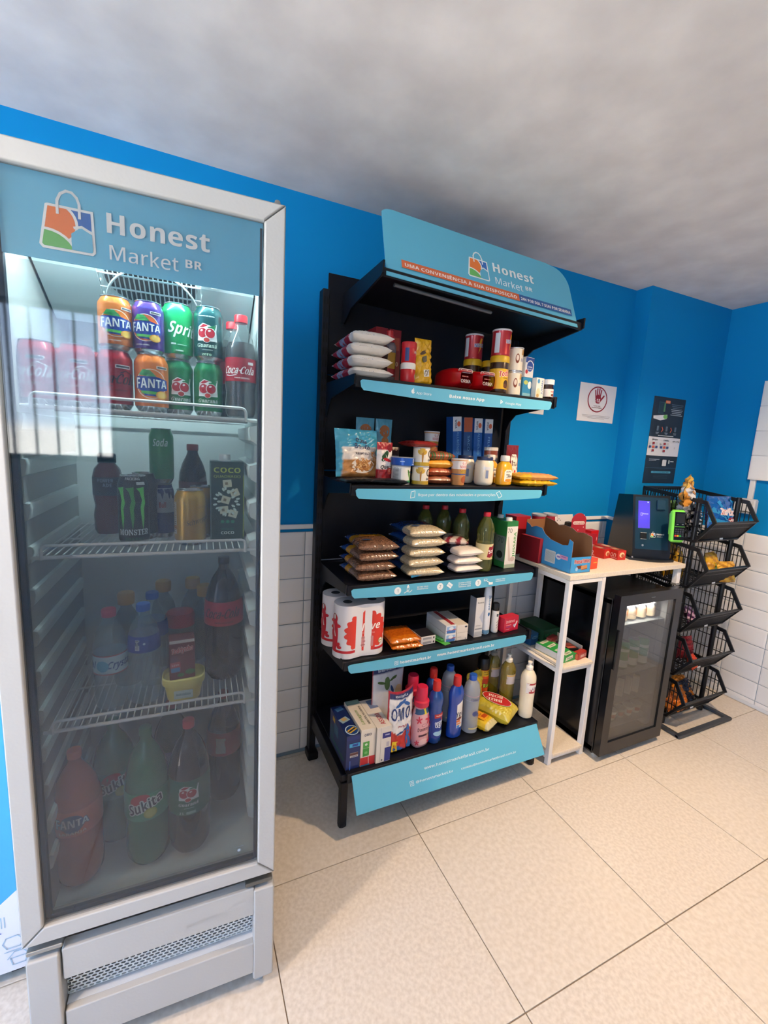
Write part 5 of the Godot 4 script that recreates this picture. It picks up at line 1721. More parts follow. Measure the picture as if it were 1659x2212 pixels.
	pouch("pasta_bag", "pale blue and white pasta bag at the left end of the second shelf", "food bag", Vector3(-0.2, y + 0.023, 0.295), 10, Vector3(0.195, 0.185, 0.06), pasta, pa, 8, {"crease": 0.014, "freq": 7.0, "foot": 0.45, "lean": -8, "rough": 0.25})
	for k in 2:
		pouch("biscuit_bag", ["pale blue biscuit bag standing behind the pasta bag", "pale blue biscuit bag behind the tomato sauce pouch"][k], "food bag", Vector3(-0.115 + k * 0.088, y, 0.14), -4 + k * 8, Vector3(0.082, 0.262, 0.045), bands([0.25, "c9c4c0", 0.45, "9a2a30", 1.0, "5fa6bf"]), Art.new().ell(0.0, 0.21, 0.026, 0.026, "b06a38").ell(0.0, 0.165, 0.018, 0.022, "b8743f"), 15 + k, {"foot": 0.4, "crease": 0.006})
	var qp := Art.new().text("Quero", 0.004, 0.066, 0.015, "17181c", {"slant": 0.25, "w": 0.054}).ell(-0.004, 0.108, 0.011, 0.024, "1d4a2c", -0.6).ell(0.006, 0.094, 0.02, 0.006, "b82030", -0.3).ell(0.018, 0.05, 0.013, 0.013, "c0392c").ell(0.018, 0.05, 0.008, 0.008, "de8a70").ell(0.02, 0.14, 0.012, 0.016, "8a1c26")
	pouch("sauce_pouch", "white and red tomato sauce pouch beside the pasta bag", "pouch", Vector3(-0.098, y, 0.315), 8, Vector3(0.073, 0.162, 0.045), bands([0.32, "8e1826", 0.36, "a01c2a", 0.82, "e6dfda", 1.0, "a31b2b"]), qp, 22, {"crease": 0.006, "foot": 0.8})
	pouch("sauce_pouch", "dark sauce pouch standing behind the blue tuna tin", "pouch", Vector3(-0.028, y, 0.235), 6, Vector3(0.075, 0.145, 0.04), bands([0.4, "5e1018", 0.75, "dcd6d2", 1.0, "3a0d12"]), Art.new().ell(-0.006, 0.08, 0.015, 0.022, "121216").ell(-0.006, 0.08, 0.01, 0.016, "cfc9c4"), 23, {"foot": 0.8})
	var food := [0, 0.001, 0.036, 0.0, 0.0368, 0.002, 0.0358, 0.005, 0.0358, 0.069, 0.0368, 0.072]
	var rim := [[0.0368, 0.0715, 0.0372, 0.073, 0.0372, 0.075, 0.0352, 0.075, 0.0345, 0.073, 0, 0.073], "b6b9bd"]
	var pea := Art.new().rect(0.0, 0.038, 0.24, 0.066, "dfe0dc").rect(0.0, 0.011, 0.24, 0.012, "2f8f58").rect(-0.045, 0.04, 0.04, 0.056, "aeb4b6").poly(P([0.004, 0.06, 0.01, 0.058, 0.026, 0.03, 0.028, 0.012, 0.018, 0.018, 0.008, 0.04]), "4f8f38").text("ervilhas", 0.022, 0.05, 0.0075, "24332a", {"rot": -0.1, "w": 0.034})
	for i in 10:
		pea.rect(-0.048, 0.06 - i * 0.005, 0.026, 0.0016, "5b6166")
	jar("vegetable_tin", "white and green tin of peas under a flat blue tin", "tin", Vector3(-0.03, y, 0.335), 12, scaled(food, 1.05, 1.0), M("b9bcc0", 0.25, 0.7), pea, {"lid": [scaled(rim[0], 1.05, 1.0), rim[1]]})
	jar("fish_tin", "flat blue tin stacked on the tin of peas", "tin", Vector3(-0.024, y + 0.0758, 0.335), 8, scaled(food, 1.28, 0.42), M("1f57b4", 0.3, 0.2), Art.new().rect(0.024, 0.017, 0.005, 0.012, "dfe6ee").ell(0.024, 0.024, 0.003, 0.003, "dfe6ee").rect(0.024, 0.006, 0.02, 0.002, "cfdcec").rect(-0.03, 0.016, 0.018, 0.004, "9fc0e6"), {"lid": [[0.046, 0.03, 0.0475, 0.0305, 0.0475, 0.032, 0.045, 0.032, 0.0445, 0.031, 0, 0.031], "b6b9bd"]})
	var corn := Art.new().rect(0.0, 0.04, 0.24, 0.06, "e2ddcf").rect(0.0, 0.009, 0.24, 0.014, "b89a30").ell(-0.018, 0.058, 0.02, 0.014, "c8a238").poly(P([-0.022, 0.058, -0.012, 0.058, -0.014, 0.016, -0.019, 0.016]), "a8782c").ell(0.022, 0.05, 0.0125, 0.0155, "17181c").ell(0.022, 0.05, 0.0075, 0.011, "e2ddcf").rect(0.03, 0.036, 0.014, 0.004, "b02a30", -0.5).text("Quero", 0.024, 0.025, 0.0085, "17181c", {"slant": 0.25, "w": 0.032})
	for k in 2:
		jar("vegetable_tin", ["yellow and white tin of corn under another corn tin", "yellow and white tin of corn on top of the other corn tin"][k], "tin", Vector3(0.058, y + k * 0.0755, 0.338), 2 + k * 6, scaled(food, 0.94, 1.0), M("b9bcc0", 0.25, 0.7), corn, {"lid": [scaled(rim[0], 0.94, 1.0), rim[1]], "group": "corn tins"})
	var sc := thing("sauce_sachet", "dark red sachet lying across the top corn tin", "pouch", Vector3(0.05, y + 0.151, 0.32), 14)
	part(sc, "sachet", bag_mesh(0.13, 0.1, 0.024, bands([0.7, "6b1a1c", 1.0, "8a2a28"]), 71, 18, 18), film)
	for k in 4:
		var o := thing("noodle_pack", ["brown noodle pack at the bottom of the noodle stack", "reddish brown noodle pack, second in the noodle stack", "orange noodle pack, third in the noodle stack", "green and red striped noodle pack on top of the noodle stack"][k], "noodles", Vector3(0.158, y + k * 0.0335, 0.285), [-2, 3, -3, 5][k], "instant noodle packs")
		var tn: Callable = bands([0.4, ["7a3a26", "8f4226", "e0932a", "2f6a3c"][k], 1.0, ["8a4a30", "a14a2c", "e8a02f", "35704a"][k]])
		if k == 3:
			tn = func(u: float, _v: float) -> Color: return Art.lin("a8402c") if fmod(u * 9.0, 1.0) < 0.45 else Art.lin("2f6a44")
		part(o, "pack", bag_mesh(0.128, 0.11, 0.036, tn, 80 + k, 30, 18), film)
	var cup := [0, 0.001, 0.026, 0.0, 0.027, 0.003, 0.033, 0.1, 0.035, 0.103, 0.035, 0.108]
	var cl := [[0.0352, 0.106, 0.0358, 0.108, 0.0358, 0.111, 0.034, 0.1115, 0, 0.1115], "d8d6d6"]
	var ca := Art.new().rect(0, 0.085, 0.24, 0.034, "e0dcda").text("CUP", 0.0, 0.094, 0.012, "c04a58", {"w": 0.026}).text("NOODLES", 0.0, 0.078, 0.012, "c04a58", {"w": 0.044}).text2("GALINHA", 0.01, 0.058, 0.013, "e3c24a", "6a3a24", 0.001, {"w": 0.058}).rect(0, 0.046, 0.24, 0.004, "3a5a9a").ell(0.006, 0.024, 0.02, 0.016, "a85a34")
	for q in [["noodle cup with red lettering in front of the noodle packs", 0.243, 0.0, 0.34], ["noodle cup standing at the back under another cup", 0.2, 0.0, 0.17], ["noodle cup with red lettering stacked on the rear cup", 0.2, 0.1118, 0.17]]:
		jar("noodle_cup", q[0], "cup", Vector3(q[1], y + q[2], q[3]), 14, cup, M("d99a5e", 0.4), ca, {"lid": cl, "group": "noodle cups"})
	var wr := func(word: String, deep: String) -> Art: return Art.new().rect(0, 0.115, 0.05, 0.066, "dcdfe2").text("WYDA", -0.008, 0.115, 0.011, "1c2a54", {"rot": -PI / 2, "w": 0.04}).ell(0.009, 0.115, 0.01, 0.012, "d9653c").rect(0, -0.035, 0.05, 0.234, deep).text(word, 0.004, 0.03, 0.013, "7fb2dc", {"rot": -PI / 2, "w": 0.1 if word.length() > 6 else 0.07, "bold": word == "FILME"})
	for k in 4:
		var q: Array = [[0.335, 5.0, "ALUMÍNIO", "blue and white foil roll box, leftmost of the leaning boxes", "1f5aa8"], [0.392, 4.0, "SACO", "dim orange topped roll box between the foil boxes", "2a4f86"], [0.446, 3.0, "ALUMÍNIO", "blue and white foil roll box beside the cling film box", "1f5aa8"], [0.503, 2.0, "FILME", "blue and white cling film box, right end of the leaning boxes", "1d55a2"]][k]
		var a: Art = wr.call(q[2], q[4])
		if k == 1:
			a.rect(0, 0.115, 0.05, 0.066, "b85a32")
		var b := carton("wrap_box", q[3], "carton", Vector3(q[1 - 1] + 0.012, y + 0.002, 0.15), 6, Vector3(0.05, 0.297, 0.05), M(q[4], 0.4), a, null, null, "wrap boxes on end at the back of the second shelf")
		b.rotation.z = deg_to_rad(q[1])
	var ma := Art.new().rect(0.034, 0.075, 0.034, 0.024, "223a72").text("maionese", 0.034, 0.076, 0.006, "c9d2e6", {"w": 0.026}).rect(0.034, 0.048, 0.03, 0.03, "dca83a").rect(-0.02, 0.05, 0.012, 0.034, "7d8aa8").rect(-0.02, 0.076, 0.03, 0.012, "cfd2d6")
	for q in [["cream mayonnaise jar with blue lid at the front of the second shelf", 0.372, 0.345], ["cream mayonnaise jar behind and left of the front one", 0.338, 0.25]]:
		jar("mayonnaise_jar", q[0], "jar", Vector3(q[1], y, q[2]), 10, [0, 0.002, 0.03, 0.0, 0.038, 0.006, 0.0415, 0.018, 0.0415, 0.085, 0.038, 0.104, 0.033, 0.11, 0.033, 0.113], M("e6dcc6", 0.15, 0.0, {"coat": 0.5}), ma, {"lid": [[0.034, 0.108, 0.035, 0.111, 0.035, 0.121, 0.033, 0.124, 0, 0.124], "1c2c54"], "group": "mayonnaise jars"})
	var mu := Art.new().poly(P([-0.022, 0.02, -0.022, 0.062, -0.012, 0.072, 0.012, 0.072, 0.022, 0.062, 0.022, 0.02]), "e9e4d6").text("HEINZ", 0, 0.062, 0.0065, "30363f", {"w": 0.024, "arch": 0.002}).rect(-0.004, 0.05, 0.016, 0.005, "8a8a80").rect(0.006, 0.044, 0.02, 0.004, "3a3a38").rect(0, 0.038, 0.02, 0.003, "8a8a80").ell(0, 0.026, 0.016, 0.006, "d9902c")
	for q in [["yellow mustard bottle with white cap at the front of the second shelf", 0.483, 0.345], ["yellow mustard bottle behind, its white cap showing beside the front bottle", 0.478, 0.25]]:
		jar("mustard_bottle", q[0], "bottle", Vector3(q[1], y, q[2]), 10, [0, 0.002, 0.03, 0.0, 0.038, 0.006, 0.0395, 0.02, 0.0395, 0.07, 0.035, 0.092, 0.022, 0.105, 0.019, 0.108, 0.019, 0.112], M("e0a51e", 0.25, 0.0, {"coat": 0.4}), mu, {"lid": [[0.0195, 0.108, 0.0205, 0.11, 0.0205, 0.126, 0.019, 0.133, 0, 0.134], "e6e4e0"], "squash": Vector2(1, 0.7), "square": 2.6, "group": "mustard bottles"})
	jar("sauce_jar", "white lidded jar with a brown label behind the mustard", "jar", Vector3(0.53, y, 0.17), 8, [0, 0, 0.036, 0, 0.039, 0.006, 0.039, 0.15, 0.034, 0.155], M("8a4a3a", 0.3), Art.new().rect(0, 0.1, 0.2, 0.06, "a89a8a").rect(-0.02, 0.11, 0.03, 0.03, "9a2c30"), {"lid": [[0.036, 0.15, 0.04, 0.152, 0.04, 0.166, 0.037, 0.168, 0, 0.168], "dcdad6"]})
	var ka := Art.new().poly(P([-0.024, 0.03, -0.026, 0.12, -0.016, 0.14, 0.016, 0.14, 0.026, 0.12, 0.024, 0.03]), "e6e2d8").text("HEINZ", 0, 0.128, 0.008, "3a3f38", {"w": 0.03, "arch": 0.002}).text("TOMATO", 0.001, 0.102, 0.0085, "30332e", {"w": 0.034}).text("KETCHUP", 0.001, 0.09, 0.0085, "30332e", {"w": 0.036}).ell(0.004, 0.06, 0.008, 0.0085, "b8242c")
	pouch("ketchup_pouch", "dark red ketchup pouch with a white label, behind the front mustard bottle", "pouch", Vector3(0.58, y, 0.275), 14, Vector3(0.092, 0.182, 0.05), flat("6e1820"), ka, 33, {"foot": 0.85, "crease": 0.003})
	for k in 2:
		var o := thing("chips_bag", ["flat yellow snack bag at the right end of the second shelf, lower one", "flat pinkish yellow snack bag on the lower one, right end of second shelf"][k], "food bag", Vector3(0.652, y + k * 0.027, 0.335), -4 - k * 3, "flat yellow snack bags")
		part(o, "bag", bag_mesh(0.2, 0.125, 0.03, func(u: float, v: float) -> Color: return Art.lin("d2a81e" if k == 0 or u < 0.32 else "d2955c").lerp(Art.lin("b8762a"), 0.5 * absf(sin(u * 23.0) * sin(v * 17.0))), 91 + k, 34, 18, 0.007), film)

	# ---- third shelf
	y = 0.9695
	var bean := bands([0.06, "6d7078", 0.26, "1d3f78", 0.46, "b8842a", 1.0, "7a5a48"], 0.0)
	var bg := func(u: float, v: float) -> Color:
		var c: Color = bean.call(u, v)
		if v > 0.46:
			var k := rng.randf_range(0.45, 1.5)
			return Color(c.r * k, c.g * k, c.b * k)
		return c
	var ba := func(o: Node3D, k: int) -> void:
		if k == 3:
			print_on(o, Art.new().ell(-0.04, -0.062, 0.02, 0.009, "1d3f78").ell(-0.04, -0.062, 0.015, 0.006, "8fa4c0").ell(-0.04, -0.062, 0.0135, 0.005, "1d3f78").rrect(-0.02, 0.0, 0.07, 0.014, 0.003, "d28a24").text("Carioca", -0.02, 0.0, 0.007, "6b4a14", {"w": 0.04}), on_plane(Vector3(0, 0.0455, 0), Vector3.RIGHT, Vector3(0, 0, -1)))
	for k in 4:
		var o := thing("bean_bag", ["bean bag at the bottom of the bean stack", "bean bag, second from the bottom of the bean stack", "bean bag, third from the bottom of the bean stack", "bean bag with orange printed patch on top of the bean stack"][k], "food bag", Vector3(-0.135 + [0.0, -0.004, 0.002, 0.012][k], y + k * 0.0405, 0.285), [1, -2, 2, -5][k], "brown bean bags")
		part(o, "bag", bag_mesh(0.165, 0.215, 0.0425, bg, 101 + k * 3, 46, 60, 0.003), M("ffffff", 0.22, 0.0, {"print": true, "coat": 0.5}))
		ba.call(o, k)
	var ric := bands([0.06, "8a96a4", 0.5, "1c3f74", 0.58, "24487c", 1.0, "cdbfa2"], 0.0)
	var rg := func(u: float, v: float) -> Color:
		var c: Color = ric.call(u, v)
		if v > 0.58:
			var k := rng.randf_range(0.72, 1.12)
			return Color(c.r * k, c.g * k, c.b * k)
		return c
	for k in 5:
		var o := thing("rice_bag", ["rice bag at the bottom of the rice stack", "rice bag, second from the bottom of the rice stack", "rice bag in the middle of the rice stack", "rice bag, second from the top of the rice stack", "rice bag with dark blue oval on top of the rice stack"][k], "food bag", Vector3(0.09 + [0.004, -0.006, 0.0, 0.002, 0.0][k], y + k * 0.0422, 0.285), [-3, 2, -1, 2, -2][k], "white rice bags")
		part(o, "bag", bag_mesh(0.162, 0.215, 0.0445, rg, 131 + k * 3, 46, 60, 0.003), M("ffffff", 0.22, 0.0, {"print": true, "coat": 0.5}))
		if k == 4:
			print_on(o, Art.new().ell(-0.035, -0.055, 0.02, 0.009, "1d3f78").ell(-0.035, -0.055, 0.015, 0.006, "8fb0d0").ell(-0.035, -0.055, 0.0135, 0.005, "1d3f78"), on_plane(Vector3(0, 0.0465, 0), Vector3.RIGHT, Vector3(0, 0, -1)))
		if k == 0:
			print_on(o, Art.new().rrect(-0.045, 0.0, 0.05, 0.016, 0.005, "2a7ca4"), on_plane(Vector3(0, 0.026, 0.104), Vector3(0.98, 0.18, 0)))
	var salt := bands([0.1, "aab0ba", 0.62, "1f2238", 0.68, "cfcdd2", 1.0, "e6dcd6"])
	for k in 3:
		var o := thing("salt_bag", ["white salt bag at the bottom of the salt stack", "white salt bag in the middle of the salt stack", "white salt bag on top of the salt stack"][k], "food bag", Vector3(0.308 + [0.0, -0.002, 0.006][k], y + k * 0.0365, 0.285), [2, -1, 3][k], "white salt bags")
		part(o, "bag", bag_mesh(0.14, 0.2, 0.0385, salt, 161 + k, 26, 34, 0.003), M("ffffff", 0.25, 0.0, {"print": true, "coat": 0.4}))
	var sp := thing("seasoning_bag", "white and red printed bag lying on the salt stack", "food bag", Vector3(0.31, y + 0.1105, 0.24), -24)
	part(sp, "bag", bag_mesh(0.11, 0.15, 0.032, func(u: float, v: float) -> Color: return Art.lin("cfc4be") if sin(u * 14.0 + v * 9.0) > -0.2 else Art.lin("8a2a3a" if v > 0.5 else "262a48"), 171, 22, 26), film)
	var oilp := [0, 0.008, 0.022, 0.001, 0.034, 0.005, 0.038, 0.018, 0.0385, 0.05, 0.0385, 0.135, 0.0365, 0.15, 0.0385, 0.168, 0.0385, 0.19, 0.033, 0.215, 0.02, 0.24, 0.0145, 0.247, 0.0145, 0.256]
	var oa := Art.new().rect(0, 0.095, 0.23, 0.07, "d8c690").poly(P([-0.022, 0.072, -0.014, 0.118, 0.034, 0.126, 0.03, 0.084, -0.006, 0.068]), "8e1a2e").text("Soya", 0.007, 0.1, 0.018, "efe6df", {"rot": 0.22, "w": 0.046}).ell(0.022, 0.076, 0.009, 0.007, "d9a23a").ell(0.014, 0.07, 0.008, 0.006, "6f8a34").ell(-0.004, 0.122, 0.008, 0.004, "c8d0a0")
	for q in [["cooking oil bottle with red cap and cream label, front of the third shelf", 0.408, 0.35], ["cooking oil bottle with red cap behind the front one", 0.352, 0.24], ["cooking oil bottle in shade behind the salt stack", 0.318, 0.14], ["cooking oil bottle in shade at the back, nearest the rice stack", 0.225, 0.12]]:
		jar("oil_bottle", q[0], "bottle", Vector3(q[1], y, q[2]), 16, oilp, M("5d6226", 0.07, 0.0, {"alpha": 0.55}), oa, {"lid": [[0.0155, 0.25, 0.016, 0.252, 0.016, 0.266, 0.0145, 0.269, 0, 0.269], "c01c2e"], "group": "cooking oil bottles"})
	var mk := Art.new().rect(0.0, -0.012, 0.066, 0.198, "e3e0d8").rect(0, -0.102, 0.066, 0.018, "a9b8a0").text("JUSSARA", 0.019, 0.0, 0.014, "4c9a4a", {"rot": PI / 2, "w": 0.12}).text("70", -0.016, 0.068, 0.02, "39443c", {"w": 0.028, "bold": false}).poly(P([-0.026, 0.04, -0.02, 0.04, -0.002, -0.05, 0.004, -0.08, -0.012, -0.075, -0.016, -0.04]), "cdbfb4").ell(0.014, -0.068, 0.014, 0.012, "c9b4aa")
	var ml := Art.new().rect(0, -0.02, 0.064, 0.12, "6b7a70").text("70", 0.0, 0.02, 0.024, "1b3a2c", {"w": 0.034, "bold": false}).ell(0.0, -0.05, 0.02, 0.018, "1f2a26")
	for k in 2:
		var q := carton("milk_carton", ["white and green milk carton with white screw cap at the front of the third shelf", "green milk carton behind the front milk carton"][k], "carton", Vector3(0.56 + k * 0.02, y, 0.315 - k * 0.085), 4, Vector3(0.07, 0.222, 0.068), M("2c7a3c", 0.4), mk if k == 0 else null, ml, null, "milk cartons")
		part(q, "cap", glathe(V([0.0155, 0, 0.016, 0.002, 0.0145, 0.004, 0.0145, 0.014, 0.013, 0.016, 0, 0.016]), 24), M("e6e4df", 0.4)).position = Vector3(-0.006, 0.222, 0.012)

	# ---- fourth shelf
	y = 0.6575
	var roll := PackedVector2Array()
	for s in [-1.0, 1.0]:
		for i in 17:
			var b := PI * i / 16.0
			roll.append(Vector2(s * 0.054 + cos(b + (0.0 if s > 0 else PI) - PI / 2 + 0.0) * 0.0545, sin(b + (0.0 if s > 0 else PI) - PI / 2) * 0.0545))
		roll.append(Vector2(0, s * 0.046))
	for k in 2:
		var o := thing("toilet_paper", ["red and white toilet paper pack at the front left of the fourth shelf", "red and white toilet paper pack behind the front pack"][k], "toilet paper", Vector3(-0.178 - k * 0.012, y, 0.328 - k * 0.118), 2, "toilet paper packs")
		var g := G.new()
		g.xf = Transform3D(Basis(Vector3(1, 0, 0), -PI / 2), Vector3.ZERO)
		g.prism(roll, 0.002, 0.222)
		part(o, "wrapped_rolls", g, M("e4e2e4", 0.35, 0.0, {"coat": 0.2}))
		for s in [-1.0, 1.0]:
			var h := G.new()
			h.lathe(V([0.0, 0.2225, 0.016, 0.2228, 0.019, 0.2226]), 20, Vector3(s * 0.054, 0, 0))
			part(o, "roll_core", h, M("3d444c", 0.9))
		var map := func(p: Vector2, off: float) -> Array:
			var s := -1.0 if p.x < 0 else 1.0
			var x := p.x
			var z := 0.046
			var nn := Vector3(0, 0, 1)
			if absf(x) > 0.022:
				# round the two rolls
				var t := (absf(x) - 0.054) / 0.0545
				var an := clampf(t, -0.62, 2.6)
				z = cos(an) * 0.0545
				x = s * (0.054 + sin(an) * 0.0545)
				nn = Vector3(s * sin(an), 0, cos(an))
			else:
				z = lerpf(0.0462, 0.0462, 0.5)
			return [Vector3(x, p.y, z) + nn * off, nn]
		var a := Art.new()
		a.rect(0.0, 0.031, 0.4, 0.011, "c21f2c")
		var fl := PackedVector2Array()
		for i in 96:
			var b := TAU * i / 96.0
			var r := 1.0 + 0.16 * absf(sin(b * 9.0))
			fl.append(Vector2(0.01 + cos(b) * 0.083 * r, 0.11 + sin(b) * 0.076 * r))
		a.poly(fl, "d8392e")
		a.text("Neve", 0.024, 0.128, 0.031, "f4eee8", {"slant": 0.3, "rot": 0.1, "w": 0.094, "font": "Droid Sans"}).text("TOQUE DA SEDA", 0.018, 0.101, 0.0055, "f0b8ac", {"w": 0.06, "bold": false})
		a.rrect(0.014, 0.064, 0.058, 0.044, 0.003, "cf8a88").text("PAPEL HIGIÊNICO", 0.012, 0.08, 0.0035, "7a2b30", {"w": 0.045}).text("4", 0.022, 0.05, 0.007, "40202a").rect(0.0, 0.05, 0.02, 0.004, "a05c60").rect(0.014, 0.065, 0.03, 0.006, "b87478")
		a.ell(0.076, 0.062, 0.0115, 0.0125, "9a8a4c").ell(0.076, 0.062, 0.009, 0.01, "ece6dc").rect(0.076, 0.062, 0.016, 0.004, "a89858")
		for q in [[-0.13, 0.1, 0.02, 0.075], [-0.13, 0.165, 0.016, 0.02]]:
			a.ell(q[0], q[1], q[2], q[3], "c8283a")
		a.ell(-0.13, 0.172, 0.008, 0.013, "6a6a5a").ell(-0.13, 0.172, 0.006, 0.01, "e4e0d8").rect(-0.13, 0.115, 0.006, 0.05, "ead8d4", 0.3)
		for i in 9:
			a.ell(-0.125 + 0.022 * cos(i * 0.7), 0.05 + i * 0.011, 0.01, 0.007, "c8283a", i * 0.8)
		var pg := G.new()
		a.lay(pg, map, 0.006)
		part(o, "print", pg, PRINT)
	for k in 2:
		var o := thing("wipes_pack", ["orange wipes pack lying under another orange pack", "orange wipes pack lying on top of the other"][k], "wipes", Vector3(0.028 - k * 0.012, y + k * 0.0285, 0.32), -4 + k * 3, "orange wipes packs")
		part(o, "pack", bag_mesh(0.138, 0.145, 0.031, func(u: float, v: float) -> Color: return Art.lin("d9761a" if v > 0.8 else "c9641a").lerp(Art.lin("8a3f16"), 0.25 * absf(sin(u * 9 + v * 6))), 181 + k, 26, 26, 0.006), M("ffffff", 0.25, 0.0, {"print": true, "coat": 0.5}))
	for k in 2:
		carton("soap_box", ["flat white and dark soap box under another, behind the orange wipes", "flat soap box with dark top stacked on its twin"][k], "carton", Vector3(0.135, y + k * 0.0192, 0.3), 3, Vector3(0.075, 0.019, 0.13), M("d9d6d2", 0.45), Art.new().rect(-0.006, 0, 0.045, 0.01, "9a9a9c").ell(0.028, 0, 0.004, 0.005, "33343a"), null, Art.new().rect(0, 0, 0.072, 0.126, "22262e") if k == 1 else null, "soap boxes")
	var tb := thing("toothbrush_pack", "slim green toothbrush pack lying between the soap and the toothpaste", "toothbrush", Vector3(0.196, y, 0.3), 14)
	part(tb, "card", gbox(Vector3(0, 0.002, 0), Vector3(0.036, 0.003, 0.2), 0.001), M("4fae3c", 0.3, 0.0, {"coat": 0.5}))
	part(tb, "blister", gbox(Vector3(0, 0.009, -0.01), Vector3(0.022, 0.012, 0.16), 0.005), M("57b860", 0.2, 0.0, {"coat": 0.6}))
	for q in [["toothpaste_box", "white toothpaste box with blue and red end, bottom of its stack", 0.247, 0.0, 0.056, 0.039, 0], ["toothpaste_box", "white toothpaste box with blue and red end, top of its stack", 0.247, 0.0395, 0.056, 0.039, 0], ["medicine_box", "cream box beside the toothpaste, lower of two", 0.308, 0.0, 0.06, 0.036, 1], ["medicine_box", "cream box with a dark mark, upper of two beside the toothpaste", 0.308, 0.0365, 0.06, 0.036, 1]]:
		var a := Art.new()
		if q[6] == 0:
			a.rect(0, 0.004, 0.046, 0.018, "8fb4dc").rect(0, -0.004, 0.05, 0.004, "b83a40", 0.1).rect(0, -0.011, 0.046, 0.012, "3f74b8").ell(0, 0.004, 0.012, 0.008, "dfe6ee")
		elif q[3] > 0:
			a.ell(0.018, 0.008, 0.007, 0.004, "2a2f3c")
		else:
			a.rect(-0.014, -0.002, 0.02, 0.003, "b0aeb0").rect(0.02, -0.012, 0.006, 0.005, "7a7a80")
		carton(q[0], q[1], "carton", Vector3(q[2], y + q[3], 0.29), 0, Vector3(q[4], q[5], 0.17), M("dcd6cc" if q[6] else "dfe1e4", 0.45), a, null, Art.new().rect(0.012, 0, 0.02, 0.16, "a8323c") if q[6] == 0 and q[3] > 0 else null, "small boxes lying end on, fourth shelf")
	var ra := Art.new().rect(0, 0.0, 0.046, 0.19, "d3d3d2").text("Rexona", 0.002, 0.07, 0.0075, "3a3f4a", {"w": 0.034}).poly(P([-0.023, 0.025, 0.0, -0.04, 0.015, -0.04, -0.002, 0.0, 0.022, 0.035, 0.022, 0.02, 0.004, -0.02, 0.022, -0.04, -0.023, -0.04]), "a8a6a4").poly(P([0.0, 0.0, 0.023, 0.036, 0.023, -0.035]), "b4bccc").rect(0, -0.056, 0.042, 0.006, "8a8d92").rect(0, -0.08, 0.044, 0.022, "b4b6b8").text("clinical", -0.004, -0.04, 0.004, "55585e", {"w": 0.026})
	carton("deodorant_box", "tall silver grey deodorant box beside a white bottle", "carton", Vector3(0.4, y, 0.345), 2, Vector3(0.048, 0.188, 0.046), M("8d939c", 0.4, 0.2), ra, null, Art.new().rect(0, 0, 0.044, 0.042, "26303c"))
	jar("lotion_bottle", "white lotion bottle with pale blue foot between deodorants", "bottle", Vector3(0.458, y, 0.345), 14, [0, 0.0, 0.02, 0.0, 0.0225, 0.004, 0.0225, 0.022, 0.0225, 0.03, 0.0215, 0.19, 0.018, 0.225, 0.012, 0.238, 0, 0.24], M("dfe2e6", 0.3), Art.new().rect(0, 0.012, 0.16, 0.02, "5f8cae").ell(-0.004, 0.1, 0.006, 0.009, "2f6aa0").text("suave", -0.004, 0.15, 0.013, "5f86ac", {"rot": -PI / 2, "w": 0.06}).text("Nivea", 0.004, 0.185, 0.012, "6f8fb4", {"w": 0.03}), {"squash": Vector2(1, 0.8)})
	jar("deodorant_can", "slim white spray can with black cap beside the lotion", "can", Vector3(0.512, y, 0.345), 16, [0, 0, 0.015, 0, 0.0165, 0.003, 0.0165, 0.105, 0.014, 0.112], M("d8d8d8", 0.3, 0.3), Art.new().rect(0, 0.055, 0.1, 0.1, "dcdad8").rect(0.0, 0.03, 0.02, 0.004, "8a8a8a", 0.8).rect(0.0, 0.044, 0.02, 0.004, "8a8a8a", 0.8).rect(0.0, 0.058, 0.02, 0.004, "8a8a8a", 0.8).rect(-0.004, 0.088, 0.01, 0.014, "3c4048").ell(0.018, 0.086, 0.006, 0.01, "16181e"), {"lid": [[0.0155, 0.108, 0.016, 0.11, 0.016, 0.138, 0.0135, 0.143, 0, 0.143], "0f1116"]})
	carton("tampon_box", "small bright red box with white lettering, right end of the fourth shelf", "carton", Vector3(0.594, y, 0.345), 8, Vector3(0.1, 0.07, 0.044), M("c01f3c", 0.35), Art.new().text("Intimus", -0.008, 0.016, 0.0145, "f0dcdc", {"w": 0.06, "bold": false}).rect(-0.02, -0.002, 0.036, 0.003, "e8a0a8").rect(-0.022, -0.01, 0.032, 0.0025, "6a5aa8").rect(-0.026, -0.022, 0.026, 0.003, "e8a0a8").rect(0.03, -0.004, 0.007, 0.034, "e8e0e4", -0.5).ell(0.018, -0.008, 0.006, 0.007, "b0b4d4"))

	# ---- bottom shelf
	y = 0.2445
	var wa := Art.new().rect(0.0, 0.06, 0.052, 0.014, "1f2f6e").rect(0.006, 0.03, 0.044, 0.016, "3f9cc8").rect(0.008, 0.03, 0.024, 0.01, "24408c").rect(0.004, -0.012, 0.034, 0.02, "b9b4ac").rect(0.004, -0.008, 0.034, 0.01, "5a3a3a").text("LAVA", 0.004, -0.018, 0.006, "2a3a7a", {"w": 0.024}).rect(-0.012, -0.055, 0.004, 0.04, "3a5aa8")
	var wt := Art.new().ell(0.004, -0.07, 0.027, 0.03, "b9d4e4").ell(0.004, -0.07, 0.023, 0.026, "1a3f7c").rect(0.004, -0.07, 0.04, 0.02, "c9a53c", 0.5).rect(0.004, -0.07, 0.036, 0.008, "2a2f3c", 0.5).rect(-0.004, 0.0, 0.04, 0.03, "8aa6b4", 0.4).rect(-0.004, 0.004, 0.022, 0.02, "b09a6a", 0.4).rect(0.0, 0.075, 0.034, 0.024, "3f6c9c", 0.3)
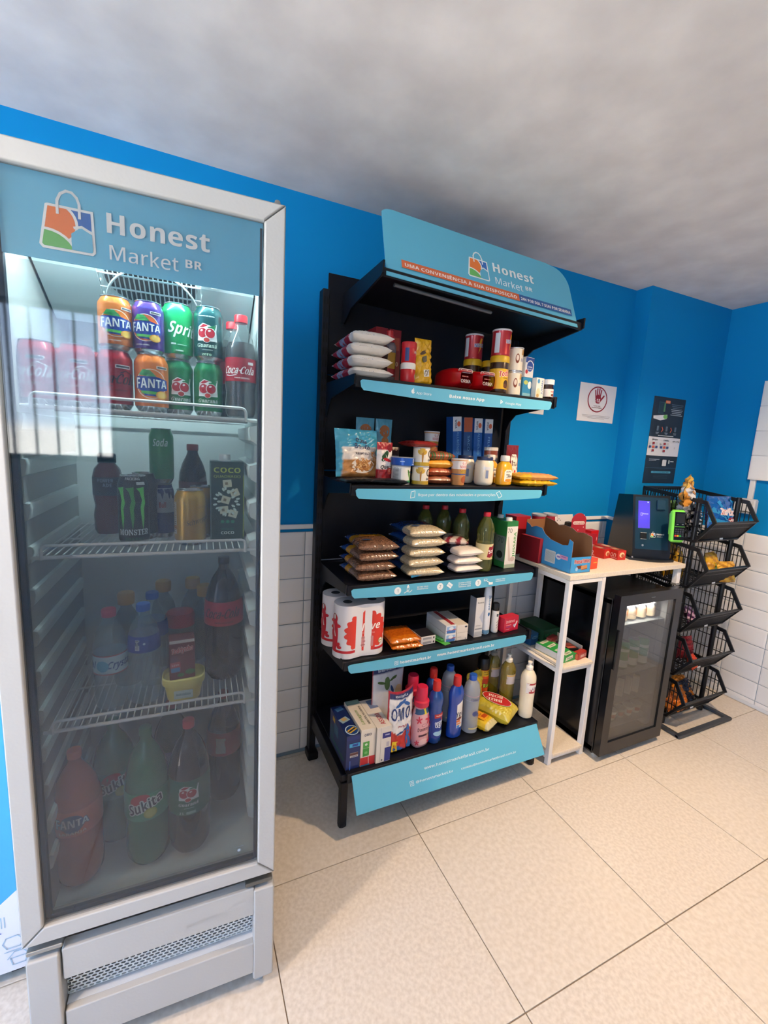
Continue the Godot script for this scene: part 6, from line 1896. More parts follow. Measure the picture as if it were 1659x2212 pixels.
	var wl := Art.new().rect(0.05, 0.0, 0.07, 0.1, "1d3a6c").rect(-0.02, 0.02, 0.05, 0.05, "2a5a7c").rect(-0.07, -0.02, 0.04, 0.06, "24506a").rect(0.0, -0.045, 0.16, 0.014, "1a5a5c").rect(-0.05, 0.05, 0.03, 0.02, "c9a53c")
	carton("detergent_box", "dark blue detergent box with a round yellow badge on its top, bottom shelf", "carton", Vector3(-0.239, y, 0.376), 0, Vector3(0.058, 0.146, 0.205), M("17295e", 0.4), wa, wl, wt)
	var oa2 := Art.new().text("OMO", -0.002, 0.055, 0.011, "1c2c5c", {"w": 0.03}).rect(-0.008, 0.012, 0.027, 0.028, "4fa04a").rect(-0.008, -0.02, 0.027, 0.034, "3f9440").ell(-0.008, 0.014, 0.006, 0.005, "cfe6c8").ell(-0.008, -0.022, 0.007, 0.006, "6fb868").rect(0, -0.06, 0.063, 0.038, "b8242c").rect(0.004, -0.056, 0.002, 0.044, "e8dcd4", 0.06).rect(-0.01, -0.0755, 0.04, 0.006, "2a6a94")
	carton("detergent_box", "white detergent box with green patch and red foot, middle of three boxes", "carton", Vector3(-0.1765, y, 0.376), 0, Vector3(0.063, 0.158, 0.205), M("dcd4c6", 0.45), oa2, null, Art.new().text("IMBATÍVEL NA LIMPEZA", 0.016, -0.01, 0.0085, "2c2c34", {"rot": PI / 2, "w": 0.13}).text("Lavagem", -0.008, -0.02, 0.013, "7f9a5a", {"rot": PI / 2, "w": 0.1, "slant": 0.3}).rect(0, 0.085, 0.06, 0.03, "7d9a94"))
	carton("detergent_box", "white detergent box with dark blue wave, right of the three boxes", "carton", Vector3(-0.111, y, 0.386), 0, Vector3(0.064, 0.156, 0.2), M("d9d2c8", 0.45), Art.new().rect(0.012, 0.04, 0.038, 0.024, "27307c").rect(0.014, 0.042, 0.02, 0.005, "a9b0d4").rect(0.018, -0.045, 0.026, 0.06, "27307c").rect(-0.014, 0.0, 0.0012, 0.15, "a8a49e").rect(0.018, 0.0, 0.012, 0.02, "b8b0b8").ell(-0.006, -0.066, 0.003, 0.004, "4a4a50"), null, Art.new().text("ASSIM", 0.004, -0.045, 0.02, "b02434", {"rot": PI / 2, "w": 0.075}).rect(0.012, 0.06, 0.038, 0.06, "6a7aa0"))
	var op := func(u: float, v: float) -> Color:
		if v > 0.955 or u < 0.035 or u > 0.965:
			return Art.lin("a82030")
		if v > 0.87:
			return Art.lin("1d2f62")
		if v < 0.11 + 0.05 * sin(u * 7.0):
			return Art.lin("1f5aa4")
		if v < 0.34 + 0.04 * sin(u * 9.0 + 1.0):
			return Art.lin("b8302c")
		return Art.lin("d9d8da")
	var oo := Art.new().text("OMO", -0.004, 0.168, 0.05, "1f3c78", {"w": 0.092, "slant": 0.06}).text("perfeita", 0.006, 0.116, 0.0085, "b03040", {"w": 0.046}).text("NOVA FÓRMULA", 0.0, 0.242, 0.009, "cfd6e4", {"w": 0.06}).ell(-0.006, 0.212, 0.03, 0.008, "1f5aa4", 0.5).ell(0.026, 0.205, 0.02, 0.006, "1f5aa4", -0.6).ell(0.03, 0.09, 0.008, 0.028, "2a62a8").rect(-0.004, 0.092, 0.05, 0.007, "2a4c8c", 0.25).rect(-0.036, 0.035, 0.026, 0.044, "e3c428").text("1L", -0.036, 0.035, 0.016, "b02a30", {"w": 0.014}).ell(0.03, 0.04, 0.014, 0.03, "2a62a8", 0.2)
	pouch("detergent_pouch", "red edged white and blue detergent pouch at the front of the bottom shelf", "pouch", Vector3(-0.018, y, 0.435), 8, Vector3(0.13, 0.262, 0.06), op, oo, 201, {"nu": 34, "nv": 44, "crease": 0.008, "freq": 6.0, "sag": 0.022})
	pouch("detergent_pouch", "taller detergent pouch with a dark blue band behind the front pouch", "pouch", Vector3(-0.025, y, 0.32), 8, Vector3(0.165, 0.34, 0.06), func(u: float, v: float) -> Color: return Art.lin("a82030") if v > 0.955 or u < 0.03 or u > 0.97 else (Art.lin("1d2f62") if v > 0.87 else Art.lin("cfd0d4")), Art.new().text("NOVA FÓRMULA", -0.012, 0.308, 0.013, "dfe4ec", {"w": 0.09}).rect(0.055, 0.308, 0.034, 0.006, "6f9ad0").ell(-0.012, 0.245, 0.014, 0.03, "5c7a4c").ell(-0.04, 0.252, 0.022, 0.006, "4c6a3c", -0.3).ell(0.02, 0.262, 0.022, 0.006, "4c6a3c", 0.4).ell(0.014, 0.215, 0.006, 0.02, "2a4c8c", 0.4).ell(0.05, 0.2, 0.02, 0.026, "c9b48a"), 202, {"nu": 30, "nv": 40})
	var dp := [0, 0.003, 0.03, 0.0, 0.037, 0.006, 0.04, 0.025, 0.0395, 0.1, 0.037, 0.14, 0.031, 0.165, 0.026, 0.18, 0.024, 0.184]
	var da := Art.new().rect(0, 0.09, 0.2, 0.15, "d9a0a4").rect(0.0, 0.165, 0.12, 0.022, "28527c").rect(0.006, 0.165, 0.016, 0.026, "d8c832").text("Downy", 0.0, 0.088, 0.017, "4a1f34", {"w": 0.056}).ell(0.0, 0.106, 0.009, 0.006, "7a3a4c").ell(0.0, 0.106, 0.0075, 0.0048, "d9a0a4").rect(-0.004, 0.06, 0.036, 0.009, "4a1f30").rect(0.024, 0.06, 0.012, 0.01, "8a7a6a").ell(0.0, 0.03, 0.02, 0.014, "e2bcbc")
	for q in [[0.024, 0.128, 1.0], [-0.024, 0.132, 0.8], [0.028, 0.028, 0.7], [-0.03, 0.03, 0.6], [0.034, 0.1, 0.6]]:
		for i in 5:
			da.ell(q[0] + cos(TAU * i / 5 + 0.4) * 0.011 * q[2], q[1] + sin(TAU * i / 5 + 0.4) * 0.011 * q[2], 0.011 * q[2], 0.0045 * q[2], "c8344c", TAU * i / 5 + 0.4)
	for q in [["pink softener bottle with bright red cap, front of the bottom shelf", 0.08, 0.44], ["pink softener bottle in shade behind the front one", 0.088, 0.345]]:
		jar("softener_bottle", q[0], "bottle", Vector3(q[1], y, q[2]), 6, dp, M("dcaab0", 0.25, 0.0, {"coat": 0.4}), da, {"lid": [[0.026, 0.182, 0.032, 0.186, 0.033, 0.208, 0.025, 0.212, 0.024, 0.216, 0.0235, 0.265, 0.021, 0.27, 0, 0.27], "d02448"], "squash": Vector2(1, 0.75), "square": 2.5, "group": "pink softener bottles"})
	var vp := [0, 0.002, 0.026, 0.0, 0.031, 0.006, 0.032, 0.03, 0.032, 0.14, 0.029, 0.16, 0.033, 0.19, 0.033, 0.205, 0.026, 0.228, 0.015, 0.24, 0.0145, 0.244]
	var va := Art.new().rect(0.0, 0.085, 0.07, 0.11, "1f3a8c").text2("VEJA", 0.002, 0.095, 0.021, "1c2f6c", "e4e8ee", 0.003, {"slant": 0.2, "rot": 0.15, "w": 0.044}).ell(0.012, 0.118, 0.006, 0.006, "c0303a").rect(0, 0.135, 0.05, 0.018, "b8383a", 0.1).text("multiuso", 0, 0.135, 0.006, "f0d8d4", {"w": 0.036}).ell(0.0, 0.052, 0.026, 0.012, "9cc4dc").rect(0, 0.066, 0.04, 0.008, "24449c")
	for q in [["blue cleaner bottle with red cap, left of the two front blue bottles", 0.152, 0.44], ["blue cleaner bottle with red cap behind the left blue bottle", 0.192, 0.345]]:
		jar("cleaner_bottle", q[0], "bottle", Vector3(q[1], y, q[2]), 10, vp, M("15458f", 0.2, 0.0, {"coat": 0.5}), va, {"lid": [[0.0165, 0.238, 0.0175, 0.242, 0.0175, 0.27, 0.015, 0.283, 0, 0.286], "d0302c"], "group": "blue cleaner bottles"})
	var yp := [0, 0.002, 0.034, 0.0, 0.04, 0.006, 0.041, 0.03, 0.0385, 0.12, 0.036, 0.15, 0.04, 0.19, 0.0395, 0.208, 0.03, 0.232, 0.015, 0.244, 0.0145, 0.246]
	var ya := Art.new().poly(P([-0.014, 0.05, -0.016, 0.16, 0.02, 0.176, 0.024, 0.05]), "e4e0dc").text("MULTIUSO", 0.003, 0.15, 0.006, "4a4a50", {"rot": 0.1, "w": 0.03}).text("Ypê", 0.004, 0.115, 0.024, "1c2340", {"rot": 0.1, "slant": 0.2, "w": 0.046}).ell(0.004, 0.094, 0.02, 0.006, "6b2a24", 0.1).rect(-0.004, 0.082, 0.022, 0.01, "d9763c").rect(0.0, 0.07, 0.026, 0.008, "d98a5c").rect(-0.004, 0.057, 0.016, 0.012, "3f7ac0").rect(0.014, 0.057, 0.01, 0.012, "d8d4d0")
	jar("cleaner_bottle", "broad blue cleaner bottle with red cap and white label, front of the bottom shelf", "bottle", Vector3(0.257, y, 0.44), 12, yp, M("153f9c", 0.2, 0.0, {"coat": 0.5}), ya, {"lid": [[0.0165, 0.24, 0.0175, 0.243, 0.0175, 0.272, 0.0155, 0.284, 0, 0.287], "d02c2a"], "squash": Vector2(1, 0.68)})
	var ap := [0, 0.002, 0.03, 0.0, 0.036, 0.006, 0.0365, 0.03, 0.0365, 0.075, 0.035, 0.095, 0.0365, 0.115, 0.0365, 0.205, 0.03, 0.23, 0.018, 0.247, 0.0155, 0.25]
	var aa := Art.new().text("COPERALCOOL", 0.004, 0.168, 0.013, "2a3c7a", {"w": 0.064, "arch": -0.002}).rect(0, 0.182, 0.22, 0.0022, "a87a94").rect(0, 0.16, 0.22, 0.0015, "8a94b8").ell(-0.004, 0.1, 0.014, 0.013, "3a4a84").ell(0.016, 0.088, 0.009, 0.009, "4a5a90").rect(0.0, 0.028, 0.06, 0.008, "b8ae7c")
	for q in [["clear alcohol bottle with blue cap, front of the bottom shelf", 0.345, 0.435], ["clear alcohol bottle with blue cap in shade behind the broad blue bottle", 0.292, 0.33]]:
		jar("alcohol_bottle", q[0], "bottle", Vector3(q[1], y, q[2]), 6, ap, M("a6b0c0", 0.15, 0.0, {"alpha": 0.5}), aa, {"lid": [[0.0165, 0.246, 0.0175, 0.249, 0.0175, 0.268, 0.016, 0.272, 0, 0.272], "2458b4"], "group": "clear alcohol bottles"})
	var sb := thing("sponge_pack", "yellow sponge pack with orange label lying against the steel wool pack", "sponge", Vector3(0.412, y, 0.425), 24)
	part(sb, "wrapper", bag_mesh(0.085, 0.135, 0.052, bands([0.12, "cfc07a", 0.88, "d8b42a", 1.0, "cabf8a"]), 211, 22, 26, 0.006), M("ffffff", 0.22, 0.0, {"print": true, "coat": 0.5}))
	print_on(sb, Art.new().rect(-0.005, -0.006, 0.05, 0.06, "e09a24", 0.0).rect(-0.012, 0.016, 0.024, 0.014, "4a2a1c").rect(0.004, -0.018, 0.034, 0.02, "b8481c").text("L.01", -0.004, 0.0, 0.008, "6b2a14", {"w": 0.02}).rect(0.006, 0.042, 0.03, 0.016, "8a8458"), on_plane(Vector3(0, 0.0535, 0), Vector3.RIGHT, Vector3(0, 0, -1)))
	var bb := thing("steel_wool_pack", "yellow steel wool pack with a red oval, lying on the bottom shelf", "cleaning pad", Vector3(0.528, y, 0.385), 30)
	bb.rotation.x = deg_to_rad(4)
	part(bb, "wrapper", bag_mesh(0.135, 0.185, 0.082, func(u: float, v: float) -> Color: return Art.lin("cbb83c").lerp(Art.lin("a8962c"), 0.4 * absf(sin(u * 11.0) * sin(v * 13.0))), 212, 30, 34, 0.007), M("ffffff", 0.22, 0.0, {"print": true, "coat": 0.5}))
	print_on(bb, Art.new().ell(0.004, 0.0, 0.042, 0.072, "dcd2c4").ell(0.004, 0.0, 0.039, 0.069, "b8262a").text("BOM", 0.02, 0.012, 0.02, "eee4da", {"rot": 1.9, "w": 0.07, "font": "Droid Serif"}).text("BRIL", -0.012, 0.006, 0.02, "eee4da", {"rot": 1.9, "w": 0.075, "font": "Droid Serif"}), on_plane(Vector3(0, 0.0845, 0), Vector3.RIGHT, Vector3(0, 0, -1)))
	pouch("sponge_bag", "crumpled yellow bag standing behind the steel wool pack", "cleaning pad", Vector3(0.455, y, 0.305), 10, Vector3(0.11, 0.2, 0.05), flat("b8a530"), null, 213, {"crease": 0.02, "freq": 5.0, "foot": 0.4})
	var rp := [0, 0.001, 0.027, 0.0, 0.0285, 0.003, 0.0285, 0.2, 0.024, 0.214]
	jar("insect_spray", "black and orange insect spray can with black cap, back of the bottom shelf", "can", Vector3(0.522, y, 0.285), 14, rp, M("14161a", 0.3, 0.3), Art.new().rect(0, 0.12, 0.2, 0.15, "c84a1c").rect(0, 0.178, 0.2, 0.03, "d9b42a").text("MATA BARATAS", 0.002, 0.186, 0.008, "30200c", {"w": 0.046}).text("FORMIGAS", 0.002, 0.173, 0.008, "30200c", {"w": 0.04}).rect(0, 0.13, 0.2, 0.04, "9a2c1c").text2("Raid", 0.002, 0.115, 0.02, "a8d838", "1c2410", 0.002, {"w": 0.044}).rect(-0.02, 0.07, 0.03, 0.03, "2a1c14"), {"lid": [[0.0285, 0.2, 0.029, 0.203, 0.029, 0.245, 0.024, 0.252, 0, 0.252], "0c0e12"]})
	var lp := [0, 0.002, 0.027, 0.0, 0.033, 0.006, 0.0345, 0.03, 0.033, 0.08, 0.0345, 0.12, 0.034, 0.15, 0.036, 0.165, 0.036, 0.2, 0.033, 0.215, 0.022, 0.235, 0.013, 0.241, 0.0125, 0.246]
	var lidp := [0.0135, 0.24, 0.0165, 0.243, 0.0165, 0.256, 0.012, 0.26, 0.0075, 0.264, 0.0075, 0.272, 0.0105, 0.274, 0.0105, 0.28, 0, 0.281]
	jar("dish_soap", "white dish soap bottle with red and blue label, right end of the bottom shelf", "bottle", Vector3(0.671, y, 0.44), 14, lp, M("e6dcc4", 0.25, 0.0, {"coat": 0.4}), Art.new().rect(0.008, 0.16, 0.1, 0.052, "a8343c").rect(0.008, 0.16, 0.1, 0.034, "e6e0dc").rect(-0.036, 0.16, 0.016, 0.05, "dcd6d2").text("Limpol", 0.012, 0.159, 0.0155, "2a3478", {"w": 0.05}), {"lid": [lidp, "ece6dc"]})
	for q in [["yellow dish soap bottle with white cap behind the right end", 0.628, 0.345, "e6e2d6", 0.55], ["yellow dish soap bottle with clear cap at the back of the bottom shelf", 0.6, 0.262, "8d9088", 0.55]]:
		jar("dish_soap", q[0], "bottle", Vector3(q[1], y, q[2]), 16, lp, M("8a7a1c", 0.1, 0.0, {"alpha": q[4]}), Art.new().rect(0.004, 0.162, 0.09, 0.05, "b8b4b8").rect(0.004, 0.182, 0.09, 0.006, "c9a24a").text("Limpol", 0.026, 0.16, 0.016, "2a3478", {"w": 0.04}), {"lid": [lidp, q[3]], "group": "yellow dish soaps"})


# ------------------------------------------------------------------ on the desk and its shelves
func stock_desk() -> void:
	var y := 0.9655
	# open blue biscuit display box: low front, torn wavy sides, brown inside
	var o := thing("biscuit_box", "open blue cardboard biscuit display box with torn top edge at the desk's left corner", "box", Vector3(0.866, y, 0.335), -2)
	var blue := M("3f9bd6", 0.45)
	var brown := M("8a5f3c", 0.8)
	var w := 0.063
	var d := 0.16
	var side := P([-d, 0, d, 0, d, 0.15, d - 0.022, 0.158, d - 0.028, 0.128, d - 0.06, 0.122, 0.02, 0.132, -0.02, 0.15, -0.045, 0.176, -0.09, 0.178, -0.12, 0.166, -0.135, 0.178, -d, 0.186])
	var far := P([-d, 0, d, 0, d, 0.12, d - 0.01, 0.168, d - 0.06, 0.178, d - 0.1, 0.172, 0.03, 0.186, -0.02, 0.192, -0.06, 0.184, -0.09, 0.2, -d, 0.21])
	var gl := G.new()
	gl.xf = Transform3D(Basis(Vector3(0, 0, 1), Vector3(0, 1, 0), Vector3(-1, 0, 0)), Vector3.ZERO)
	gl.prism(side, w - 0.0008, w)
	part(o, "side_panel", gl, blue)
	var gi := G.new()
	gi.xf = gl.xf
	gi.prism(side, w - 0.0026, w - 0.0009)
	part(o, "panel_lining", gi, brown)
	var gf := G.new()
	gf.xf = gl.xf
	gf.prism(far, -w, -w + 0.0008)
	part(o, "side_panel", gf, blue)
	var gb := G.new()
	gb.xf = gl.xf
	gb.prism(far, -w + 0.0009, -w + 0.0026)
	part(o, "panel_lining", gb, brown)
	part(o, "front_panel", gbox(Vector3(0, 0.038, d - 0.001), Vector3(2 * w, 0.076, 0.002)), blue)
	part(o, "back_panel", gbox(Vector3(0, 0.1, -d + 0.001), Vector3(2 * w, 0.2, 0.002)), brown)
	part(o, "box_floor", gbox(Vector3(0, 0.001, 0), Vector3(2 * w, 0.002, 2 * d)), brown)
	var logo := func(k: float) -> Art:
		var a := Art.new()
		var b := Art.new()
		b.text2("Passa", -0.022, 0.0, 0.017, "c8333c", "ece4e0", 0.0022, {"rot": 0.03, "w": 0.042}).text2("TEMPO", 0.024, 0.001, 0.015, "c8333c", "ece4e0", 0.0022, {"rot": -0.03, "w": 0.046})
		b.rect(-0.012, -0.026, 0.03, 0.014, "6b3a28", 0.1).rect(0.016, -0.028, 0.036, 0.019, "c98a52", 0.15).rect(0.018, -0.036, 0.034, 0.004, "8a5a36", 0.15).ell(-0.028, -0.034, 0.008, 0.009, "9cc4de")
		a.put(b, Vector2.ZERO, k)
		return a
	var pr := Art.new().put(logo.call(1.0), Vector2(-0.095, 0.09))
	pr.rect(0.03, 0.05, 0.068, 0.06, "dfe2e2").rect(0.03, 0.05, 0.064, 0.056, "c9cfd0")
	for i in 9:
		pr.rect(0.03, 0.03 + i * 0.005, 0.06, 0.0009, "8d979c")
	pr.ell(0.085, 0.062, 0.017, 0.014, "e6e2e8").rect(0.085, 0.062, 0.018, 0.008, "8a78b8").rect(0.118, 0.066, 0.05, 0.018, "d89ac0").rect(0.118, 0.068, 0.03, 0.004, "9a6aa8")
	var pg := G.new()
	pr.lay(pg, on_plane(Vector3(-w, 0, 0), Vector3(0, 0, 1)))
	var fp := Art.new().put(logo.call(1.05), Vector2(0.006, 0.055))
	fp.lay(pg, on_plane(Vector3(0, 0, d)))
	part(o, "print", pg, PRINT)

	# boxes and tins behind it
	carton("candy_box", "tall dark red candy box against the wall at the desk's far left", "box", Vector3(0.835, y, 0.075), 0, Vector3(0.1, 0.205, 0.09), M("a8202c", 0.45), null)
	carton("candy_box", "dark red zigzag edged candy box squeezed left of the blue biscuit box", "box", Vector3(0.787, y, 0.245), 2, Vector3(0.022, 0.125, 0.13), M("8e1a26", 0.5), null)
	var ta := Art.new().poly(P([-0.03, 0.03, -0.02, 0.075, 0.02, 0.09, 0.03, 0.05, 0.01, 0.028]), "2a3f94").rect(-0.004, 0.092, 0.016, 0.034, "e6dcd6", 0.2).text("batata", 0.004, 0.055, 0.014, "c8b8d0", {"rot": 0.2, "w": 0.045})
	for k in 2:
		jar("snack_tin", ["red snack tin with silver lid behind the blue biscuit box, left one", "red snack tin with silver lid behind the blue biscuit box, right one"][k], "tin", Vector3(0.93 + k * 0.082, y, 0.13), 20, [0, 0.001, 0.036, 0, 0.037, 0.003, 0.037, 0.205, 0.0365, 0.21], M("a3202e", 0.3, 0.2), (Art.new().put(ta, Vector2(0, 0.1), 1.0) if k == 1 else Art.new().rect(0, 0.12, 0.03, 0.12, "4a2438")), {"lid": [[0.037, 0.209, 0.0385, 0.211, 0.0385, 0.219, 0.036, 0.22, 0.035, 0.216, 0, 0.216], "a9adb2"], "group": "red snack tins"})
	# round topped red card display
	var cd := thing("candy_display", "dark red candy display box with a round topper, behind the blue biscuit box", "box", Vector3(1.16, y, 0.15), -6)
	var rd := M("a01c2a", 0.45)
	part(cd, "tray", gbox(Vector3(0.045, 0.055, 0.0), Vector3(0.19, 0.11, 0.1), 0.001), rd)
	var tg := G.new()
	var tp := P([-0.05, 0.0, 0.05, 0.0, 0.052, 0.14])
	tp.append_array(Art.ring(0, 0.185, 0.05, 0.046, -0.3, PI + 0.3, 20))
	tp.append(Vector2(-0.052, 0.14))
	tg.prism(tp, 0.051, 0.053)
	part(cd, "topper", tg, rd)
	var ca := Art.new().rrect(0.0, 0.176, 0.078, 0.018, 0.008, "d8cfc8").text("tortuguita", 0.0, 0.176, 0.0085, "a01c2a", {"w": 0.066})
	for i in 12:
		ca.ell(rng.randf_range(-0.04, 0.04), rng.randf_range(0.03, 0.225), 0.003, 0.003, "e0c8c4")
	print_on(cd, ca, on_plane(Vector3(0, 0, 0.053)))
	print_on(cd, Art.new().ell(0.03, 0.08, 0.004, 0.004, "d8c4c4").ell(0.06, 0.086, 0.003, 0.003, "d8c4c4").ell(0.05, 0.06, 0.008, 0.007, "b88a88").rect(0.0, 0.03, 0.06, 0.05, "b8342c", 0.3), on_plane(Vector3(0.045, 0, 0.05)))
	carton("candy_box", "bright red candy box with a white splash on its front, beside the kiosk", "box", Vector3(1.305, y, 0.165), 4, Vector3(0.066, 0.125, 0.05), M("c01c24", 0.4), Art.new().ell(0.0, 0.014, 0.022, 0.02, "e6dcd8").ell(0.002, 0.004, 0.014, 0.012, "d89a7a").rect(0.0, -0.03, 0.04, 0.012, "8e1420"))
	carton("candy_box", "pinkish red candy box with white lettering behind the small orange box", "box", Vector3(0.985, y, 0.3), -6, Vector3(0.085, 0.118, 0.1), M("c8304a", 0.4), Art.new().text("Bibi", -0.012, 0.026, 0.03, "f0dce0", {"w": 0.06}).ell(0.026, -0.02, 0.018, 0.024, "e8a0a0").ell(0.026, -0.02, 0.013, 0.018, "b0303c"))
	carton("candy_box", "small bright orange candy box on the desk, right of the blue biscuit box", "box", Vector3(0.985, y, 0.425), 4, Vector3(0.06, 0.052, 0.075), M("e8481c", 0.4), Art.new().rect(0.01, 0.006, 0.026, 0.004, "f2a83a"))
	var ba := Art.new().text("Baton", 0.03, 0.0, 0.026, "e6d9d0", {"slant": 0.2, "w": 0.085, "bold": false}).rect(-0.04, -0.016, 0.05, 0.008, "b8a48a").rect(0.06, -0.018, 0.04, 0.004, "d8a0a0")
	for k in 2:
		var b := carton("chocolate_box", ["long red chocolate bar box beside the kiosk's left side", "long red chocolate bar box behind the one touching the kiosk"][k], "box", Vector3(1.318 - k * 0.0, y, 0.285) if k == 0 else Vector3(1.245, y, 0.24), -4 if k == 0 else 8, Vector3(0.058, 0.052, 0.17), M("c0241e", 0.4), Art.new().ell(0.0, 0.002, 0.018, 0.014, "e6c8a0").ell(0.004, -0.002, 0.01, 0.009, "a0502c"), ba if k == 0 else Art.new().put(ba, Vector2(-0.05, 0)), Art.new().rect(0, 0, 0.044, 0.15, "8a3a2a").rect(0.006, 0.03, 0.03, 0.05, "d8b090", 0.2).rect(-0.006, -0.04, 0.03, 0.04, "c9a07c", -0.3), "red chocolate bar boxes")
		b.rotation.x = 0.0
	var pk := thing("power_adapter", "black power plug and cord at the wall behind the desk", "plug", Vector3(1.265, 1.1, 0.0))
	part(pk, "plug", gbox(Vector3(0, 0, 0.034), Vector3(0.04, 0.03, 0.035), 0.006), M("101318", 0.5))
	var pc := G.new()
	pc.tube([Vector3(0, 0, 0.05), Vector3(0.03, 0.03, 0.07), Vector3(0.07, 0.0, 0.08), Vector3(0.1, -0.06, 0.09), Vector3(0.14, -0.125, 0.1), Vector3(0.22, -0.13, 0.1)], 0.004, 7)
	part(pk, "cord", pc, M("101318", 0.5))
	var so := thing("wall_socket", "white double socket plate on the wall behind the red candy display", "socket", Vector3(1.235, 1.125, 0.0))
	part(so, "plate", gbox(Vector3(0, 0, 0.0165), Vector3(0.15, 0.062, 0.009), 0.003), M("e2e5e8", 0.4))
	for k in 3:
		part(so, "socket_hole", gbox(Vector3(-0.05 + k * 0.012, 0.006 - absf(k - 1) * 0.008, 0.0212), Vector3(0.005, 0.005, 0.0006)), M("22262c", 0.6))

	# payment kiosk, turned towards the room
	var k := thing("payment_kiosk", "black countertop payment kiosk with a small glowing violet screen on the white desk", "kiosk", Vector3(1.478, y, 0.418), -28)
	var kb := M("0c1420", 0.35, 0.0, {"spec": 0.5})
	var teal := M("0f2c3e", 0.35, 0.0, {"spec": 0.5})
	var kg := G.new()
	kg.xf = Transform3D(Basis(Vector3(0, 0, -1), Vector3(0, 1, 0), Vector3(1, 0, 0)), Vector3.ZERO)
	# profile in (-z, y)
	kg.prism(P([0.0, 0.02, 0.0, 0.045, 0.075, 0.348, 0.24, 0.335, 0.3, 0.0, 0.0, 0.0]), -0.1, 0.1)
	part(k, "housing", kg, kb)
	var bp := PackedVector2Array()
	bp.append_array(P([-0.118, -0.12, 0.118, -0.12, 0.118, 0.01]))
	for i in 13:
		bp.append(Vector2(0.118 - 0.236 * i / 12.0, 0.01 + 0.03 * sin(PI * i / 12.0)))
	var bg := G.new()
	bg.xf = Transform3D(Basis(Vector3(1, 0, 0), Vector3(0, 0, 1), Vector3(0, 1, 0)), Vector3.ZERO)
	bg.prism(bp, 0.0, 0.012)
	part(k, "base_plate", bg, kb)
	var up := Vector3(0, 0.303, -0.075).normalized()
	var fo := Vector3(0, 0.045, 0.0)
	var fa := on_plane(fo, Vector3.RIGHT, up)
	var face := G.new()
	Art.new().rrect(0.0, 0.158, 0.176, 0.286, 0.006, "123247").lay(face, fa)
	part(k, "front_face", face, M("ffffff", 0.3, 0.0, {"print": true}))
	var tilt := atan2(0.075, 0.303)
	var sc := part(k, "screen", gbox(Vector3.ZERO, Vector3(0.062, 0.15, 0.003), 0.001), M("4238b8", 0.3, 0.0, {"glow": 0.55, "glow_color": "5a4fe0"}))
	sc.position = fo + up * 0.205 + Vector3(-0.042, 0, 0.0018)
	sc.rotation.x = -tilt
	print_on(sc, Art.new().text("Honest", 0.008, 0.004, 0.006, "b9c4f0", {"w": 0.028}).line([Vector2(-0.018, -0.006), Vector2(-0.01, -0.006), Vector2(-0.01, 0.008), Vector2(-0.018, 0.008)], 0.0014, "b9c4f0", true).rect(0.02, 0.068, 0.007, 0.006, "a8c4e8"), on_plane(Vector3(0, 0, 0.0015)), 1.0, "screen_print", M("ffffff", 0.5, 0.0, {"print": true, "glow": 0.25, "glow_color": "8f9ae0"}))
	var sl := OmniLight3D.new()
	sl.name = "screen_light"
	k.add_child(sl)
	sl.position = fo + up * 0.205 + Vector3(-0.042, 0.0, 0.02)
	sl.light_color = Color("5a4fe0")
	sl.light_energy = 0.004
	sl.omni_range = 6.0
	sl.omni_attenuation = 2.0
	sl.light_size = 0.03
	sl.shadow_enabled = true
	var st := part(k, "camera_visor", gbox(Vector3.ZERO, Vector3(0.045, 0.055, 0.014), 0.003), M("16384f", 0.3))
	st.position = fo + up * 0.262 + Vector3(0.045, 0, 0.007)
	st.rotation.x = -tilt
	var rdr := part(k, "code_reader", gbox(Vector3.ZERO, Vector3(0.034, 0.036, 0.006), 0.002), M("16181c", 0.25))
	rdr.position = fo + up * 0.088 + Vector3(-0.045, 0, 0.003)
	rdr.rotation.x = -tilt
	print_on(rdr, Art.new().rect(0, 0.017, 0.032, 0.0018, "b8bcc0").rect(0, -0.017, 0.032, 0.0018, "b8bcc0").rect(0.03, 0, 0.0014, 0.034, "6f7a84"), on_plane(Vector3(0, 0, 0.003)), 1.0, "reader_edge")
	print_on(k, Art.new().put(emblem(0.026, "123247"), Vector2(-0.006, 0.082)).text("Honest", 0.046, 0.1, 0.009, "c9d4da", {"w": 0.04}).text("Market", 0.044, 0.087, 0.006, "9fb0ba", {"w": 0.03, "bold": false}), fa, 1.0, "kiosk_print")
	var lk := part(k, "lock", glathe(V([0.006, 0, 0.006, 0.003, 0.0, 0.003]), 16), M("c0c4c6", 0.25, 0.9))
	lk.position = fo + up * 0.036 + Vector3(-0.048, 0, 0)
	lk.rotation.x = PI / 2 - tilt
	part(k, "base_stud", glathe(V([0.006, 0, 0.006, 0.005, 0.004, 0.007, 0, 0.007]), 16), M("d6d8da", 0.2, 0.9)).position = Vector3(-0.1, 0.012, 0.006)
	# card terminal held in a bracket at its right
	var t := thing("card_terminal", "bright green card payment terminal mounted beside the kiosk screen", "card terminal", Vector3(1.53, 1.09, 0.505), -22)
	part(t, "bracket", gbox(Vector3(0.02, 0.05, -0.06), Vector3(0.02, 0.1, 0.09), 0.003), M("0c1420", 0.4))
	var gg := G.new()
	gg.box(Vector3(0, 0.08, 0.0), Vector3(0.078, 0.172, 0.03), 0.012)
	gg.box(Vector3(0, 0.09, -0.012), Vector3(0.07, 0.13, 0.03), 0.012)
	part(t, "silicone_case", gg, M("6fd14a", 0.5))
	part(t, "face", gbox(Vector3(0.002, 0.081, 0.0148), Vector3(0.056, 0.148, 0.003), 0.001), M("10141a", 0.25))
	var kp := Art.new()
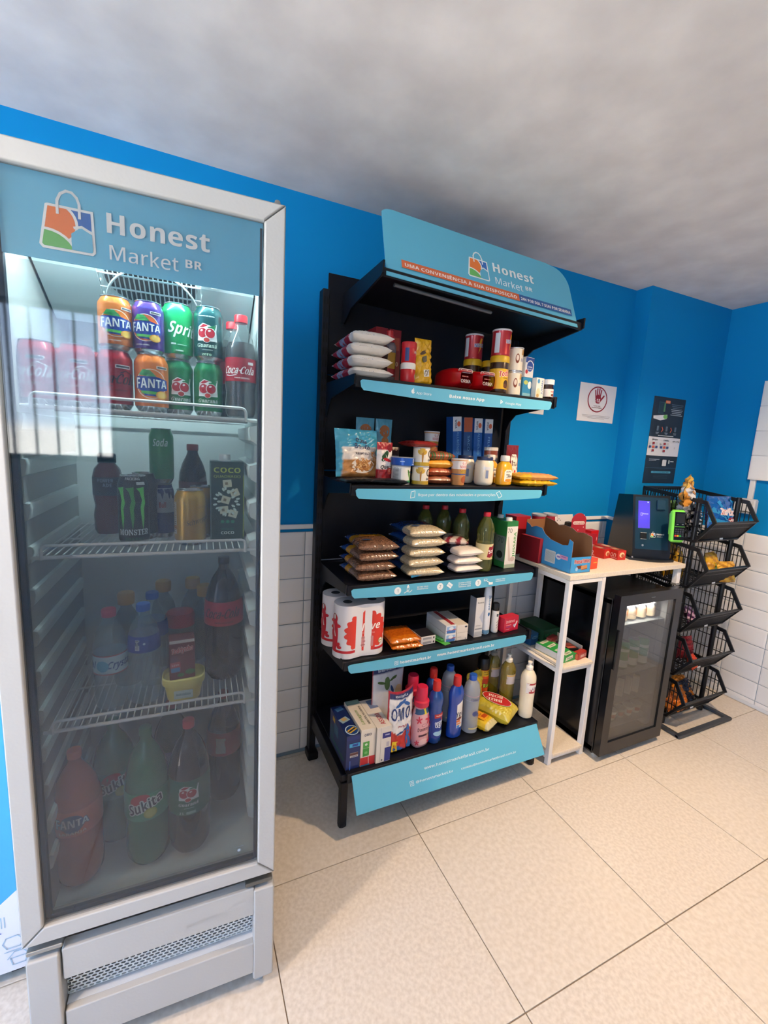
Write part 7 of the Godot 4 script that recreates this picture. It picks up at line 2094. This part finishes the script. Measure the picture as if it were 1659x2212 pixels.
	for r in 4:
		for q in 4:
			kp.rrect(-0.017 + q * 0.0125, 0.03 + r * 0.011, 0.0105, 0.0085, 0.001, "2c343c" if r > 0 else ["c0342c", "d8a82c", "2c9a3c", "2c343c"][q])
	kp.rect(0.002, 0.078, 0.054, 0.0015, "6fd14a").rect(-0.012, 0.09, 0.01, 0.003, "7a8288").rect(0.016, 0.09, 0.01, 0.003, "7a8288").rect(0.002, 0.122, 0.048, 0.05, "171d24")
	print_on(t, kp, on_plane(Vector3(0, 0, 0.0163)), 1.0, "keypad")
	t.rotation.x = deg_to_rad(-6)

	# middle shelf: gum and sweets
	y = 0.5155
	var gumt := Art.new()
	for i in 4:
		gumt.poly(P([-0.036, 0.07 - i * 0.046, 0.034, 0.082 - i * 0.046, 0.026, 0.06 - i * 0.046, -0.03, 0.052 - i * 0.046]), "d8dcc8").text("Trident", 0.0, 0.067 - i * 0.046, 0.01, "2a4a2c", {"slant": 0.3, "rot": 0.15, "w": 0.044}).rect(0.03, 0.045 - i * 0.046, 0.03, 0.005, "2a9a4c", 0.3)
	carton("gum_box", "open box of green gum packs with white side on the middle desk shelf", "gum", Vector3(0.862, y, 0.405), 6, Vector3(0.09, 0.036, 0.17), M("2f9a4a", 0.4), Art.new().poly(P([-0.03, -0.012, 0.026, -0.004, 0.022, 0.012, -0.026, 0.006]), "d8dcc8").text("Trident", 0, 0.0, 0.009, "2a4a2c", {"slant": 0.3, "w": 0.04}), Art.new().rect(0.0, 0.0, 0.165, 0.032, "d9dad8"), gumt)
	carton("gum_box", "dark blue gum box on the middle desk shelf, beside the shelving", "gum", Vector3(0.83, y, 0.255), 8, Vector3(0.058, 0.062, 0.07), M("1f4f7c", 0.4), Art.new().ell(0, 0.01, 0.022, 0.009, "5a86a8").text("Trident", 0, 0.01, 0.008, "1a3450", {"w": 0.034}), Art.new().rect(0, 0.01, 0.05, 0.01, "4a7aa0"))
	carton("mint_box", "dark green box of mint rolls at the back of the middle desk shelf", "sweets", Vector3(0.94, y, 0.21), 4, Vector3(0.12, 0.075, 0.17), M("12402c", 0.5), Art.new().text("MENTOS", 0.0, 0.006, 0.018, "2f7a50", {"w": 0.09}), Art.new().text("MENTOS", 0.0, -0.01, 0.02, "3f8a66", {"w": 0.12}))
	var hb := Art.new().text("HALLS", 0.006, 0.0, 0.014, "ece6e0", {"slant": 0.2, "w": 0.05}).rect(0.006, -0.013, 0.04, 0.002, "c06a5c")
	carton("candy_roll_box", "red cough drop pack with white lettering, front right of the middle desk shelf", "sweets", Vector3(0.957, y, 0.475), 12, Vector3(0.078, 0.034, 0.03), M("a8342c", 0.4), hb, Art.new().rect(0, 0, 0.024, 0.026, "d9684c"))
	carton("candy_roll_box", "black cough drop pack between the gum box and the red pack", "sweets", Vector3(0.948, y, 0.4), -8, Vector3(0.06, 0.036, 0.1), M("1c1a1e", 0.4), Art.new().text("HALLS", 0, 0, 0.012, "d8d4d0", {"w": 0.044}), Art.new().text("HALLS", 0.0, 0.0, 0.018, "d8d4d0", {"slant": 0.2, "w": 0.07}), Art.new().rect(0, 0.0, 0.05, 0.03, "7a3a34").rect(0, -0.03, 0.05, 0.02, "b05a4c"))
	carton("candy_roll_box", "maroon cough drop pack lying behind the gum box", "sweets", Vector3(0.92, y, 0.325), 20, Vector3(0.07, 0.05, 0.03), M("7a2c30", 0.4), Art.new().text("HALLS", 0, 0.0, 0.013, "d8c0bc", {"slant": 0.3, "w": 0.05}))
	carton("candy_tray", "white card tray edge along the right of the middle desk shelf", "tray", Vector3(0.992, y, 0.33), -2, Vector3(0.004, 0.05, 0.26), M("d0ccc6", 0.6), null)
	# cord hanging behind the shelf tower
	var hc := G.new()
	hc.tube([Vector3(0.84, 0.498, 0.07), Vector3(0.8, 0.44, 0.075), Vector3(0.765, 0.37, 0.07), Vector3(0.752, 0.28, 0.06), Vector3(0.755, 0.16, 0.05), Vector3(0.77, 0.05, 0.05), Vector3(0.8, 0.006, 0.06)], 0.0045, 7)
	var cb := thing("hanging_cable", "black power cable hanging behind the white shelf tower", "cord", Vector3.ZERO)
	part(cb, "cable", hc, M("0c0f14", 0.5))


func stock_mini_fridge() -> void:
	var cans := [["cream and orange can, leftmost on the mini fridge's top shelf", 1.186], ["cream and orange can, second on the mini fridge's top shelf", 1.252], ["cream and orange can, third on the mini fridge's top shelf", 1.33], ["cream and orange can, rightmost on the mini fridge's top shelf", 1.4]]
	for q in cans:
		can("beer_can", q[0], Vector3(q[1], 0.692, 0.5), 25, "d9cdb8", Art.new().rect(0, 0.085, 0.2, 0.03, "c9ccd0").rect(0, 0.06, 0.012, 0.07, "3a3f48", 0.8).ell(0.0, 0.05, 0.014, 0.02, "d9822c").rect(0.0, 0.02, 0.2, 0.02, "e0d0b0"), Vector2(0.92, 0.95), "cans on the mini fridge's top shelf", 0.2)
	for k in 4:
		can("beer_can", ["tall green can, leftmost on the mini fridge's second shelf", "tall green can with a red star, second on its shelf", "tall green can, third on the mini fridge's second shelf", "tall green can at the right end, fading in the glare"][k], Vector3(1.165 + k * 0.077, 0.422, 0.5), 25, "4f9a58", Art.new().rect(0, 0.028, 0.2, 0.03, "cfd6cc").rect(0, 0.085, 0.2, 0.012, "c4d0c4").ell(0, 0.06, 0.012, 0.012, "b8322c" if k == 1 else "dfe6dc").text("LATE", 0, 0.03, 0.012, "5a6a5c", {"w": 0.03}), Vector2(0.88, 1.28), "green cans on the mini fridge's second shelf", 0.2)
	for k in 4:
		carton("yogurt_carton", ["pale carton, leftmost on the mini fridge's third shelf", "pale carton, second on the mini fridge's third shelf", "pale carton, third on the mini fridge's third shelf", "pale carton, rightmost on the mini fridge's third shelf"][k], "carton", Vector3(1.2 + k * 0.062, 0.266, 0.5), 30, Vector3(0.034, 0.085, 0.03), M("d8d2c4", 0.5), null, null, null, "pale cartons in the mini fridge")
	for k in 5:
		jar("yogurt_cup", ["pale yogurt cup, leftmost on the mini fridge's lowest shelf", "pale yogurt cup, second on the mini fridge's lowest shelf", "pale yogurt cup in the middle of the mini fridge's lowest shelf", "pale yogurt cup, fourth on the mini fridge's lowest shelf", "pale yogurt cup, rightmost on the mini fridge's lowest shelf"][k], "cup", Vector3(1.155 + k * 0.065, 0.136, 0.5), 0, [0, 0, 0.017, 0, 0.018, 0.003, 0.025, 0.05, 0.027, 0.052], M("dcd6cc", 0.5), Art.new().rect(0.0, 0.026, 0.06, 0.022, "c06a52"), {"lid": [[0.0275, 0.051, 0.029, 0.052, 0.029, 0.055, 0, 0.055], "e0dcd6"], "group": "yogurt cups in the mini fridge"})


func stock_rack() -> void:
	var silver := func(a: String, b: String) -> Callable: return func(u: float, v: float) -> Color: return Art.lin(a) if sin(u * 12.0 + v * 17.0) > -0.1 else Art.lin(b)
	var y := 1.088
	var ra := Art.new()
	for i in 9:
		var b := -0.3 + i * 0.46
		ra.poly(P([0.03, 0.09, 0.03 + cos(b) * 0.14, 0.09 + sin(b) * 0.14, 0.03 + cos(b + 0.2) * 0.14, 0.09 + sin(b + 0.2) * 0.14]), "2f8fd0")
	var clip := PackedVector2Array(P([-0.098, 0.012, 0.098, 0.012, 0.098, 0.226, -0.098, 0.226]))
	var kept := []
	for q in ra.t:
		for pp in Geometry2D.intersect_polygons(PackedVector2Array([q[0], q[1], q[2]]), clip):
			for i in range(1, pp.size() - 1):
				kept.append([pp[0], pp[i], pp[i + 1], q[3], 1])
	ra.t = kept
	ra.layer = 3
	ra.text2("Ruffles", 0.022, 0.148, 0.034, "c8243a", "e9dfe4", 0.004, {"slant": 0.15, "rot": -0.06, "w": 0.115}).rrect(0.05, 0.07, 0.084, 0.1, 0.03, "8e1428").rrect(0.05, 0.07, 0.068, 0.08, 0.028, "4a0c18").rrect(0.05, 0.098, 0.062, 0.02, 0.008, "ece6e4").ell(0.056, 0.062, 0.034, 0.017, "e0982c", 0.2).ell(0.034, 0.048, 0.014, 0.012, "d98a24").ell(0.052, 0.028, 0.036, 0.018, "7a1424")
	pouch("crisps_bag", "blue and red bag of ridged crisps leaning in the top basket", "crisps", Vector3(1.93, y, 0.5), -6, Vector3(0.2, 0.238, 0.085), bands([1.0, "1450a0"]), ra, 301, {"foot": 0.15, "crease": 0.01, "lean": -10, "rough": 0.25})
	pouch("crisps_bag", "dark red crisps bag behind the blue ridged crisps bag", "crisps", Vector3(1.83, y, 0.38), 6, Vector3(0.15, 0.2, 0.07), flat("7a1826"), null, 302, {"foot": 0.15, "crease": 0.01, "lean": -6})
	pouch("popcorn_bag", "gold and silver snack bag sticking out of the top basket's left side", "crisps", Vector3(1.755, y + 0.1, 0.4), 24, Vector3(0.2, 0.235, 0.06), func(u: float, v: float) -> Color:
		if u > 0.84 or v > 0.95:
			return Art.lin("d9b054")
		if v > 0.6 and sin(u * 10.0 + 1.0) > 0.2:
			return Art.lin("c98a3a")
		return Art.lin("d8dade") if sin(u * 17.0 + v * 11.0) > -0.2 else Art.lin("6a7278"), null, 303, {"foot": 0.1, "crease": 0.03, "freq": 6.0, "tilt": 28, "rough": 0.2, "metal": 0.4, "nu": 30, "nv": 36})
	pouch("popcorn_bag", "silver snack bag inside the top basket behind the kiosk", "crisps", Vector3(1.745, y - 0.01, 0.45), 40, Vector3(0.14, 0.2, 0.06), func(u: float, v: float) -> Color: return Art.lin("dfe2e4") if sin(u * 19.0 + v * 23.0) > 0.0 else Art.lin("20262c"), null, 304, {"foot": 0.1, "crease": 0.03, "freq": 7.0, "rough": 0.15, "metal": 0.6})
	pouch("popcorn_bag", "green and silver snack bag inside the top basket beside the post", "crisps", Vector3(1.78, y - 0.01, 0.3), 10, Vector3(0.13, 0.2, 0.05), func(u: float, v: float) -> Color: return Art.lin("8fc24a") if v > 0.5 else Art.lin("c9ced2"), null, 305, {"foot": 0.1, "crease": 0.012})
	y = 0.833
	var yel := [["yellow snack bag leaning forward in the second basket", 1.945, 0.5, "d9a624", 10, 0.17], ["yellow see-through snack bag at the front of the second basket", 2.0, 0.53, "e0b040", -14, 0.12], ["yellow snack bag at the left of the second basket", 1.74, 0.42, "c99a2c", 30, 0.19], ["brownish red snack bag at the back of the second basket", 1.84, 0.3, "8a4a2c", 4, 0.2], ["golden snack bag behind the left post in the second basket", 1.79, 0.33, "d0a03a", 16, 0.19]]
	for i in yel.size():
		var q: Array = yel[i]
		pouch("snack_bag", q[0], "crisps", Vector3(q[1], y, q[2]), q[4], Vector3(0.14, q[5], 0.06), silver.call(q[3], "b8842a"), Art.new().ell(0.0, q[5] * 0.5, 0.03, 0.026, "b86a2c" if i % 2 else "6f8a3a"), 311 + i, {"foot": 0.1, "crease": 0.012, "lean": -14 if i < 2 else -6, "rough": 0.25})
	y = 0.575
	for k in 2:
		pouch("snack_bag", ["small pink and white snack bag in the third basket", "small purple snack bag at the left of the third basket"][k], "crisps", Vector3(1.83 - k * 0.1, y, 0.49 - k * 0.06), 20, Vector3(0.1, 0.12, 0.04), silver.call("c9a8c4" if k == 0 else "b07a9a", "5a2a5c"), null, 321 + k, {"foot": 0.1, "crease": 0.012, "lean": -20})
	y = 0.32
	for k in 4:
		pouch("snack_bag", ["dark red snack bag with a blue patch in the fourth basket", "red snack bag at the right of the fourth basket", "small orange red snack bag at the front of the fourth basket", "dark snack bag at the left of the fourth basket"][k], "crisps", Vector3([1.85, 1.96, 1.86, 1.75][k], y, [0.4, 0.42, 0.52, 0.45][k]), [4, -8, 20, 25][k], Vector3([0.16, 0.12, 0.07, 0.11][k], [0.15, 0.13, 0.08, 0.12][k], 0.05), bands([0.6, ["7a1c28", "9a2430", "e0542c", "4a1420"][k], 1.0, ["1f5a90", "8a1c2c", "d0482c", "6a1c2a"][k]]), null, 331 + k, {"foot": 0.1, "crease": 0.01, "lean": -16})
	y = 0.066
	for k in 6:
		pouch("snack_bag", ["orange snack bag at the front left of the lowest basket", "orange snack bag in the middle of the lowest basket", "bright orange snack bag lying towards the right of the lowest basket", "dark blue snack bag at the right of the lowest basket", "brownish orange snack bag at the back of the lowest basket", "orange snack bag at the back left of the lowest basket"][k], "crisps", Vector3([1.74, 1.82, 1.92, 1.95, 1.83, 1.75][k], y + [0, 0, 0.045, 0.0, 0.02, 0.02][k], [0.5, 0.52, 0.47, 0.48, 0.36, 0.38][k]), [25, 5, -20, 10, 8, -12][k], Vector3(0.12, 0.13, 0.05), silver.call(["e0802c", "e8842a", "f0962c", "1c2c4c", "a8642c", "c8742c"][k], ["a8541c", "b8641c", "d07a20", "141c34", "6a3c1c", "8a4a1c"][k]), null, 341 + k, {"foot": 0.1, "crease": 0.014, "lean": [-20, -24, -55, -25, -12, -12][k], "rough": 0.3})


# ------------------------------------------------------------------ papers on the wall, ducting, the chest freezer at the left
func wall_papers() -> void:
	var p := thing("warning_sign", "white square paper sign with a red hand and -18 in a red ring", "sign", Vector3(1.415, 1.819, 0.0))
	part(p, "sheet", gbox(Vector3(0, 0, 0.0015), Vector3(0.302, 0.217, 0.001)), M("dcdfe6", 0.6))
	var a := Art.new()
	var rd := "8e1c34"
	a.ell(0, 0.022, 0.082, 0.075, rd).ell(0, 0.022, 0.074, 0.0675, "dcdfe6")
	a.rrect(0.004, 0.024, 0.046, 0.05, 0.018, rd)
	for q in [[-0.02, 0.06, 0.2], [-0.007, 0.07, 0.07], [0.008, 0.071, -0.05], [0.021, 0.064, -0.18]]:
		a.poly(rot_rr(q[0], q[1] - 0.008, 0.0095, 0.05, q[2]), rd)
	a.poly(rot_rr(0.037, 0.032, 0.011, 0.046, -0.75), rd)
	a.text("-18", 0.002, 0.016, 0.021, "e4e2e6", {"w": 0.038}).text("ÁLCOOL PARA", 0, -0.016, 0.0055, "6a1c30", {"w": 0.056}).text("MENORES É PROIBIDO", 0, -0.026, 0.0055, "6a1c30", {"w": 0.086})
	for i in 3:
		a.rect(0.002, -0.072 - i * 0.008, [0.235, 0.225, 0.14][i], 0.0016, "7d808c")
	print_on(p, a, on_plane(Vector3(0, 0, 0.002)))
	var q := thing("instruction_poster", "tall dark navy instruction poster with a white band on the wall above the kiosk", "poster", Vector3(1.93, 1.625, 0.1))
	part(q, "sheet", gbox(Vector3(0, 0, 0.0015), Vector3(0.305, 0.53, 0.001)), M("0c2338", 0.5))
	var b := Art.new()
	b.rect(0, -0.035, 0.305, 0.115, "d3d7e0")
	b.poly(P([-0.14, 0.148, -0.01, 0.162, -0.012, 0.136, -0.07, 0.124, -0.136, 0.132]), "d8dcdf").ell(-0.026, 0.148, 0.02, 0.013, "6fb860").rect(-0.075, 0.2, 0.05, 0.07, "1d4a5c").rect(-0.075, 0.2, 0.042, 0.06, "123646").rect(-0.045, 0.205, 0.014, 0.055, "4f8a5c").rrect(-0.02, 0.238, 0.046, 0.018, 0.006, "d9703c").text("NOVO", -0.02, 0.238, 0.006, "e8d8cc", {"w": 0.028})
	for i in 7:
		b.rect(0.075, 0.226 - i * 0.0105, 0.115 - (i % 3) * 0.012, 0.0035, "5a6f80" if i < 3 else "b9c4cc")
	for i in 3:
		b.rect(-0.085 + i * 0.085, 0.075, 0.018, 0.03, "5a6c7c").rect(-0.085 + i * 0.085, 0.05, 0.03, 0.004, "8a98a4").rect(-0.085 + i * 0.085, 0.043, 0.024, 0.003, "8a98a4")
	for i in 2:
		b.line([Vector2(-0.047 + i * 0.085, 0.084), Vector2(-0.037 + i * 0.085, 0.07), Vector2(-0.047 + i * 0.085, 0.056)], 0.006, "c8603c")
	b.rect(0.0, 0.032, 0.15, 0.004, "cfd6da")
	b.text("Débito", -0.095, 0.006, 0.0095, "22303e", {"w": 0.05}).text("Crédito", 0.012, 0.004, 0.0095, "22303e", {"w": 0.054}).text("APP / PIX", 0.108, 0.001, 0.009, "22303e", {"w": 0.068})
	for g in 2:
		for i in 7:
			b.rect(-0.135 + g * 0.105 + (i % 3) * 0.03 + (0.03 if i == 6 else 0.0), -0.017 - int(i / 3.0) * 0.022, 0.021, 0.014, ["c9ccd0", "8e2434", "c9ccd0", "2a3f7c", "c8503c", "2f4a84", "8e2434"][i])
	b.rect(0.1, -0.04, 0.01, 0.012, "b8bcc4")
	b.rect(-0.08, -0.115, 0.1, 0.0035, "8fa0ac").rect(-0.095, -0.123, 0.07, 0.003, "8fa0ac").rrect(0.02, -0.135, 0.04, 0.04, 0.004, "c9ced4").rect(0.065, -0.128, 0.014, 0.022, "9fb0ba").rect(0.094, -0.125, 0.034, 0.005, "c9d4da").rect(0, -0.168, 0.305, 0.0015, "2f6a8c")
	b.rrect(0.0, -0.194, 0.19, 0.013, 0.006, "3f8fae").text("WWW.HONESTMARKETBRASIL.COM.BR", 0, -0.194, 0.0055, "0c2338", {"w": 0.15})
	for i in 3:
		b.rect(0, -0.214 - i * 0.009, 0.14, 0.0025, "2c4a5c")
	print_on(q, b, on_plane(Vector3(0, 0, 0.002)))
	var n := thing("wall_note", "small white paper corner showing on the wall behind the shelving's right end", "note", Vector3(0.955, 1.765, 0.0))
	part(n, "sheet", gbox(Vector3(0, 0, 0.0015), Vector3(0.105, 0.085, 0.001)), M("d6d9de", 0.6))
	var du := thing("cable_duct", "white cable duct running down the right wall from the white tiled panel", "duct", Vector3(XR, 1.36, 0.388))
	part(du, "duct", gbox(Vector3(-0.008, 0, 0), Vector3(0.016, 0.14, 0.03), 0.003), M("dfe2e6", 0.5))
	var jb := thing("junction_box", "white plastic junction box on the right wall above the tiles", "box", Vector3(XR, 1.25, 0.375))
	part(jb, "box", gbox(Vector3(-0.02, 0, 0), Vector3(0.04, 0.095, 0.12), 0.008), M("d3d7dc", 0.45))
	part(jb, "cover", gbox(Vector3(-0.042, 0, 0.01), Vector3(0.006, 0.08, 0.09), 0.003), M("dde0e4", 0.45))
	# chest freezer beside the tall fridge: blue flank, white foot with line drawings
	var f := thing("chest_freezer", "light blue chest freezer with a white doodle printed foot, left of the tall fridge", "freezer", Vector3(-1.63, 0, 0.322), 0)
	part(f, "body", gbox(Vector3(0, 0.46, 0), Vector3(0.8, 0.86, 0.6), 0.02), M("3fa8dc", 0.45))
	part(f, "lid", gbox(Vector3(0, 0.915, 0), Vector3(0.82, 0.05, 0.62), 0.012), M("e6e8ea", 0.4))
	var fa := Art.new()
	fa.poly(P([0.0, 0.04, 0.395, 0.04, 0.395, 0.3, 0.33, 0.245, 0.18, 0.15, 0.0, 0.1]), "dfe3ec")
	var ln := "9dbcd4"
	for s in [[0.325, 0.2], [0.19, 0.09]]:
		for i in 2:
			for j in 2:
				fa.line([Vector2(s[0] - 0.018 + i * 0.036 + j * 0.007 * (i * 2 - 1), s[1] - 0.016), Vector2(s[0] - 0.018 + i * 0.036 + j * 0.007 * (i * 2 - 1), s[1] + 0.016)], 0.0025, ln)
		fa.line([Vector2(s[0] - 0.014, s[1]), Vector2(s[0] + 0.014, s[1])], 0.0025, ln)
	fa.line([Vector2(0.35, 0.115), Vector2(0.38, 0.115), Vector2(0.386, 0.135), Vector2(0.375, 0.15), Vector2(0.35, 0.148), Vector2(0.342, 0.132)], 0.0025, ln, true).line([Vector2(0.345, 0.105), Vector2(0.384, 0.105)], 0.0025, ln)
	fa.line([Vector2(0.36, 0.06), Vector2(0.388, 0.06), Vector2(0.392, 0.082), Vector2(0.356, 0.082)], 0.0025, ln, true).line([Vector2(0.35, 0.082), Vector2(0.365, 0.1), Vector2(0.385, 0.1), Vector2(0.396, 0.082)], 0.0025, ln)
	fa.line([Vector2(0.3, 0.07), Vector2(0.32, 0.075), Vector2(0.322, 0.1), Vector2(0.3, 0.096)], 0.0025, ln, true).line([Vector2(0.29, 0.14), Vector2(0.3, 0.155), Vector2(0.318, 0.15)], 0.0025, ln).ell(0.33, 0.09, 0.0025, 0.0025, ln).ell(0.34, 0.17, 0.0025, 0.0025, "7a86b8")
	print_on(f, fa, on_plane(Vector3(0, 0, 0.3)))
	for x in [-0.36, 0.36]:
		part(f, "caster", gbox(Vector3(x, 0.016, 0.26), Vector3(0.04, 0.032, 0.03), 0.008), M("16191e", 0.6))


func rot_rr(x: float, y: float, w: float, h: float, rot: float) -> PackedVector2Array:
	var p := Art.rr(0, 0, w, h, w * 0.48)
	for i in p.size():
		p[i] = p[i].rotated(rot) + Vector2(x, y)
	return p
